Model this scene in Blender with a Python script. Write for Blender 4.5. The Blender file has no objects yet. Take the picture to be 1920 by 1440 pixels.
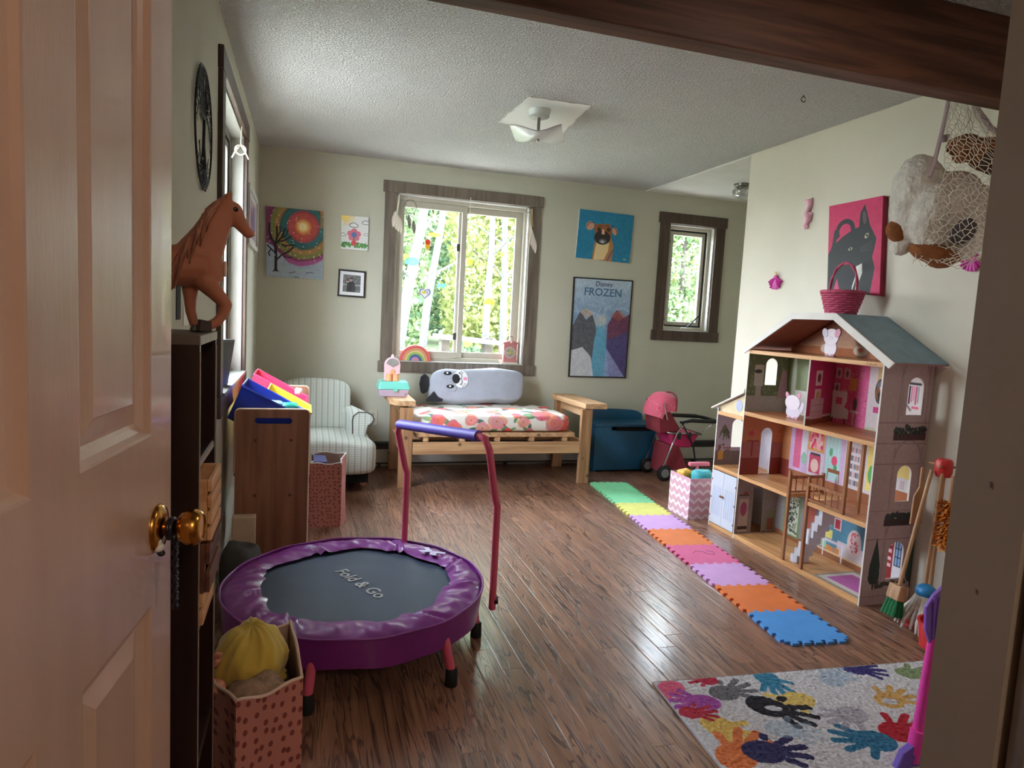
import bpy, math, random
import numpy as np
from mathutils import Vector, Matrix

random.seed(7); np.random.seed(7)
SC = bpy.context.scene
COL = SC.collection

# ---------------------------------------------------------------- camera
cam_d = bpy.data.cameras.new('camera'); cam = bpy.data.objects.new('camera', cam_d); COL.objects.link(cam)
cam_d.sensor_width = 36; cam_d.lens = 1256/1920*36; cam_d.clip_start = .02; cam_d.clip_end = 300
def cam_axes(yaw, pitch, roll):
    cy, sy, cp, sp = math.cos(yaw), math.sin(yaw), math.cos(pitch), math.sin(pitch)
    f = Vector((sy*cp, cy*cp, -sp)); r = Vector((cy, -sy, 0)); d = f.cross(r)
    cr, sr = math.cos(roll), math.sin(roll)
    return cr*r + sr*d, -sr*r + cr*d, f
_r, _d, _f = cam_axes(math.radians(17.32), math.radians(5.69), math.radians(-3.06))
cam.matrix_world = Matrix(((_r.x, -_d.x, -_f.x, 0), (_r.y, -_d.y, -_f.y, 0), (_r.z, -_d.z, -_f.z, 1.30), (0, 0, 0, 1)))
SC.camera = cam

# ---------------------------------------------------------------- light
W = bpy.data.worlds.new('world'); SC.world = W; W.use_nodes = True
wn, wl = W.node_tree.nodes, W.node_tree.links
bg = wn['Background']; bg.inputs[1].default_value = 20.0
tc = wn.new('ShaderNodeTexCoord'); sep = wn.new('ShaderNodeSeparateXYZ'); rmp = wn.new('ShaderNodeValToRGB')
wl.new(tc.outputs['Generated'], sep.inputs[0]); wl.new(sep.outputs[2], rmp.inputs[0]); wl.new(rmp.outputs[0], bg.inputs[0])
rmp.color_ramp.elements[0].position = 0.0; rmp.color_ramp.elements[0].color = (.80, .88, .95, 1)
rmp.color_ramp.elements[1].position = .6; rmp.color_ramp.elements[1].color = (.74, .86, 1.0, 1)
SC.view_settings.view_transform = 'Standard'; SC.view_settings.look = 'None'
SC.view_settings.exposure = 0.98; SC.view_settings.gamma = 1.0; SC.view_settings.use_curve_mapping = False
SC.cycles.max_bounces = 10; SC.cycles.diffuse_bounces = 6; SC.cycles.glossy_bounces = 4
SC.cycles.transparent_max_bounces = 16; SC.cycles.sample_clamp_indirect = 6.0
SC.cycles.use_denoising = True

def portal(name, loc, rot, sx, sy):      # daylight openings, sampled as light portals onto the sky
    d = bpy.data.lights.new(name, 'AREA'); d.shape = 'RECTANGLE'; d.size = sx; d.size_y = sy
    d.cycles.is_portal = True
    o = bpy.data.objects.new(name, d); COL.objects.link(o); o.location = loc; o.rotation_euler = rot
R = math.radians
portal('window_portal', (1.255, 5.80, 1.57), (R(90), 0, R(180)), 1.16, 1.38)
portal('window_portal', (3.42, 5.80, 1.745), (R(90), 0, R(180)), .52, 1.0)
portal('window_portal', (-.58, 3.74, 1.57), (R(90), 0, R(-90)), 1.12, 1.38)
hd = bpy.data.lights.new('hall_fill_light', 'POINT'); hd.energy = 17; hd.color = (1, .80, .64); hd.shadow_soft_size = .12
ho = bpy.data.objects.new('hall_fill_light', hd); COL.objects.link(ho); ho.location = (.5, -1.2, 2.25)  # added warm fill behind the camera, brightens the door
nd = bpy.data.lights.new('near_fill_light', 'AREA'); nd.shape = 'DISK'; nd.size = .45; nd.energy = 2.5; nd.color = (1, .86, .72)
no_ = bpy.data.objects.new('near_fill_light', nd); COL.objects.link(no_); no_.location = (1.55, 1.2, 2.46)      # added fill without a fixture, brightens the door and near floor

# ---------------------------------------------------------------- materials
def lin1(c):
    c = c/255.0
    return c/12.92 if c <= .04045 else ((c+.055)/1.055)**2.4
def lin(c): return (lin1(c[0]), lin1(c[1]), lin1(c[2]), 1)
def newmat(name):
    m = bpy.data.materials.new(name); m.use_nodes = True
    return m, m.node_tree.nodes, m.node_tree.links, m.node_tree.nodes['Principled BSDF']
def M(name, rgb, rough=.5, metal=0., var=.12, scale=9., bump=0., bscale=120., spec=.5, sheen=0., coat=0., stretch=None, alt=None, lo=.35, hi=.65, trans=0.):
    """plain surface with a little uneven colour and fine relief"""
    m, n, l, b = newmat(name)
    b.inputs['Roughness'].default_value = rough; b.inputs['Metallic'].default_value = metal
    b.inputs['Specular IOR Level'].default_value = spec
    b.inputs['Sheen Weight'].default_value = sheen; b.inputs['Coat Weight'].default_value = coat
    if trans: b.inputs['Transmission Weight'].default_value = trans
    c = lin(rgb); tc = n.new('ShaderNodeTexCoord'); co = tc.outputs['Object']
    if stretch:
        mp = n.new('ShaderNodeMapping'); mp.inputs['Scale'].default_value = stretch; l.new(co, mp.inputs[0]); co = mp.outputs[0]
    if var or alt:
        t = n.new('ShaderNodeTexNoise'); t.inputs['Scale'].default_value = scale; t.inputs['Detail'].default_value = 4
        l.new(co, t.inputs['Vector'])
        r = n.new('ShaderNodeValToRGB'); r.color_ramp.elements[0].position = lo; r.color_ramp.elements[1].position = hi
        a = lin(alt) if alt else tuple(x*(1-var) for x in c[:3])+(1,)
        r.color_ramp.elements[0].color = a
        r.color_ramp.elements[1].color = c if alt else tuple(min(1, x*(1+var)) for x in c[:3])+(1,)
        l.new(t.outputs[0], r.inputs[0]); l.new(r.outputs[0], b.inputs['Base Color'])
    else:
        b.inputs['Base Color'].default_value = c
    if bump:
        t2 = n.new('ShaderNodeTexNoise'); t2.inputs['Scale'].default_value = bscale; t2.inputs['Detail'].default_value = 3
        l.new(co, t2.inputs['Vector'])
        bp = n.new('ShaderNodeBump'); bp.inputs['Strength'].default_value = 1; bp.inputs['Distance'].default_value = bump
        l.new(t2.outputs[0], bp.inputs['Height']); l.new(bp.outputs[0], b.inputs['Normal'])
    return m
def wood(name, light, dark, rough=.45, axis=0, scale=14., coat=0., knots=False, sp=1.0):
    """grain running along one axis of the object"""
    m, n, l, b = newmat(name)
    st = [scale*3*sp]*3; st[axis] = scale*.18*sp
    tc = n.new('ShaderNodeTexCoord'); mp = n.new('ShaderNodeMapping'); mp.inputs['Scale'].default_value = st
    oi = n.new('ShaderNodeObjectInfo'); ad = n.new('ShaderNodeVectorMath'); ad.operation = 'ADD'
    sc_ = n.new('ShaderNodeMath'); sc_.operation = 'MULTIPLY'; sc_.inputs[1].default_value = 17
    l.new(oi.outputs['Random'], sc_.inputs[0]); l.new(tc.outputs['Object'], mp.inputs[0]); l.new(mp.outputs[0], ad.inputs[0]); l.new(sc_.outputs[0], ad.inputs[1])
    t = n.new('ShaderNodeTexNoise'); t.inputs['Scale'].default_value = 1; t.inputs['Detail'].default_value = 5; t.inputs['Distortion'].default_value = .6
    l.new(ad.outputs[0], t.inputs['Vector'])
    r = n.new('ShaderNodeValToRGB'); r.color_ramp.elements[0].position = .36; r.color_ramp.elements[1].position = .6
    r.color_ramp.elements[0].color = lin(dark); r.color_ramp.elements[1].color = lin(light)
    l.new(t.outputs[0], r.inputs[0]); out = r.outputs[0]
    if knots:
        v = n.new('ShaderNodeTexVoronoi'); v.inputs['Scale'].default_value = 7; l.new(tc.outputs['Object'], v.inputs['Vector'])
        kr = n.new('ShaderNodeValToRGB'); kr.color_ramp.elements[0].position = .05; kr.color_ramp.elements[1].position = .14
        kr.color_ramp.elements[0].color = (1, 1, 1, 1); kr.color_ramp.elements[1].color = (0, 0, 0, 1)
        mx = n.new('ShaderNodeMix'); mx.data_type = 'RGBA'; l.new(v.outputs['Distance'], kr.inputs[0]); l.new(kr.outputs[0], mx.inputs[0])
        l.new(out, mx.inputs[6]); mx.inputs[7].default_value = lin(tuple(x*.62 for x in dark)); out = mx.outputs[2]
    l.new(out, b.inputs['Base Color'])
    b.inputs['Roughness'].default_value = rough; b.inputs['Coat Weight'].default_value = coat; b.inputs['Coat Roughness'].default_value = .15
    bp = n.new('ShaderNodeBump'); bp.inputs['Distance'].default_value = .0006; l.new(t.outputs[0], bp.inputs['Height']); l.new(bp.outputs[0], b.inputs['Normal'])
    return m
def floor_mat():
    m, n, l, b = newmat('oak_floor')
    geo = n.new('ShaderNodeNewGeometry'); oi = n.new('ShaderNodeObjectInfo')
    mul = n.new('ShaderNodeMath'); mul.operation = 'MULTIPLY'; mul.inputs[1].default_value = 31
    l.new(oi.outputs['Random'], mul.inputs[0])
    ad = n.new('ShaderNodeVectorMath'); ad.operation = 'ADD'; l.new(geo.outputs['Position'], ad.inputs[0]); l.new(mul.outputs[0], ad.inputs[1])
    mp = n.new('ShaderNodeMapping'); mp.inputs['Scale'].default_value = (20, 1.5, 20); l.new(ad.outputs[0], mp.inputs[0])
    t = n.new('ShaderNodeTexNoise'); t.inputs['Scale'].default_value = 1.0; t.inputs['Detail'].default_value = 3; t.inputs['Distortion'].default_value = 1.4
    l.new(mp.outputs[0], t.inputs['Vector'])
    wv = n.new('ShaderNodeMath'); wv.operation = 'MULTIPLY'; wv.inputs[1].default_value = 40; l.new(t.outputs[0], wv.inputs[0])
    sn = n.new('ShaderNodeMath'); sn.operation = 'SINE'; l.new(wv.outputs[0], sn.inputs[0])
    pw = n.new('ShaderNodeMapRange'); pw.inputs[1].default_value = .55; pw.inputs[2].default_value = 1.0; l.new(sn.outputs[0], pw.inputs[0])
    f2 = n.new('ShaderNodeTexNoise'); f2.inputs['Scale'].default_value = 2.2; f2.inputs['Detail'].default_value = 6
    l.new(mp.outputs[0], f2.inputs['Vector'])
    r = n.new('ShaderNodeValToRGB'); r.color_ramp.elements[0].position = .3; r.color_ramp.elements[1].position = .72
    r.color_ramp.elements[0].color = lin((120, 82, 64)); r.color_ramp.elements[1].color = lin((168, 124, 98)); l.new(f2.outputs[0], r.inputs[0])
    mx = n.new('ShaderNodeMix'); mx.data_type = 'RGBA'; mx.blend_type = 'MIX'
    k = n.new('ShaderNodeMath'); k.operation = 'MULTIPLY'; k.inputs[1].default_value = .85; l.new(pw.outputs[0], k.inputs[0])
    l.new(k.outputs[0], mx.inputs[0]); l.new(r.outputs[0], mx.inputs[6]); mx.inputs[7].default_value = lin((70, 44, 34))
    hsv = n.new('ShaderNodeHueSaturation'); vr = n.new('ShaderNodeMapRange'); vr.inputs[3].default_value = .80; vr.inputs[4].default_value = 1.16
    l.new(oi.outputs['Random'], vr.inputs[0]); l.new(vr.outputs[0], hsv.inputs['Value']); l.new(mx.outputs[2], hsv.inputs['Color'])
    l.new(hsv.outputs[0], b.inputs['Base Color'])
    b.inputs['Roughness'].default_value = .3; b.inputs['Coat Weight'].default_value = .35; b.inputs['Coat Roughness'].default_value = .16
    bp = n.new('ShaderNodeBump'); bp.inputs['Distance'].default_value = .0012; bp.inputs['Strength'].default_value = .8
    inv = n.new('ShaderNodeMath'); inv.operation = 'SUBTRACT'; inv.inputs[0].default_value = 1; l.new(pw.outputs[0], inv.inputs[1])
    l.new(inv.outputs[0], bp.inputs['Height']); l.new(bp.outputs[0], b.inputs['Normal'])
    return m
def popcorn_mat():
    m, n, l, b = newmat('popcorn_plaster')
    b.inputs['Base Color'].default_value = lin((240, 238, 234)); b.inputs['Roughness'].default_value = .95
    tc = n.new('ShaderNodeTexCoord')
    t = n.new('ShaderNodeTexNoise'); t.inputs['Scale'].default_value = 88; t.inputs['Detail'].default_value = 3; t.inputs['Roughness'].default_value = .6
    l.new(tc.outputs['Object'], t.inputs['Vector'])
    r = n.new('ShaderNodeValToRGB'); r.color_ramp.elements[0].position = .42; r.color_ramp.elements[1].position = .66; l.new(t.outputs[0], r.inputs[0])
    bp = n.new('ShaderNodeBump'); bp.inputs['Distance'].default_value = .018; bp.inputs['Strength'].default_value = 1; l.new(r.outputs[0], bp.inputs['Height'])
    l.new(bp.outputs[0], b.inputs['Normal'])
    return m
def glass_mat(name='window_glass', tint=(1, 1, 1), gl=.06):
    m = bpy.data.materials.new(name); m.use_nodes = True; n, l = m.node_tree.nodes, m.node_tree.links; n.clear()
    o = n.new('ShaderNodeOutputMaterial'); mx = n.new('ShaderNodeMixShader'); mx.inputs[0].default_value = gl
    t = n.new('ShaderNodeBsdfTransparent'); t.inputs[0].default_value = (*tint, 1); g = n.new('ShaderNodeBsdfGlossy'); g.inputs['Roughness'].default_value = .03
    l.new(t.outputs[0], mx.inputs[1]); l.new(g.outputs[0], mx.inputs[2]); l.new(mx.outputs[0], o.inputs[0]); return m
def leaf_mat(name, c1, c2):
    m = bpy.data.materials.new(name); m.use_nodes = True; n, l = m.node_tree.nodes, m.node_tree.links; n.clear()
    o = n.new('ShaderNodeOutputMaterial'); mx = n.new('ShaderNodeMixShader'); mx.inputs[0].default_value = .45
    d = n.new('ShaderNodeBsdfDiffuse'); t = n.new('ShaderNodeBsdfTranslucent')
    geo = n.new('ShaderNodeNewGeometry'); r = n.new('ShaderNodeValToRGB'); r.color_ramp.elements[0].color = lin(c1); r.color_ramp.elements[1].color = lin(c2)
    l.new(geo.outputs['Random Per Island'], r.inputs[0]); l.new(r.outputs[0], d.inputs[0]); l.new(r.outputs[0], t.inputs[0])
    l.new(d.outputs[0], mx.inputs[1]); l.new(t.outputs[0], mx.inputs[2]); l.new(mx.outputs[0], o.inputs[0]); return m
def plaid_mat():
    m, n, l, b = newmat('plaid_upholstery')
    tc = n.new('ShaderNodeTexCoord'); sp = n.new('ShaderNodeSeparateXYZ'); l.new(tc.outputs['Object'], sp.inputs[0])
    def stripes(sock, period, width):
        a = n.new('ShaderNodeMath'); a.operation = 'DIVIDE'; a.inputs[1].default_value = period; l.new(sock, a.inputs[0])
        f = n.new('ShaderNodeMath'); f.operation = 'FRACT'; l.new(a.outputs[0], f.inputs[0])
        c = n.new('ShaderNodeMath'); c.operation = 'LESS_THAN'; c.inputs[1].default_value = width; l.new(f.outputs[0], c.inputs[0]); return c.outputs[0]
    s = n.new('ShaderNodeMath'); s.operation = 'ADD'; l.new(sp.outputs[1], s.inputs[0]); l.new(sp.outputs[2], s.inputs[1])
    v1 = stripes(sp.outputs[0], .043, .26); v2 = stripes(sp.outputs[0], .0215, .22); h1 = stripes(s.outputs[0], .0165, .33)
    def mix(fac, k, col, rgb):
        q = n.new('ShaderNodeMath'); q.operation = 'MULTIPLY'; q.inputs[1].default_value = k; l.new(fac, q.inputs[0])
        x = n.new('ShaderNodeMix'); x.data_type = 'RGBA'; l.new(q.outputs[0], x.inputs[0])
        if isinstance(col, tuple): x.inputs[6].default_value = col
        else: l.new(col, x.inputs[6])
        x.inputs[7].default_value = lin(rgb); return x.outputs[2]
    c = mix(h1, .5, lin((204, 208, 198)), (164, 166, 154)); c = mix(v2, .35, c, (150, 152, 138)); c = mix(v1, .45, c, (128, 128, 112))
    l.new(c, b.inputs['Base Color']); b.inputs['Roughness'].default_value = .9; b.inputs['Sheen Weight'].default_value = .2
    t2 = n.new('ShaderNodeTexNoise'); t2.inputs['Scale'].default_value = 400; l.new(tc.outputs['Object'], t2.inputs['Vector'])
    bp = n.new('ShaderNodeBump'); bp.inputs['Distance'].default_value = .0008; l.new(t2.outputs[0], bp.inputs['Height']); l.new(bp.outputs[0], b.inputs['Normal'])
    return m
def dots_mat(name, base, dot, period=.034, rad=.25):
    m, n, l, b = newmat(name)
    tc = n.new('ShaderNodeTexCoord'); sp = n.new('ShaderNodeSeparateXYZ'); l.new(tc.outputs['Object'], sp.inputs[0])
    cb = n.new('ShaderNodeCombineXYZ'); s = n.new('ShaderNodeMath'); s.operation = 'ADD'
    l.new(sp.outputs[0], s.inputs[0]); l.new(sp.outputs[1], s.inputs[1]); l.new(s.outputs[0], cb.inputs[0]); l.new(sp.outputs[2], cb.inputs[1])
    v = n.new('ShaderNodeTexVoronoi'); v.voronoi_dimensions = '2D'; v.inputs['Scale'].default_value = 1/period; v.inputs['Randomness'].default_value = .55
    l.new(cb.outputs[0], v.inputs['Vector'])
    c = n.new('ShaderNodeMath'); c.operation = 'LESS_THAN'; c.inputs[1].default_value = rad; l.new(v.outputs['Distance'], c.inputs[0])
    x = n.new('ShaderNodeMix'); x.data_type = 'RGBA'; l.new(c.outputs[0], x.inputs[0]); x.inputs[6].default_value = lin(base); x.inputs[7].default_value = lin(dot)
    l.new(x.outputs[2], b.inputs['Base Color']); b.inputs['Roughness'].default_value = .75; return m

# ---------------------------------------------------------------- flat print drawn in code
class Cv:
    def __init__(s, w, h, bg):
        s.w, s.h = w, h; s.a = np.empty((h, w, 3)); s.a[:] = bg
        s.v, s.u = np.mgrid[0:h, 0:w]; s.u = (s.u+.5)/w; s.v = (s.v+.5)/h; s.asp = w/h
    def put(s, mask, c, k=1.0):
        mk = np.clip(mask, 0, 1)[..., None]*k; s.a = s.a*(1-mk)+np.array(c, float)*mk; return s
    def ell(s, u, v, ru, rv, c, rot=0, k=1.0, soft=0):
        x = (s.u-u)*s.asp; y = s.v-v; cr, sr = math.cos(rot), math.sin(rot); X = x*cr+y*sr; Y = -x*sr+y*cr
        d = np.sqrt((X/(ru*s.asp))**2+(Y/rv)**2); e = soft if soft else 1.5/(s.h*min(rv, ru*s.asp)+1e-6)
        return s.put((1-d)/max(e, 1e-3)+.5, c, k)
    def rect(s, u0, v0, u1, v1, c, k=1.0):
        return s.put(((s.u >= u0) & (s.u < u1) & (s.v >= v0) & (s.v < v1)).astype(float), c, k)
    def poly(s, pts, c, k=1.0):
        ins = np.zeros(s.u.shape, bool); n = len(pts)
        for i in range(n):
            (x0, y0), (x1, y1) = pts[i], pts[(i+1) % n]
            if y0 == y1: continue
            ins ^= ((y0 > s.v) != (y1 > s.v)) & (s.u < (x1-x0)*(s.v-y0)/(y1-y0)+x0)
        return s.put(ins.astype(float), c, k)
    def line(s, pts, w, c, k=1.0):
        for (x0, y0), (x1, y1) in zip(pts[:-1], pts[1:]):
            ax, ay, bx, by = x0*s.asp, y0, x1*s.asp, y1; px, py = s.u*s.asp, s.v
            L = (bx-ax)**2+(by-ay)**2+1e-12; t = np.clip(((px-ax)*(bx-ax)+(py-ay)*(by-ay))/L, 0, 1)
            d = np.hypot(px-ax-t*(bx-ax), py-ay-t*(by-ay)); s.put((w/2-d)*s.h+.5, c, k)
        return s
    def ring(s, u, v, r, w, c, k=1.0, a0=None, a1=None):
        x = (s.u-u)*s.asp; y = s.v-v; d = np.abs(np.hypot(x, y)-r); m = (w/2-d)*s.h+.5
        if a0 is not None:
            a = np.degrees(np.arctan2(-y, x)) % 360; m = np.where((a >= a0) & (a <= a1), m, 0)
        return s.put(m, c, k)
    def grad(s, c0, c1, v0=0, v1=1):
        t = np.clip((s.v-v0)/(v1-v0), 0, 1)[..., None]; s.a = np.array(c0)*(1-t)+np.array(c1)*t; return s
    def noise(s, amp, cell=8):
        g = np.random.rand(s.h//cell+2, s.w//cell+2); yy = s.v*(s.h/cell); xx = s.u*(s.w/cell); i, j = yy.astype(int), xx.astype(int); fy, fx = yy-i, xx-j
        q = (g[i, j]*(1-fx)+g[i, j+1]*fx)*(1-fy)+(g[i+1, j]*(1-fx)+g[i+1, j+1]*fx)*fy
        s.a = np.clip(s.a+((q-.5)*2*amp)[..., None], 0, 255); return s
    def hand(s, u, v, size, ang, c, broken=0, k=1.0):
        s.ell(u, v, size*.56/s.asp, size*.46, c, ang, k)
        for a, L in ((-62, .84), (-27, 1.10), (-6, 1.2), (14, 1.14), (36, .98)):
            t = ang+math.radians(a-90+90); dx, dy = math.cos(t), math.sin(t)
            for q in ((.62, .72), (.86, .95), (1.08, 1.18)) if broken else ((.5, L),):
                if q[0] > L: continue
                e = min(q[1], L)
                s.line([(u+dx*size*q[0]/s.asp, v+dy*size*q[0]), (u+dx*size*e/s.asp, v+dy*size*e)], size*.23, c, k)
        return s
    def mat(s, name, rough=.6, bump=0):
        img = bpy.data.images.new(name, s.w, s.h); px = np.ones((s.h, s.w, 4), np.float32); px[..., :3] = np.clip(s.a[::-1], 0, 255)/255
        img.pixels.foreach_set(px.ravel()); img.update(); img.pack()
        m, n, l, b = newmat(name); t = n.new('ShaderNodeTexImage'); t.image = img; t.extension = 'EXTEND'
        l.new(t.outputs[0], b.inputs['Base Color']); b.inputs['Roughness'].default_value = rough
        if bump:
            q = n.new('ShaderNodeTexNoise'); q.inputs['Scale'].default_value = 180; bp = n.new('ShaderNodeBump'); bp.inputs['Distance'].default_value = bump
            tc = n.new('ShaderNodeTexCoord'); l.new(tc.outputs['Object'], q.inputs['Vector']); l.new(q.outputs[0], bp.inputs['Height']); l.new(bp.outputs[0], b.inputs['Normal'])
        return m

# ---------------------------------------------------------------- mesh collecting
class G:
    def __init__(s): s.v = []; s.f = []
    def add(s, v, f):
        n = len(s.v); s.v += [tuple(p) for p in v]; s.f += [tuple(i+n for i in q) for q in f]; return s
    def box(s, x0, y0, z0, x1, y1, z1):
        v = [(x, y, z) for x in (x0, x1) for y in (y0, y1) for z in (z0, z1)]
        return s.add(v, [(0, 1, 3, 2), (4, 6, 7, 5), (0, 4, 5, 1), (2, 3, 7, 6), (0, 2, 6, 4), (1, 5, 7, 3)])
    def hexa(s, bot, top):
        n = len(bot); return s.add(list(bot)+list(top), [tuple(range(n))[::-1], tuple(range(n, 2*n))]+[(i, (i+1) % n, n+(i+1) % n, n+i) for i in range(n)])
    def prism(s, poly, h0, h1, ax='z'):
        fn = {'z': lambda a, b, h: (a, b, h), 'y': lambda a, b, h: (a, h, b), 'x': lambda a, b, h: (h, a, b)}[ax]
        return s.hexa([fn(a, b, h0) for a, b in poly], [fn(a, b, h1) for a, b in poly])
    def cyl(s, p, q, r0, r1=None, n=12): return s.tube([p, q], [r0, r0 if r1 is None else r1], n)
    def tube(s, pts, r, n=8, closed=False, flat=None):
        P = [Vector(p) for p in pts]; N = len(P); r = [r]*N if not isinstance(r, (list, tuple)) else r; up = None; base = len(s.v)
        for i, p in enumerate(P):
            t = (P[(i+1) % N]-P[i-1]) if (closed or 0 < i < N-1) else (P[1]-P[0] if i == 0 else P[-1]-P[-2])
            t.normalize()
            if up is None: up = Vector((0, 0, 1)) if abs(t.z) < .9 else Vector((1, 0, 0))
            a = up-t*up.dot(t); a.normalize(); up = a; b = t.cross(a)
            for k in range(n):
                w = 2*math.pi*k/n; s.v.append(tuple(p+(a*math.cos(w)*(flat or 1)+b*math.sin(w))*r[i]))
        for i in range(N if closed else N-1):
            for k in range(n):
                i2 = (i+1) % N; s.f.append((base+i*n+k, base+i*n+(k+1) % n, base+i2*n+(k+1) % n, base+i2*n+k))
        if not closed: s.f += [tuple(base+k for k in range(n))[::-1], tuple(base+(N-1)*n+k for k in range(n))]
        return s
    def lathe(s, prof, c=(0, 0, 0), n=24, axis='z', cap=True):
        base = len(s.v); m = len(prof)
        for k in range(n):
            w = 2*math.pi*k/n
            for r, h in prof:
                x, y = r*math.cos(w), r*math.sin(w)
                p = {'z': (x, y, h), 'y': (x, h, y), 'x': (h, x, y)}[axis]; s.v.append((p[0]+c[0], p[1]+c[1], p[2]+c[2]))
        for k in range(n):
            k2 = (k+1) % n
            for j in range(m-1): s.f.append((base+k*m+j, base+k2*m+j, base+k2*m+j+1, base+k*m+j+1))
        if cap: s.f += [tuple(base+k*m for k in range(n))[::-1], tuple(base+k*m+m-1 for k in range(n))]
        return s
    def grid(s, fn, nu, nv, cu=False):
        base = len(s.v)
        for i in range(nu+1):
            for j in range(nv+1): s.v.append(tuple(fn(i/nu, j/nv)))
        for i in range(nu):
            for j in range(nv): s.f.append((base+i*(nv+1)+j, base+(i+1)*(nv+1)+j, base+(i+1)*(nv+1)+j+1, base+i*(nv+1)+j+1))
        return s
    def ell(s, c, r, n=16, m=10, rot=None, e1=1., e2=1., fn=None):
        """superellipsoid: e1, e2 below 1 make it boxier"""
        sg = lambda x, e: math.copysign(abs(x)**e, x); base = len(s.v); rt = rot or Matrix.Identity(3)
        V = []
        for i in range(1, m):
            a = -math.pi/2+math.pi*i/m
            for k in range(n):
                b = 2*math.pi*k/n; p = Vector((r[0]*sg(math.cos(a), e1)*sg(math.cos(b), e2), r[1]*sg(math.cos(a), e1)*sg(math.sin(b), e2), r[2]*sg(math.sin(a), e1)))
                V.append(p)
        V += [Vector((0, 0, -r[2])), Vector((0, 0, r[2]))]
        for p in V:
            if fn: p = Vector(fn(p))
            s.v.append(tuple(rt @ p+Vector(c)))
        L = base+(m-1)*n
        for i in range(m-2):
            for k in range(n): s.f.append((base+i*n+k, base+i*n+(k+1) % n, base+(i+1)*n+(k+1) % n, base+(i+1)*n+k))
        for k in range(n): s.f += [(L, base+(k+1) % n, base+k), (L+1, base+(m-2)*n+k, base+(m-2)*n+(k+1) % n)]
        return s
    def xf(s, m): s.v = [tuple(m @ Vector(p)) for p in s.v]; return s
def tag(o, label=None, cat=None, group=None, kind=None):
    if label: o['label'] = label
    if cat: o['category'] = cat
    if group: o['group'] = group
    if kind: o['kind'] = kind
    return o
def thing(name, label, cat, loc=(0, 0, 0), rz=0, group=None):
    o = bpy.data.objects.new(name, None); COL.objects.link(o); o.location = loc; o.rotation_euler = (0, 0, rz); o.empty_display_size = .1
    return tag(o, label, cat, group)
def mx(o):
    m = Matrix.Translation(o.location) @ o.rotation_euler.to_matrix().to_4x4()
    return m
def obj(name, g, mat, parent=None, bevel=0, smooth=None, seg=2, uv=None, local=False, sub=0):
    """one mesh object. uv = (a, a0, a1, b, b0, b1): planar projection; local = the shape is given in the parent's own frame, else in the room's"""
    me = bpy.data.meshes.new(name); v, f = g.v, g.f
    org = Vector((0, 0, 0))
    if parent is None and not local and len(v):
        A = np.array(v); org = Vector(((A[:, 0].min()+A[:, 0].max())/2, (A[:, 1].min()+A[:, 1].max())/2, A[:, 2].min()))
        v = [(p[0]-org.x, p[1]-org.y, p[2]-org.z) for p in v]
    me.from_pydata(v, [], f); me.materials.append(mat)
    if uv:
        a, a0, a1, b, b0, b1 = uv; lay = me.uv_layers.new(name='UVMap'); co = np.array(g.v); li = np.empty(len(me.loops), np.int32); me.loops.foreach_get('vertex_index', li)
        U = np.stack([(co[li, a]-a0)/(a1-a0), (co[li, b]-b0)/(b1-b0)], 1).astype(np.float32); lay.data.foreach_set('uv', U.ravel())
    if smooth is not None:
        me.polygons.foreach_set('use_smooth', [True]*len(me.polygons))
        if smooth < 180: me.set_sharp_from_angle(angle=math.radians(smooth))
    me.update()
    o = bpy.data.objects.new(name, me); COL.objects.link(o)
    if parent is not None:
        o.parent = parent
        if not local: o.matrix_parent_inverse = full(parent).inverted()
    else: o.location = org
    if bevel:
        b = o.modifiers.new('bevel', 'BEVEL'); b.width = bevel; b.segments = seg; b.limit_method = 'ANGLE'; b.angle_limit = R(40)
    if sub:
        q = o.modifiers.new('sub', 'SUBSURF'); q.levels = sub; q.render_levels = sub
    return o
def full(o):
    m = Matrix.Translation(o.location) @ o.rotation_euler.to_matrix().to_4x4() @ Matrix.Diagonal((*o.scale, 1))
    return full(o.parent) @ o.matrix_parent_inverse @ m if o.parent else m
def dup(root, loc=None, rz=None, label=None):
    r = root.copy(); COL.objects.link(r)
    if loc is not None: r.location = loc
    if rz is not None: r.rotation_euler = (0, 0, rz)
    if label: r['label'] = label
    for ch in list(root.children):
        c = ch.copy(); COL.objects.link(c); c.parent = r
        for g in ch.children:
            d = g.copy(); COL.objects.link(d); d.parent = c
    return r
def struct(name, g, mat, parent=None, **k):
    o = obj(name, g, mat, parent, **k)
    if parent is None: o['kind'] = 'structure'
    return o
def slabs(u0, u1, v0, v1, holes):
    """rectangles left around rectangular openings"""
    us = sorted({u0, u1, *[h[0] for h in holes], *[h[1] for h in holes]}); out = []
    for a, b in zip(us[:-1], us[1:]):
        hs = sorted([(h[2], h[3]) for h in holes if h[0] <= a and h[1] >= b]); z = v0
        for c, d in hs:
            if c > z: out.append((a, b, z, c))
            z = d
        if z < v1: out.append((a, b, z, v1))
    return out
_fc = {}
def text(name, s, size, mat, parent, m4, depth=.0004, bold=0., shear=0., font=None):
    """flat lettering, as a thin mesh; m4 places its baseline centre in the room"""
    cu = bpy.data.curves.new('t', 'FONT'); cu.body = s; cu.size = size; cu.extrude = depth; cu.align_x = 'CENTER'; cu.offset = bold; cu.shear = shear; cu.resolution_u = 3
    t = bpy.data.objects.new('t', cu); COL.objects.link(t); dg = bpy.context.evaluated_depsgraph_get(); dg.update()
    me = bpy.data.meshes.new_from_object(t.evaluated_get(dg)); bpy.data.objects.remove(t); bpy.data.curves.remove(cu)
    me.transform(m4); me.materials.clear(); me.materials.append(mat)
    o = bpy.data.objects.new(name, me); COL.objects.link(o); o.parent = parent; o.matrix_parent_inverse = full(parent).inverted(); return o
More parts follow.
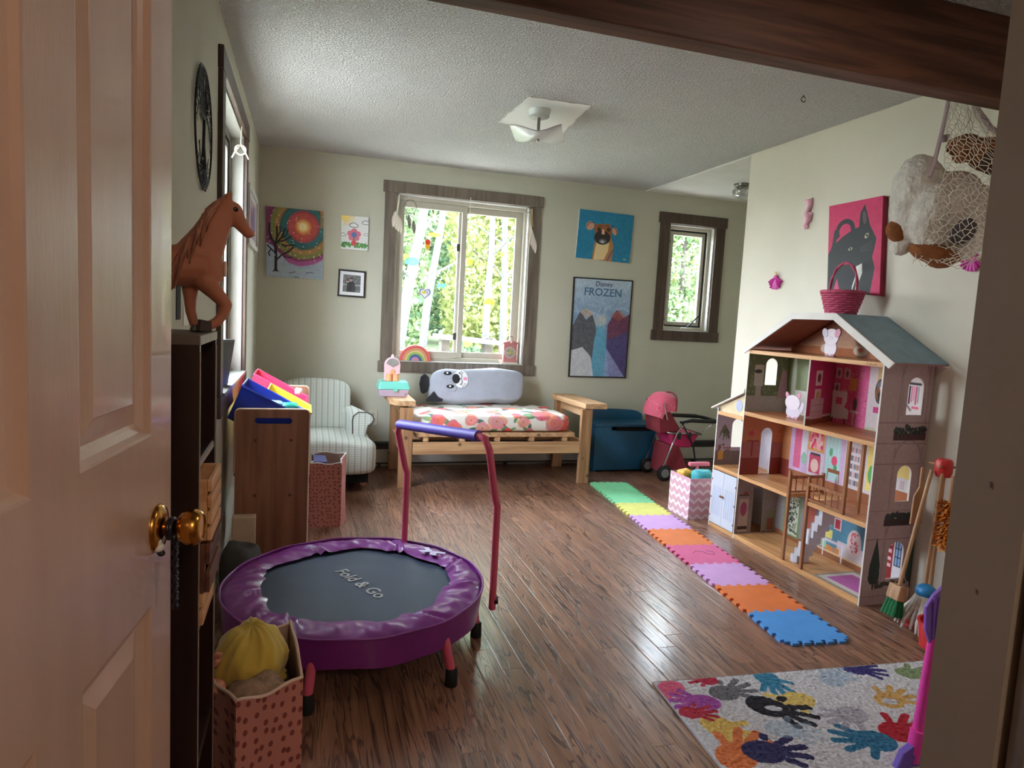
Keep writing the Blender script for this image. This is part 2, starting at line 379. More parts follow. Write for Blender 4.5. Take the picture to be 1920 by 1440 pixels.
def frame3(o, x, y):
    """matrix with local x along x, local y along y, origin o"""
    x = Vector(x).normalized(); y = Vector(y); z = x.cross(y).normalized(); y = z.cross(x)
    return Matrix(((x.x, y.x, z.x, o[0]), (x.y, y.y, z.y, o[1]), (x.z, y.z, z.z, o[2]), (0, 0, 0, 1)))
def rot3(ax, ang): return Matrix.Rotation(ang, 3, ax)
# ================================================================ the room
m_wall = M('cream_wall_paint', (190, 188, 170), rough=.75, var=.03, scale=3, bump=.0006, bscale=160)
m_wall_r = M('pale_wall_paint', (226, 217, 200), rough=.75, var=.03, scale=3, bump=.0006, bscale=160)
m_pop = popcorn_mat()
m_flat = M('smooth_ceiling', (222, 220, 215), rough=.8, var=.05, scale=4, bump=.0006, bscale=30)
m_patch = M('patch_plaster', (232, 230, 224), rough=.6, var=.03, scale=5)
m_beam = wood('dark_beam', (112, 72, 54), (76, 48, 36), rough=.6, axis=0, scale=10)
m_casing = wood('grey_brown_trim', (112, 100, 86), (88, 77, 66), rough=.55, axis=2, scale=12)
m_casing_d = wood('dark_brown_trim', (84, 66, 54), (62, 47, 38), rough=.5, axis=2, scale=12)
m_casing_l = wood('umber_trim', (78, 58, 46), (54, 38, 30), rough=.45, axis=2, scale=12)
m_vinyl = M('white_vinyl', (176, 170, 154), rough=.4, var=.02)
m_liner = M('white_liner', (196, 194, 188), rough=.5, var=.03)
m_gasket = M('black_gasket', (26, 26, 28), rough=.5, var=0)
m_glass = glass_mat()
m_floor = floor_mat()
m_sub = M('subfloor', (30, 19, 14), rough=.9)
m_hall = wood('hall_floor', (120, 84, 60), (84, 54, 38), axis=1)
m_hallwall = M('hall_wall', (196, 178, 156), rough=.8, var=.04)
m_jamb = M('jamb_paint', (150, 138, 126), rough=.55, var=.05, scale=6, bump=.0004, bscale=90)
m_jamb2 = M('worn_casing_paint', (120, 112, 108), rough=.6, var=.12, scale=30)
m_oak = wood('orange_oak', (176, 104, 44), (140, 76, 28), axis=2)
m_heat = M('heater_enamel', (176, 172, 164), rough=.45, var=.06, scale=12)
m_heatd = M('heater_dark', (46, 42, 40), rough=.5, var=.1)

# floor: subfloor with narrow oak boards
fl = struct('floor', G().box(-.50, .40, -.16, 4.60, 5.75, -.013), m_sub)
def board_mesh():
    g = G(); e = .03; c = .04
    b = [(0, 0, -1), (1, 0, -1), (1, 1, -1), (0, 1, -1)]; t = [(0, 0, -c), (1, 0, -c), (1, 1, -c), (0, 1, -c)]
    u = [(e, .0012, 0), (1-e, .0012, 0), (1-e, .9988, 0), (e, .9988, 0)]
    g.v = b+t+u; g.f = [(4, 5, 9, 8), (5, 6, 10, 9), (6, 7, 11, 10), (7, 4, 8, 11), (8, 9, 10, 11), (0, 1, 5, 4), (1, 2, 6, 5), (2, 3, 7, 6), (3, 0, 4, 7)]
    return g
bw = .0835; first = None; nb = 0
rb = random.Random(3)
x = -.363
while x < 4.40:
    y = .50 if x < 2.89 else 4.0
    y -= rb.random()*.9 if x < 2.89 else 0
    while y < 5.585:
        L = min(rb.uniform(.75, 2.1), 5.59-y)
        if 5.59-y-L < .3: L = 5.59-y
        y0 = max(y, .50)
        if y+L > y0+.05:
            if first is None: first = obj('plank', board_mesh(), m_floor, fl); o = first
            else: o = bpy.data.objects.new('plank', first.data); COL.objects.link(o); o.parent = fl; o.matrix_parent_inverse = first.matrix_parent_inverse
            o.location = (x+.0004, y0, 0); o.scale = (min(bw, 4.4-x)-.0008, y+L-y0-.0008, .0128); nb += 1
        y += L
    x += bw
struct('hall_floor', G().box(-1.5, -2.4, -.16, 2.4, .40, -.001), m_hall)
struct('threshold_trim', G().box(-.31, .40, -.012, .74, .52, .004), m_casing_d, bevel=.003)

# walls
H_ = 2.5
W1 = (.685, 1.825, .887, 2.25); W2 = (3.18, 3.665, 1.255, 2.235); W3 = (3.19, 4.29, .887, 2.25)
g = G()
for a, b, c, d in slabs(-.50, 4.52, -.16, 2.72, [W1, W2]): g.box(a, 5.59, c, b, 5.73, d)
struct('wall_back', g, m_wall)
g = G()
for a, b, c, d in slabs(.40, 5.59, -.16, 2.72, [W3]): g.box(-.50, a, c, -.363, b, d)
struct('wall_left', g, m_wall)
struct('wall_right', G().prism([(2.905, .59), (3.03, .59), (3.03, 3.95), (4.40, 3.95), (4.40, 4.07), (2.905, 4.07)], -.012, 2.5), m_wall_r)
struct('wall_alcove', G().box(4.40, 3.95, -.012, 4.52, 5.59, 2.5), m_wall)
g = G().box(-.363, .505, 0, -.312, .59, H_).box(.74, .505, 0, 3.03, .59, H_).box(-.312, .505, 2.07, .74, .59, H_)
wf = struct('wall_front', g, m_jamb)
for a, b, c in ((.5445, 1.141, .004), (.546, 1.016, .003)): obj('scuff', G().prism([(a-c*.5, b-c), (a+c*.4, b-c*.6), (a+c*.6, b+c), (a-c*.3, b+c*.8)], .7394, .7402, 'x'), M('scuff_brown', (100, 84, 72), rough=.9), wf)
g = G().box(.746, .478, 0, .757, .497, 2.1).box(-.345, .40, 0, -.318, .497, 2.1).box(-.345, .40, 2.1, .757, .497, 2.2)
struct('trim_door', g, m_jamb2, bevel=.003)
struct('trim_hall', G().box(.7575, .25, 0, .80, .492, 2.3), m_oak, bevel=.003)
g = G().box(-1.5, -2.5, 0, 2.4, -2.4, 2.7).box(-1.6, -2.5, 0, -1.5, .505, 2.7).box(2.4, -2.5, 0, 2.5, .505, 2.7).box(-1.5, .41, 0, -.37, .50, 2.7).box(.81, .41, 0, 2.4, .50, 2.7).box(-.37, .41, 2.21, .81, .50, 2.7)
struct('wall_hall', g, m_hallwall)
struct('sky_block_eave', G().box(-.78, -.5, 2.56, -.50, 6.30, 2.66).box(-.50, 5.73, 2.56, 4.7, 6.30, 2.66), m_flat)  # unseen overhang added to keep high sky off the window reveals
struct('hall_ceiling', G().box(-1.6, -2.5, 2.5, 2.5, .5, 2.62), m_flat)
ce = struct('ceiling', G().box(-.50, .5, 2.5, 2.913, 5.73, 2.66), m_pop)
struct('ceiling_alcove', G().box(2.9135, 3.95, 2.497, 4.52, 5.73, 2.66), m_flat)
g = G(); q = random.Random(5); pts = []
for k in range(19): pts.append((2.913+q.uniform(-.004, .004), 4.07+k*1.52/18, 2.497))
g.tube(pts, .006, 6); struct('crack_trim', g, m_patch)
# smooth patch around the lamp
cor = [(1.137, 3.605), (1.495, 3.596), (1.557, 4.235), (1.116, 4.148)]; pts = []
for (x0, y0), (x1, y1) in zip(cor, cor[1:]+cor[:1]):
    for k in range(14):
        t = k/14; pts.append((x0+(x1-x0)*t+q.uniform(-.006, .006), y0+(y1-y0)*t+q.uniform(-.006, .006)))
obj('smooth_patch', G().prism(pts, 2.4955, 2.502), m_patch, ce)
struct('ceiling_beam', G().box(-.363, 1.958, 2.201, 2.905, 2.049, 2.5), m_beam, bevel=.006)

# windows
def casing(parent, x0, x1, z0, z1, y, wl, mm, side='y', hd=.09, over=.016):
    """flat boards round an opening: two legs, header and sill board that overlap the legs"""
    def bx(a, b, c, d, th=.02):
        return G().box(a, y-th, c, b, y, d) if side == 'y' else G().box(y, a, c, y+th, b, d)
    obj('casing_leg', bx(x0-wl, x0, z0, z1), mm, parent, bevel=.002); obj('casing_leg', bx(x1, x1+wl, z0, z1), mm, parent, bevel=.002)
    obj('casing_header', bx(x0-wl-over, x1+wl+over, z1, z1+hd, .023), mm, parent, bevel=.002)
    obj('casing_sill', bx(x0-wl-over, x1+wl+over, z0-hd, z0, .023), mm, parent, bevel=.002)
def rectframe(x0, x1, z0, z1, w, ya, yb, wt=None, wb=None, side='y'):
    g = G(); wt = wt or w; wb = wb or w
    for a, b, c, d in ((x0, x0+w, z0, z1), (x1-w, x1, z0, z1), (x0+w, x1-w, z1-wt, z1), (x0+w, x1-w, z0, z0+wb)):
        g.box(a, ya, c, b, yb, d) if side == 'y' else g.box(ya, a, c, yb, b, d)
    return g
w1 = thing('window_1', 'sliding window with grey brown casing above the daybed', 'window', (1.255, 5.6, 1.57)); w1['kind'] = 'structure'
casing(w1, W1[0], W1[1], W1[2], W1[3], 5.59, .095, m_casing)
g = G(); x0, x1, z0, z1 = W1
g.box(x0, 5.57, z0-.006, x1, 5.73, z0+.006).box(x0, 5.59, z1-.012, x1, 5.73, z1).box(x0, 5.59, z0, x0+.012, 5.73, z1).box(x1-.012, 5.59, z0, x1, 5.73, z1)
obj('liner', g, m_liner, w1)
obj('window_frame', rectframe(x0+.012, x1-.012, z0+.006, z1-.012, .022, 5.64, 5.72, .03, .03), m_vinyl, w1, bevel=.002)
for nm, a, b, ya in (('sash', .715, 1.29, 5.645), ('sash', 1.222, 1.795, 5.678)):
    s = obj(nm, rectframe(a, b, .925, 2.205, .066 if a > 1 else .045, ya, ya+.03, .05, .05), m_vinyl, w1, bevel=.003)
    obj('pane', G().box(a+.04, ya+.012, .965, b-.04, ya+.018, 2.165), m_glass, s)
for zz in (1.86, 1.11): obj('latch', G().box(1.205, 5.634, zz-.03, 1.232, 5.646, zz+.03), M('latch_grey', (70, 66, 60)), w1, bevel=.003)

w2 = thing('window_2', 'narrow casement window with dark brown casing over the doll stroller', 'window', (3.42, 5.6, 1.74)); w2['kind'] = 'structure'
casing(w2, W2[0], W2[1], W2[2], W2[3], 5.59, .10, m_casing_d, hd=.095)
x0, x1, z0, z1 = W2; g = G()
g.box(x0, 5.58, z0-.004, x1, 5.73, z0+.008).box(x0, 5.59, z1-.012, x1, 5.73, z1).box(x0, 5.59, z0, x0+.012, 5.73, z1).box(x1-.014, 5.59, z0, x1, 5.73, z1)
obj('liner', g, m_liner, w2)
obj('window_frame', rectframe(x0+.012, x1-.014, z0+.008, z1-.012, .03, 5.635, 5.72), m_vinyl, w2, bevel=.003)
obj('gasket', rectframe(x0+.042, x1-.044, z0+.038, z1-.042, .014, 5.655, 5.70), m_gasket, w2)
s = obj('sash', rectframe(x0+.056, x1-.058, z0+.052, z1-.056, .034, 5.66, 5.70), m_vinyl, w2, bevel=.003)
obj('pane', G().box(x0+.085, 5.676, z0+.08, x1-.085, 5.682, z1-.085), m_glass, s)
g = G().tube([(3.46, 5.63, z0+.03), (3.52, 5.625, z0+.09), (3.585, 5.64, z0+.15)], .008, 8); obj('crank', g, m_gasket, w2, smooth=40)
obj('crank_base', G().box(3.40, 5.612, z0+.008, 3.53, 5.64, z0+.035), m_vinyl, w2, bevel=.006)
for zz in (2.08, 1.36): obj('latch', G().box(x0+.006, 5.60, zz-.014, x0+.026, 5.64, zz+.014), m_gasket, w2, bevel=.002)

w3 = thing('window_3', 'window with umber casing in the wall beside the horse figure', 'window', (-.40, 3.74, 1.57)); w3['kind'] = 'structure'
casing(w3, W3[0], W3[1], W3[2], W3[3], -.363, .095, m_casing_l, side='x', over=.014)
y0, y1, z0, z1 = W3; g = G()
m_liner3 = M('grey_liner', (132, 130, 122), rough=.6, var=.04)
g.box(-.50, y0, z0-.004, -.335, y1, z0+.01).box(-.50, y0, z1-.012, -.363, y1, z1).box(-.50, y0, z0, -.363, y0+.012, z1).box(-.50, y1-.012, z0, -.363, y1, z1)
obj('liner', g, m_liner3, w3)
obj('window_frame', rectframe(y0+.012, y1-.012, z0+.01, z1-.012, .03, -.49, -.43, side='x'), m_liner3, w3, bevel=.003)
obj('gasket', rectframe(y0+.042, y1-.042, z0+.04, z1-.042, .012, -.47, -.435, side='x'), m_gasket, w3)
s = obj('sash', rectframe(y0+.054, y1-.054, z0+.052, z1-.054, .04, -.475, -.44, side='x'), m_liner3, w3, bevel=.003)
obj('pane', G().box(-.46, y0+.085, z0+.085, -.454, y1-.085, z1-.085), m_glass, s)

# the panelled door, hinged at the doorway and swung into the room
m_door = M('worn_white_door', (194, 162, 143), rough=.32, var=.06, scale=5, bump=.0003, bscale=60, stretch=(3, 3, .5), coat=.25)
m_brass = M('brass', (196, 140, 66), rough=.2, metal=1, var=.12, scale=30)
dr = thing('door_1', 'open four panel painted door with a brass knob', 'door', (-.3005, .437, 0), R(83.5)); dr['kind'] = 'structure'
T = .035; DW = .79; DH = 2.03
us = [(0, .09), (.34, .45), (.695, .79)]
for a, b in (us[0], us[2]): obj('stile', G().box(a, 0, .012, b, T, DH), m_door, dr, local=True)
for a, b in ((.012, .25), (.82, 1.09), (1.91, DH)): obj('rail', G().box(.09, 0, a, .695, T, b), m_door, dr, local=True)
for a, b in ((.25, .82), (1.09, 1.91)): obj('stile', G().box(.34, 0, a, .45, T, b), m_door, dr, local=True)
def raised(x0, x1, z0, z1):
    g = G(); rings = [(0, 0), (.004, .001), (.010, .008), (.018, .013), (.024, .0155), (.028, .0155), (.055, .0080), (.057, .0070), (.060, .0070)]
    for k, (i, d) in enumerate(rings):
        g.v += [(x0+i, d, z0+i), (x1-i, d, z0+i), (x1-i, d, z1-i), (x0+i, d, z1-i)]
    for k in range(len(rings)-1):
        for j in range(4): g.f.append((4*k+j, 4*k+(j+1) % 4, 4*k+4+(j+1) % 4, 4*k+4+j))
    n = 4*(len(rings)-1); g.f.append((n, n+1, n+2, n+3)); g.box(x0, T-.012, z0, x1, T-.002, z1); return g
for a, b in ((.09, .34), (.45, .695)):
    for c, d in ((.25, .82), (1.09, 1.91)): obj('panel', raised(a, b, c, d), m_door, dr, local=True)
kx, kz = .722, .937
obj('rosette', G().lathe([(.038, 0), (.038, -.003), (.034, -.008), (.022, -.011), (.016, -.012)][::-1], (kx, 0, kz), 28, 'y'), m_brass, dr, local=True, smooth=50)
kn = obj('knob', G().lathe([(.012, -.005), (.011, -.026), (.014, -.03), (.024, -.037), (.029, -.048), (.029, -.058), (.025, -.066), (.021, -.068), (.020, -.066), (.0005, -.065)][::-1], (kx, 0, kz), 28, 'y'), m_brass, dr, local=True, smooth=50)
for zz in (.25, 1.78): obj('hinge', G().cyl((0, -.004, zz-.05), (0, -.004, zz+.05), .007), m_brass, dr, local=True, smooth=40)

# baseboard heater along the back wall
ht = thing('baseboard_heater', 'long low baseboard heater with a dark top slot along the window wall', 'heater', (2.05, 5.53, 0))
obj('back_plate', G().box(.30, 5.575, .02, 3.95, 5.589, .212), m_heat, ht)
obj('top_slot', G().box(.30, 5.535, .155, 3.95, 5.575, .198), m_heatd, ht)
obj('hood', G().box(.30, 5.52, .198, 3.95, 5.589, .212), m_heatd, ht, bevel=.003)
obj('front_cover', G().box(.30, 5.515, .045, 3.95, 5.527, .155), m_heat, ht, bevel=.003)
obj('fins', G().box(.32, 5.53, .03, 3.93, 5.574, .11), m_heatd, ht)
for a in (.28, 3.94): obj('end_cap', G().box(a, 5.51, .02, a+.03, 5.589, .214), m_heat, ht, bevel=.004)
for a in (.6, 1.7, 2.8, 3.6): obj('foot', G().box(a, 5.53, 0, a+.02, 5.585, .04), m_heatd, ht)
ol = thing('wall_outlet', 'cream outlet cover low on the wall behind the armchair arm', 'outlet', (.552, 5.588, .347))
m_out = M('outlet_cream', (206, 200, 182), rough=.4, var=.03)
obj('cover_plate', G().box(.517, 5.583, .347, .587, 5.5895, .477), m_out, ol, bevel=.003)
for zz in (.385, .44): obj('socket', G().lathe([(.016, 5.5845), (.016, 5.581), (.0005, 5.5812)][::-1], (.552, 0, zz), 14, 'y'), M('socket_cream', (190, 184, 166)), ol)
# ================================================================ outdoors
m_lawn = M('lawn', (96, 108, 74), rough=.95, var=.3, scale=3, bump=.02, bscale=40)
m_bark = M('birch_bark', (72, 72, 71), rough=.8, alt=(34, 32, 31), scale=14, lo=.30, hi=.44, stretch=(1, 1, 4))
m_bark2 = M('grey_bark', (66, 60, 54), rough=.9, var=.3, scale=12)
m_leaf = [leaf_mat('leaf_mid', (80, 106, 76), (150, 164, 118)), leaf_mat('leaf_yellow', (112, 124, 74), (170, 172, 112)), leaf_mat('leaf_dark', (66, 98, 76), (128, 146, 108))]
def hill(x, y):
    return -.05+max(0, y-8.0)*.075+.25*math.sin(x*.5+1)*min(1, max(0, (y-8)/6))
struct('terrain', G().grid(lambda u, v: (-22+u*54, 5.9+v*34, hill(-22+u*54, 5.9+v*34)), 40, 26), m_lawn)
struct('terrain_side', G().grid(lambda u, v: (-22+u*21.3, -6+v*11.9, -.25-.02*abs(u-1)*20), 12, 8), m_lawn)
m_bounce = M('pale_bounce_gravel', (226, 220, 210), rough=.95, var=.25, scale=60, bump=.01, bscale=90)
struct('bounce_ground', G().grid(lambda u, v: (-1.0+u*8, 5.75+v*2.1, -.02), 2, 2), m_bounce)  # unseen pale ground, added to bounce daylight up to the ceiling
struct('bounce_ground_side', G().grid(lambda u, v: (-5.2+u*4.65, -2+v*9.5, -.2), 2, 2), m_bounce)  # wider strip added to bounce light in through the side window
def leaves(n, blobs, size, rs):
    """little pointed leaves scattered through rounded clumps"""
    r = np.random.RandomState(rs); B = np.array(blobs, float); w = (B[:, 3]*B[:, 4]*B[:, 5])**.66; k = r.choice(len(B), n, p=w/w.sum())
    d = r.normal(size=(n, 3)); d /= np.linalg.norm(d, axis=1)[:, None]; rad = r.uniform(.35, 1.0, n)**.5
    c = B[k, :3]+d*rad[:, None]*B[k, 3:6]
    a = r.normal(size=(n, 3)); a /= np.linalg.norm(a, axis=1)[:, None]; b = np.cross(a, r.normal(size=(n, 3))); b /= np.linalg.norm(b, axis=1)[:, None]
    s = size*r.uniform(.6, 1.3, n)[:, None]
    V = np.stack([c-a*s, c+b*s*.45, c+a*s, c-b*s*.45], 1).reshape(-1, 3); g = G(); g.v = V.tolist(); i = np.arange(n)*4
    g.f = np.stack([i, i+1, i+2, i+3], 1).tolist(); return g
def tree(name, label, x, y, lean, h, r0, blobs, nl, ls, lm, rs, bark, grp='trees beyond the window'):
    rr = random.Random(rs); z0 = hill(x, y) if y > 6 else -.3; t = thing(name, label, 'tree', (x, y, z0), 0, grp)
    P = [(x+lean*k/8*h+rr.uniform(-.02, .02), y+rr.uniform(-.03, .03), z0-.05+h*k/8) for k in range(9)]
    obj('trunk', G().tube(P, [r0*(1-.5*k/8) for k in range(9)], 10), bark, t, smooth=60)
    g = G()
    for k in range(5):
        p = Vector(P[3+k]); a = rr.uniform(0, 6.28); L = rr.uniform(.6, 1.1); q = p+Vector((math.cos(a)*L, math.sin(a)*L*.6, .35)); g.tube([p, (p+q)/2+Vector((0, 0, .06)), q], [r0*.3, r0*.2, r0*.08], 5)
    obj('branches', g, bark, t, smooth=60)['kind'] = 'stuff'
    top = P[-1]; bl = [(top[0]+b[0], top[1]+b[1], z0+b[2], b[3], b[4], b[5]) for b in blobs]
    obj('foliage', leaves(nl, bl, ls, rs), lm, t)['kind'] = 'stuff'
    return t
cr1 = [(0, .0, 4.3, .5, .5, .6), (-.1, .1, 3.6, .34, .4, .4)]
for i, (px, py, ln, hh, rr0, lb) in enumerate([(1.06, 9.0, .155, 4.6, .085, 'leaning white birch trunk crossing the sash with the parrot sticker'), (1.66, 10.3, .113, 4.6, .07, 'slimmer white birch trunk rising behind the butterfly sticker'),
        (2.52, 9.5, .005, 4.2, .06, 'pale birch trunk behind the half round yellow sticker'), (3.1, 10.5, -.03, 4.6, .07, 'pale birch trunk beyond the sash above the toy clock')]):
    tree('birch_tree', lb, px, py, ln, hh, rr0, cr1, 500, .075, m_leaf[i % 2], 11+i, m_bark, 'birches outside the sliding window')
bl2 = [(-.42, 0, 1.2, .55, .8, .9), (.42, .1, 1.4, .55, .8, .9), (0, .1, 2.6, .95, .9, 1.0), (-.3, .1, 3.7, .62, .8, .9), (.3, .1, 3.6, .62, .9, .9), (0, .0, .5, .95, .85, .5), (0, 0, 4.6, .9, .9, .7)]
ords = ['behind the leaning birch', 'behind the picnic table', 'past the sash with the toy clock', 'framed by the narrow casement window', 'past the edge of the narrow casement window', 'deep in the woods behind the birches', 'deep in the woods beyond the picnic table', 'deep in the woods past the toy clock', 'deep behind the narrow casement window', 'deep past the narrow casement window', 'behind the armchair wall, at the edge of the woods', 'deep in the woods left of the birches', 'far back in the woods, second of the last row', 'far back in the woods, third of the last row', 'far back in the woods, fourth of the last row', 'far back in the woods, first of the last row', 'far back in the woods, fifth of the last row']
kn_ = ['mid green', 'yellow green', 'dark green']
spots = [(1.3, 12.4, 0), (3.35, 12.6, 1), (5.4, 12.3, 1), (7.45, 12.4, 0), (9.5, 12.2, 2), (2.2, 15.0, 2), (4.3, 15.2, 1), (6.4, 15.0, 2), (8.5, 14.8, 1), (10.6, 14.8, 2), (-.75, 12.6, 2), (.2, 15.2, 2), (3.2, 18.0, 1), (5.3, 18.2, 2), (7.4, 18.0, 1), (1.1, 18.0, 2), (9.6, 18.2, 2)]
for i, (px, py, k) in enumerate(spots):
    tree('broadleaf_tree', kn_[k]+' broadleaf tree '+ords[i], px, py, 0, 4.9, .07, bl2, 9000, .072, m_leaf[k], 40+i, m_bark2)
for i, (px, py, k, s, lb) in enumerate([(.55, 10.2, 0, .5, 'at the foot of the leaning birch'), (1.75, 9.75, 1, .4, 'just behind the picnic table'), (3.1, 9.6, 0, .5, 'past the end of the picnic table'), (5.3, 9.2, 1, .9, 'low in the narrow casement window'), (6.5, 9.7, 2, 1.0, 'at the edge of the narrow casement window'), (2.5, 10.6, 2, .4, 'between the birch trunks'), (4.4, 10.9, 1, .6, 'at the edge of the lawn clearing')]):
    z = hill(px, py); t = thing('shrub', kn_[k]+' leafy shrub '+lb, 'shrub', (px, py, z), 0, 'undergrowth outside the windows')
    obj('foliage', leaves(1300, [(px, py, z+.4*s*1.4, .5*s+.15, .4*s+.1, .6*s+.15)], .06, 80+i), m_leaf[k], t)['kind'] = 'stuff'
    obj('stem', G().tube([(px, py, z-.02), (px+.02, py, z+.5*s)], [.02, .008], 6), m_bark2, t)
for i, (px, py, lb) in enumerate([(-7.5, .5, 'first'), (-8.5, 3.2, 'second'), (-8.0, 6.6, 'third')]):
    tree('garden_tree', 'dark green tree on the side lawn, '+lb+' from the hall end', px, py, .01, 4.2, .1, bl2, 1500, .14, m_leaf[2], 60+i, m_bark2, 'trees on the side lawn')
m_bench = M('weathered_white_board', (112, 110, 112), rough=.7, var=.1)
bt = thing('picnic_table', 'weathered pale picnic table out among the birches', 'table', (2.0, 8.4, 0))
for k in range(3): obj('plank', G().box(1.56, 8.12+k*.15, 1.02, 2.34, 8.26+k*.15, 1.075).xf(Matrix.Translation((0, 0, 1.0)) @ Matrix.Rotation(R(3.5), 4, 'Y') @ Matrix.Translation((0, 0, -1.0)) @ Matrix.Translation((0, 0, .06))), m_bench, bt, bevel=.005)
for k in (1.68, 2.24): obj('leg', G().box(k-.05, 8.25, -.06, k+.05, 8.45, 1.02), m_bark2, bt)

# ================================================================ daybed
m_pine = wood('raw_pine', (206, 164, 120), (172, 128, 88), rough=.6, axis=0, scale=10, knots=True)
m_pinez = wood('raw_pine_leg_shade', (182, 138, 98), (146, 102, 68), rough=.6, axis=2, scale=10, knots=True)  # leg pine, darkened with the shade the legs stand in
m_piney = wood('raw_pine_arm', (210, 170, 128), (180, 136, 96), rough=.6, axis=1, scale=10, knots=True)
bd = thing('daybed', 'small raw pine daybed with board arms under the sliding window', 'bed', (1.45, 5.2, 0))
for x0, x1 in ((.676, .772), (2.114, 2.205)):
    obj('leg', G().box(x0, 4.865, 0, x1, 4.905, .60), m_pinez, bd, bevel=.003); obj('leg', G().box(x0+.0, 5.46, 0, x1, 5.50, .60), m_pinez, bd, bevel=.003)
obj('armrest', G().prism([(.605, 5.53), (.605, 4.955), (.672, 4.855), (.786, 4.855), (.786, 5.53)], .612, .652), m_piney, bd, bevel=.003)
obj('armrest', G().prism([(2.09, 5.53), (2.136, 4.855), (2.325, 4.855), (2.30, 5.53)], .606, .648), m_piney, bd, bevel=.003)
for x0 in (.70, 2.16): obj('arm_rail', G().box(x0, 4.91, .53, x0+.036, 5.455, .605), m_piney, bd, bevel=.003)
obj('front_rail', G().box(.775, 4.868, .248, 2.112, 4.906, .338), m_pine, bd, bevel=.003)
obj('rear_rail', G().box(.775, 5.46, .248, 2.112, 5.498, .338), m_pine, bd, bevel=.003)
for x0 in (.70, 2.14): obj('side_rail', G().box(x0+.0, 4.907, .248, x0+.036, 5.458, .338), m_piney, bd, bevel=.003)
obj('platform', G().box(.80, 4.91, .372, 2.08, 5.50, .405), m_piney, bd, bevel=.003)
for k in range(5): obj('spacer', G().box(.86+k*.28, 4.915, .338, .90+k*.28, 5.49, .371), m_piney, bd)
cv = Cv(480, 320, (240, 234, 224)); rr = random.Random(4)
def rose(u, v, s, c):
    for k in range(9):
        a = k*2.4; d = s*.62*(1-k/12); cv.ell(u+math.cos(a)*d*.55/1.5, v+math.sin(a)*d*.55, s*.5/1.5, s*.42, tuple(min(255, max(0, q+rr.randint(-22, 26))) for q in c), a, .8)
    for k in range(5): cv.ring(u, v, s*(.12+.14*k), s*.05, tuple(q*.86 for q in c), .6, rr.randint(0, 120), rr.randint(180, 360))
    cv.ell(u, v, s*.1/1.5, s*.1, (196, 120, 70), 0, .8)
fl_ = [(.10, .20, .09), (.30, .10, .10), (.52, .16, .09), (.74, .10, .10), (.92, .22, .10), (.18, .42, .11), (.40, .36, .09), (.63, .40, .11), (.84, .44, .10), (.07, .62, .08), (.27, .66, .15), (.49, .63, .10), (.80, .70, .15), (.62, .74, .06), (.13, .80, .09), (.40, .88, .09), (.56, .92, .06), (.93, .86, .10), (.70, .93, .07), (.05, .92, .08), (.22, .87, .10), (.49, .81, .12), (.86, .83, .12), (.33, .80, .08), (.97, .74, .09), (.66, .82, .08)]
for u, v, s in fl_:
    for k in range(2):
        a = rr.uniform(0, 6.28); cv.ell(u+math.cos(a)*s*.9/1.5, v+math.sin(a)*s*.9, s*.6/1.5, s*.25, rr.choice([(96, 140, 96), (60, 104, 88), (134, 164, 110)]), a, .9)
for u, v, s in fl_: rose(u, v, s, rr.choice([(232, 112, 116), (236, 140, 140), (226, 96, 100), (240, 160, 150)]))
for k in range(40): cv.ell(rr.random(), rr.random(), .006, .009, rr.choice([(240, 180, 90), (190, 60, 70), (70, 60, 80)]))
m_sheet = cv.mat('floral_sheet', .85)
mt = thing('mattress', 'crib mattress in a floral sheet with pink roses on the daybed', 'mattress', (1.44, 5.2, .406))
def matt(p):
    w = .006*math.sin(p.x*23+p.y*9)+.005*math.sin(p.x*41-p.y*17); return (p.x, p.y, p.z+(w if p.z > .02 else 0)+.010*math.cos(p.x*2.2)*(p.z > 0))
g = G().ell((1.435, 5.215, .474), (.625, .305, .068), 64, 16, None, .32, .22, matt)
o = obj('sheet', g, m_sheet, mt, smooth=180)
# the print runs over the top and down the front
me = o.data; lay = me.uv_layers.new(name='UVMap'); co = np.array(g.v); li = np.empty(len(me.loops), np.int32); me.loops.foreach_get('vertex_index', li)
dep = np.where(co[:, 1] > 4.95, (5.53-co[:, 1]), .58+0*co[:, 1])+np.clip(.53-co[:, 2], 0, 1)*(co[:, 1] < 4.96)
lay.data.foreach_set('uv', np.stack([(co[li, 0]-.8)/1.28, 1-dep[li]/.76], 1).astype(np.float32).ravel())

# puppy pillow lying along the bed
m_pup = M('pale_grey_plush', (164, 168, 180), rough=.95, var=.05, scale=12, bump=.0015, bscale=160, sheen=.4)
m_black = M('black_plush', (36, 36, 42), rough=.9, var=.15, sheen=.2)
m_ink = M('print_black', (30, 30, 34), rough=.8, var=0); m_white = M('print_white', (236, 236, 238), rough=.8, var=0)
m_pinkp = M('print_pink', (226, 146, 176), rough=.8, var=0); m_greyp = M('print_grey', (176, 178, 186), rough=.8, var=0)
pw = thing('puppy_pillow', 'long grey pillow with a puppy face and black ears on the daybed', 'pillow', (1.37, 5.44, .55))
PR = Matrix.Rotation(R(-24), 3, 'X'); PC = Vector((1.385, 5.43, .705))
def pil(p):
    s = .5+.5*max(0, 1-abs(p.x/.42)**3); return (p.x+.012*math.sin(p.z*22), p.y*s, p.z+.008*math.sin(p.x*17)+.012*math.sin(p.x*6))
obj('body', G().ell(PC, (.405, .085, .142), 56, 26, PR, .40, .24, pil), m_pup, pw, smooth=180)
def on_pillow(x, z, e=.004):
    ax, az = abs(x/.415), abs(z/.145); y = .085*(.5+.5*max(0, 1-ax**3))*max(.02, (1-az**(2/.40)))**(.40/2)*max(.02, 1-ax**(2/.24))**(.24/2)
    return Vector((x, -y-e, z))
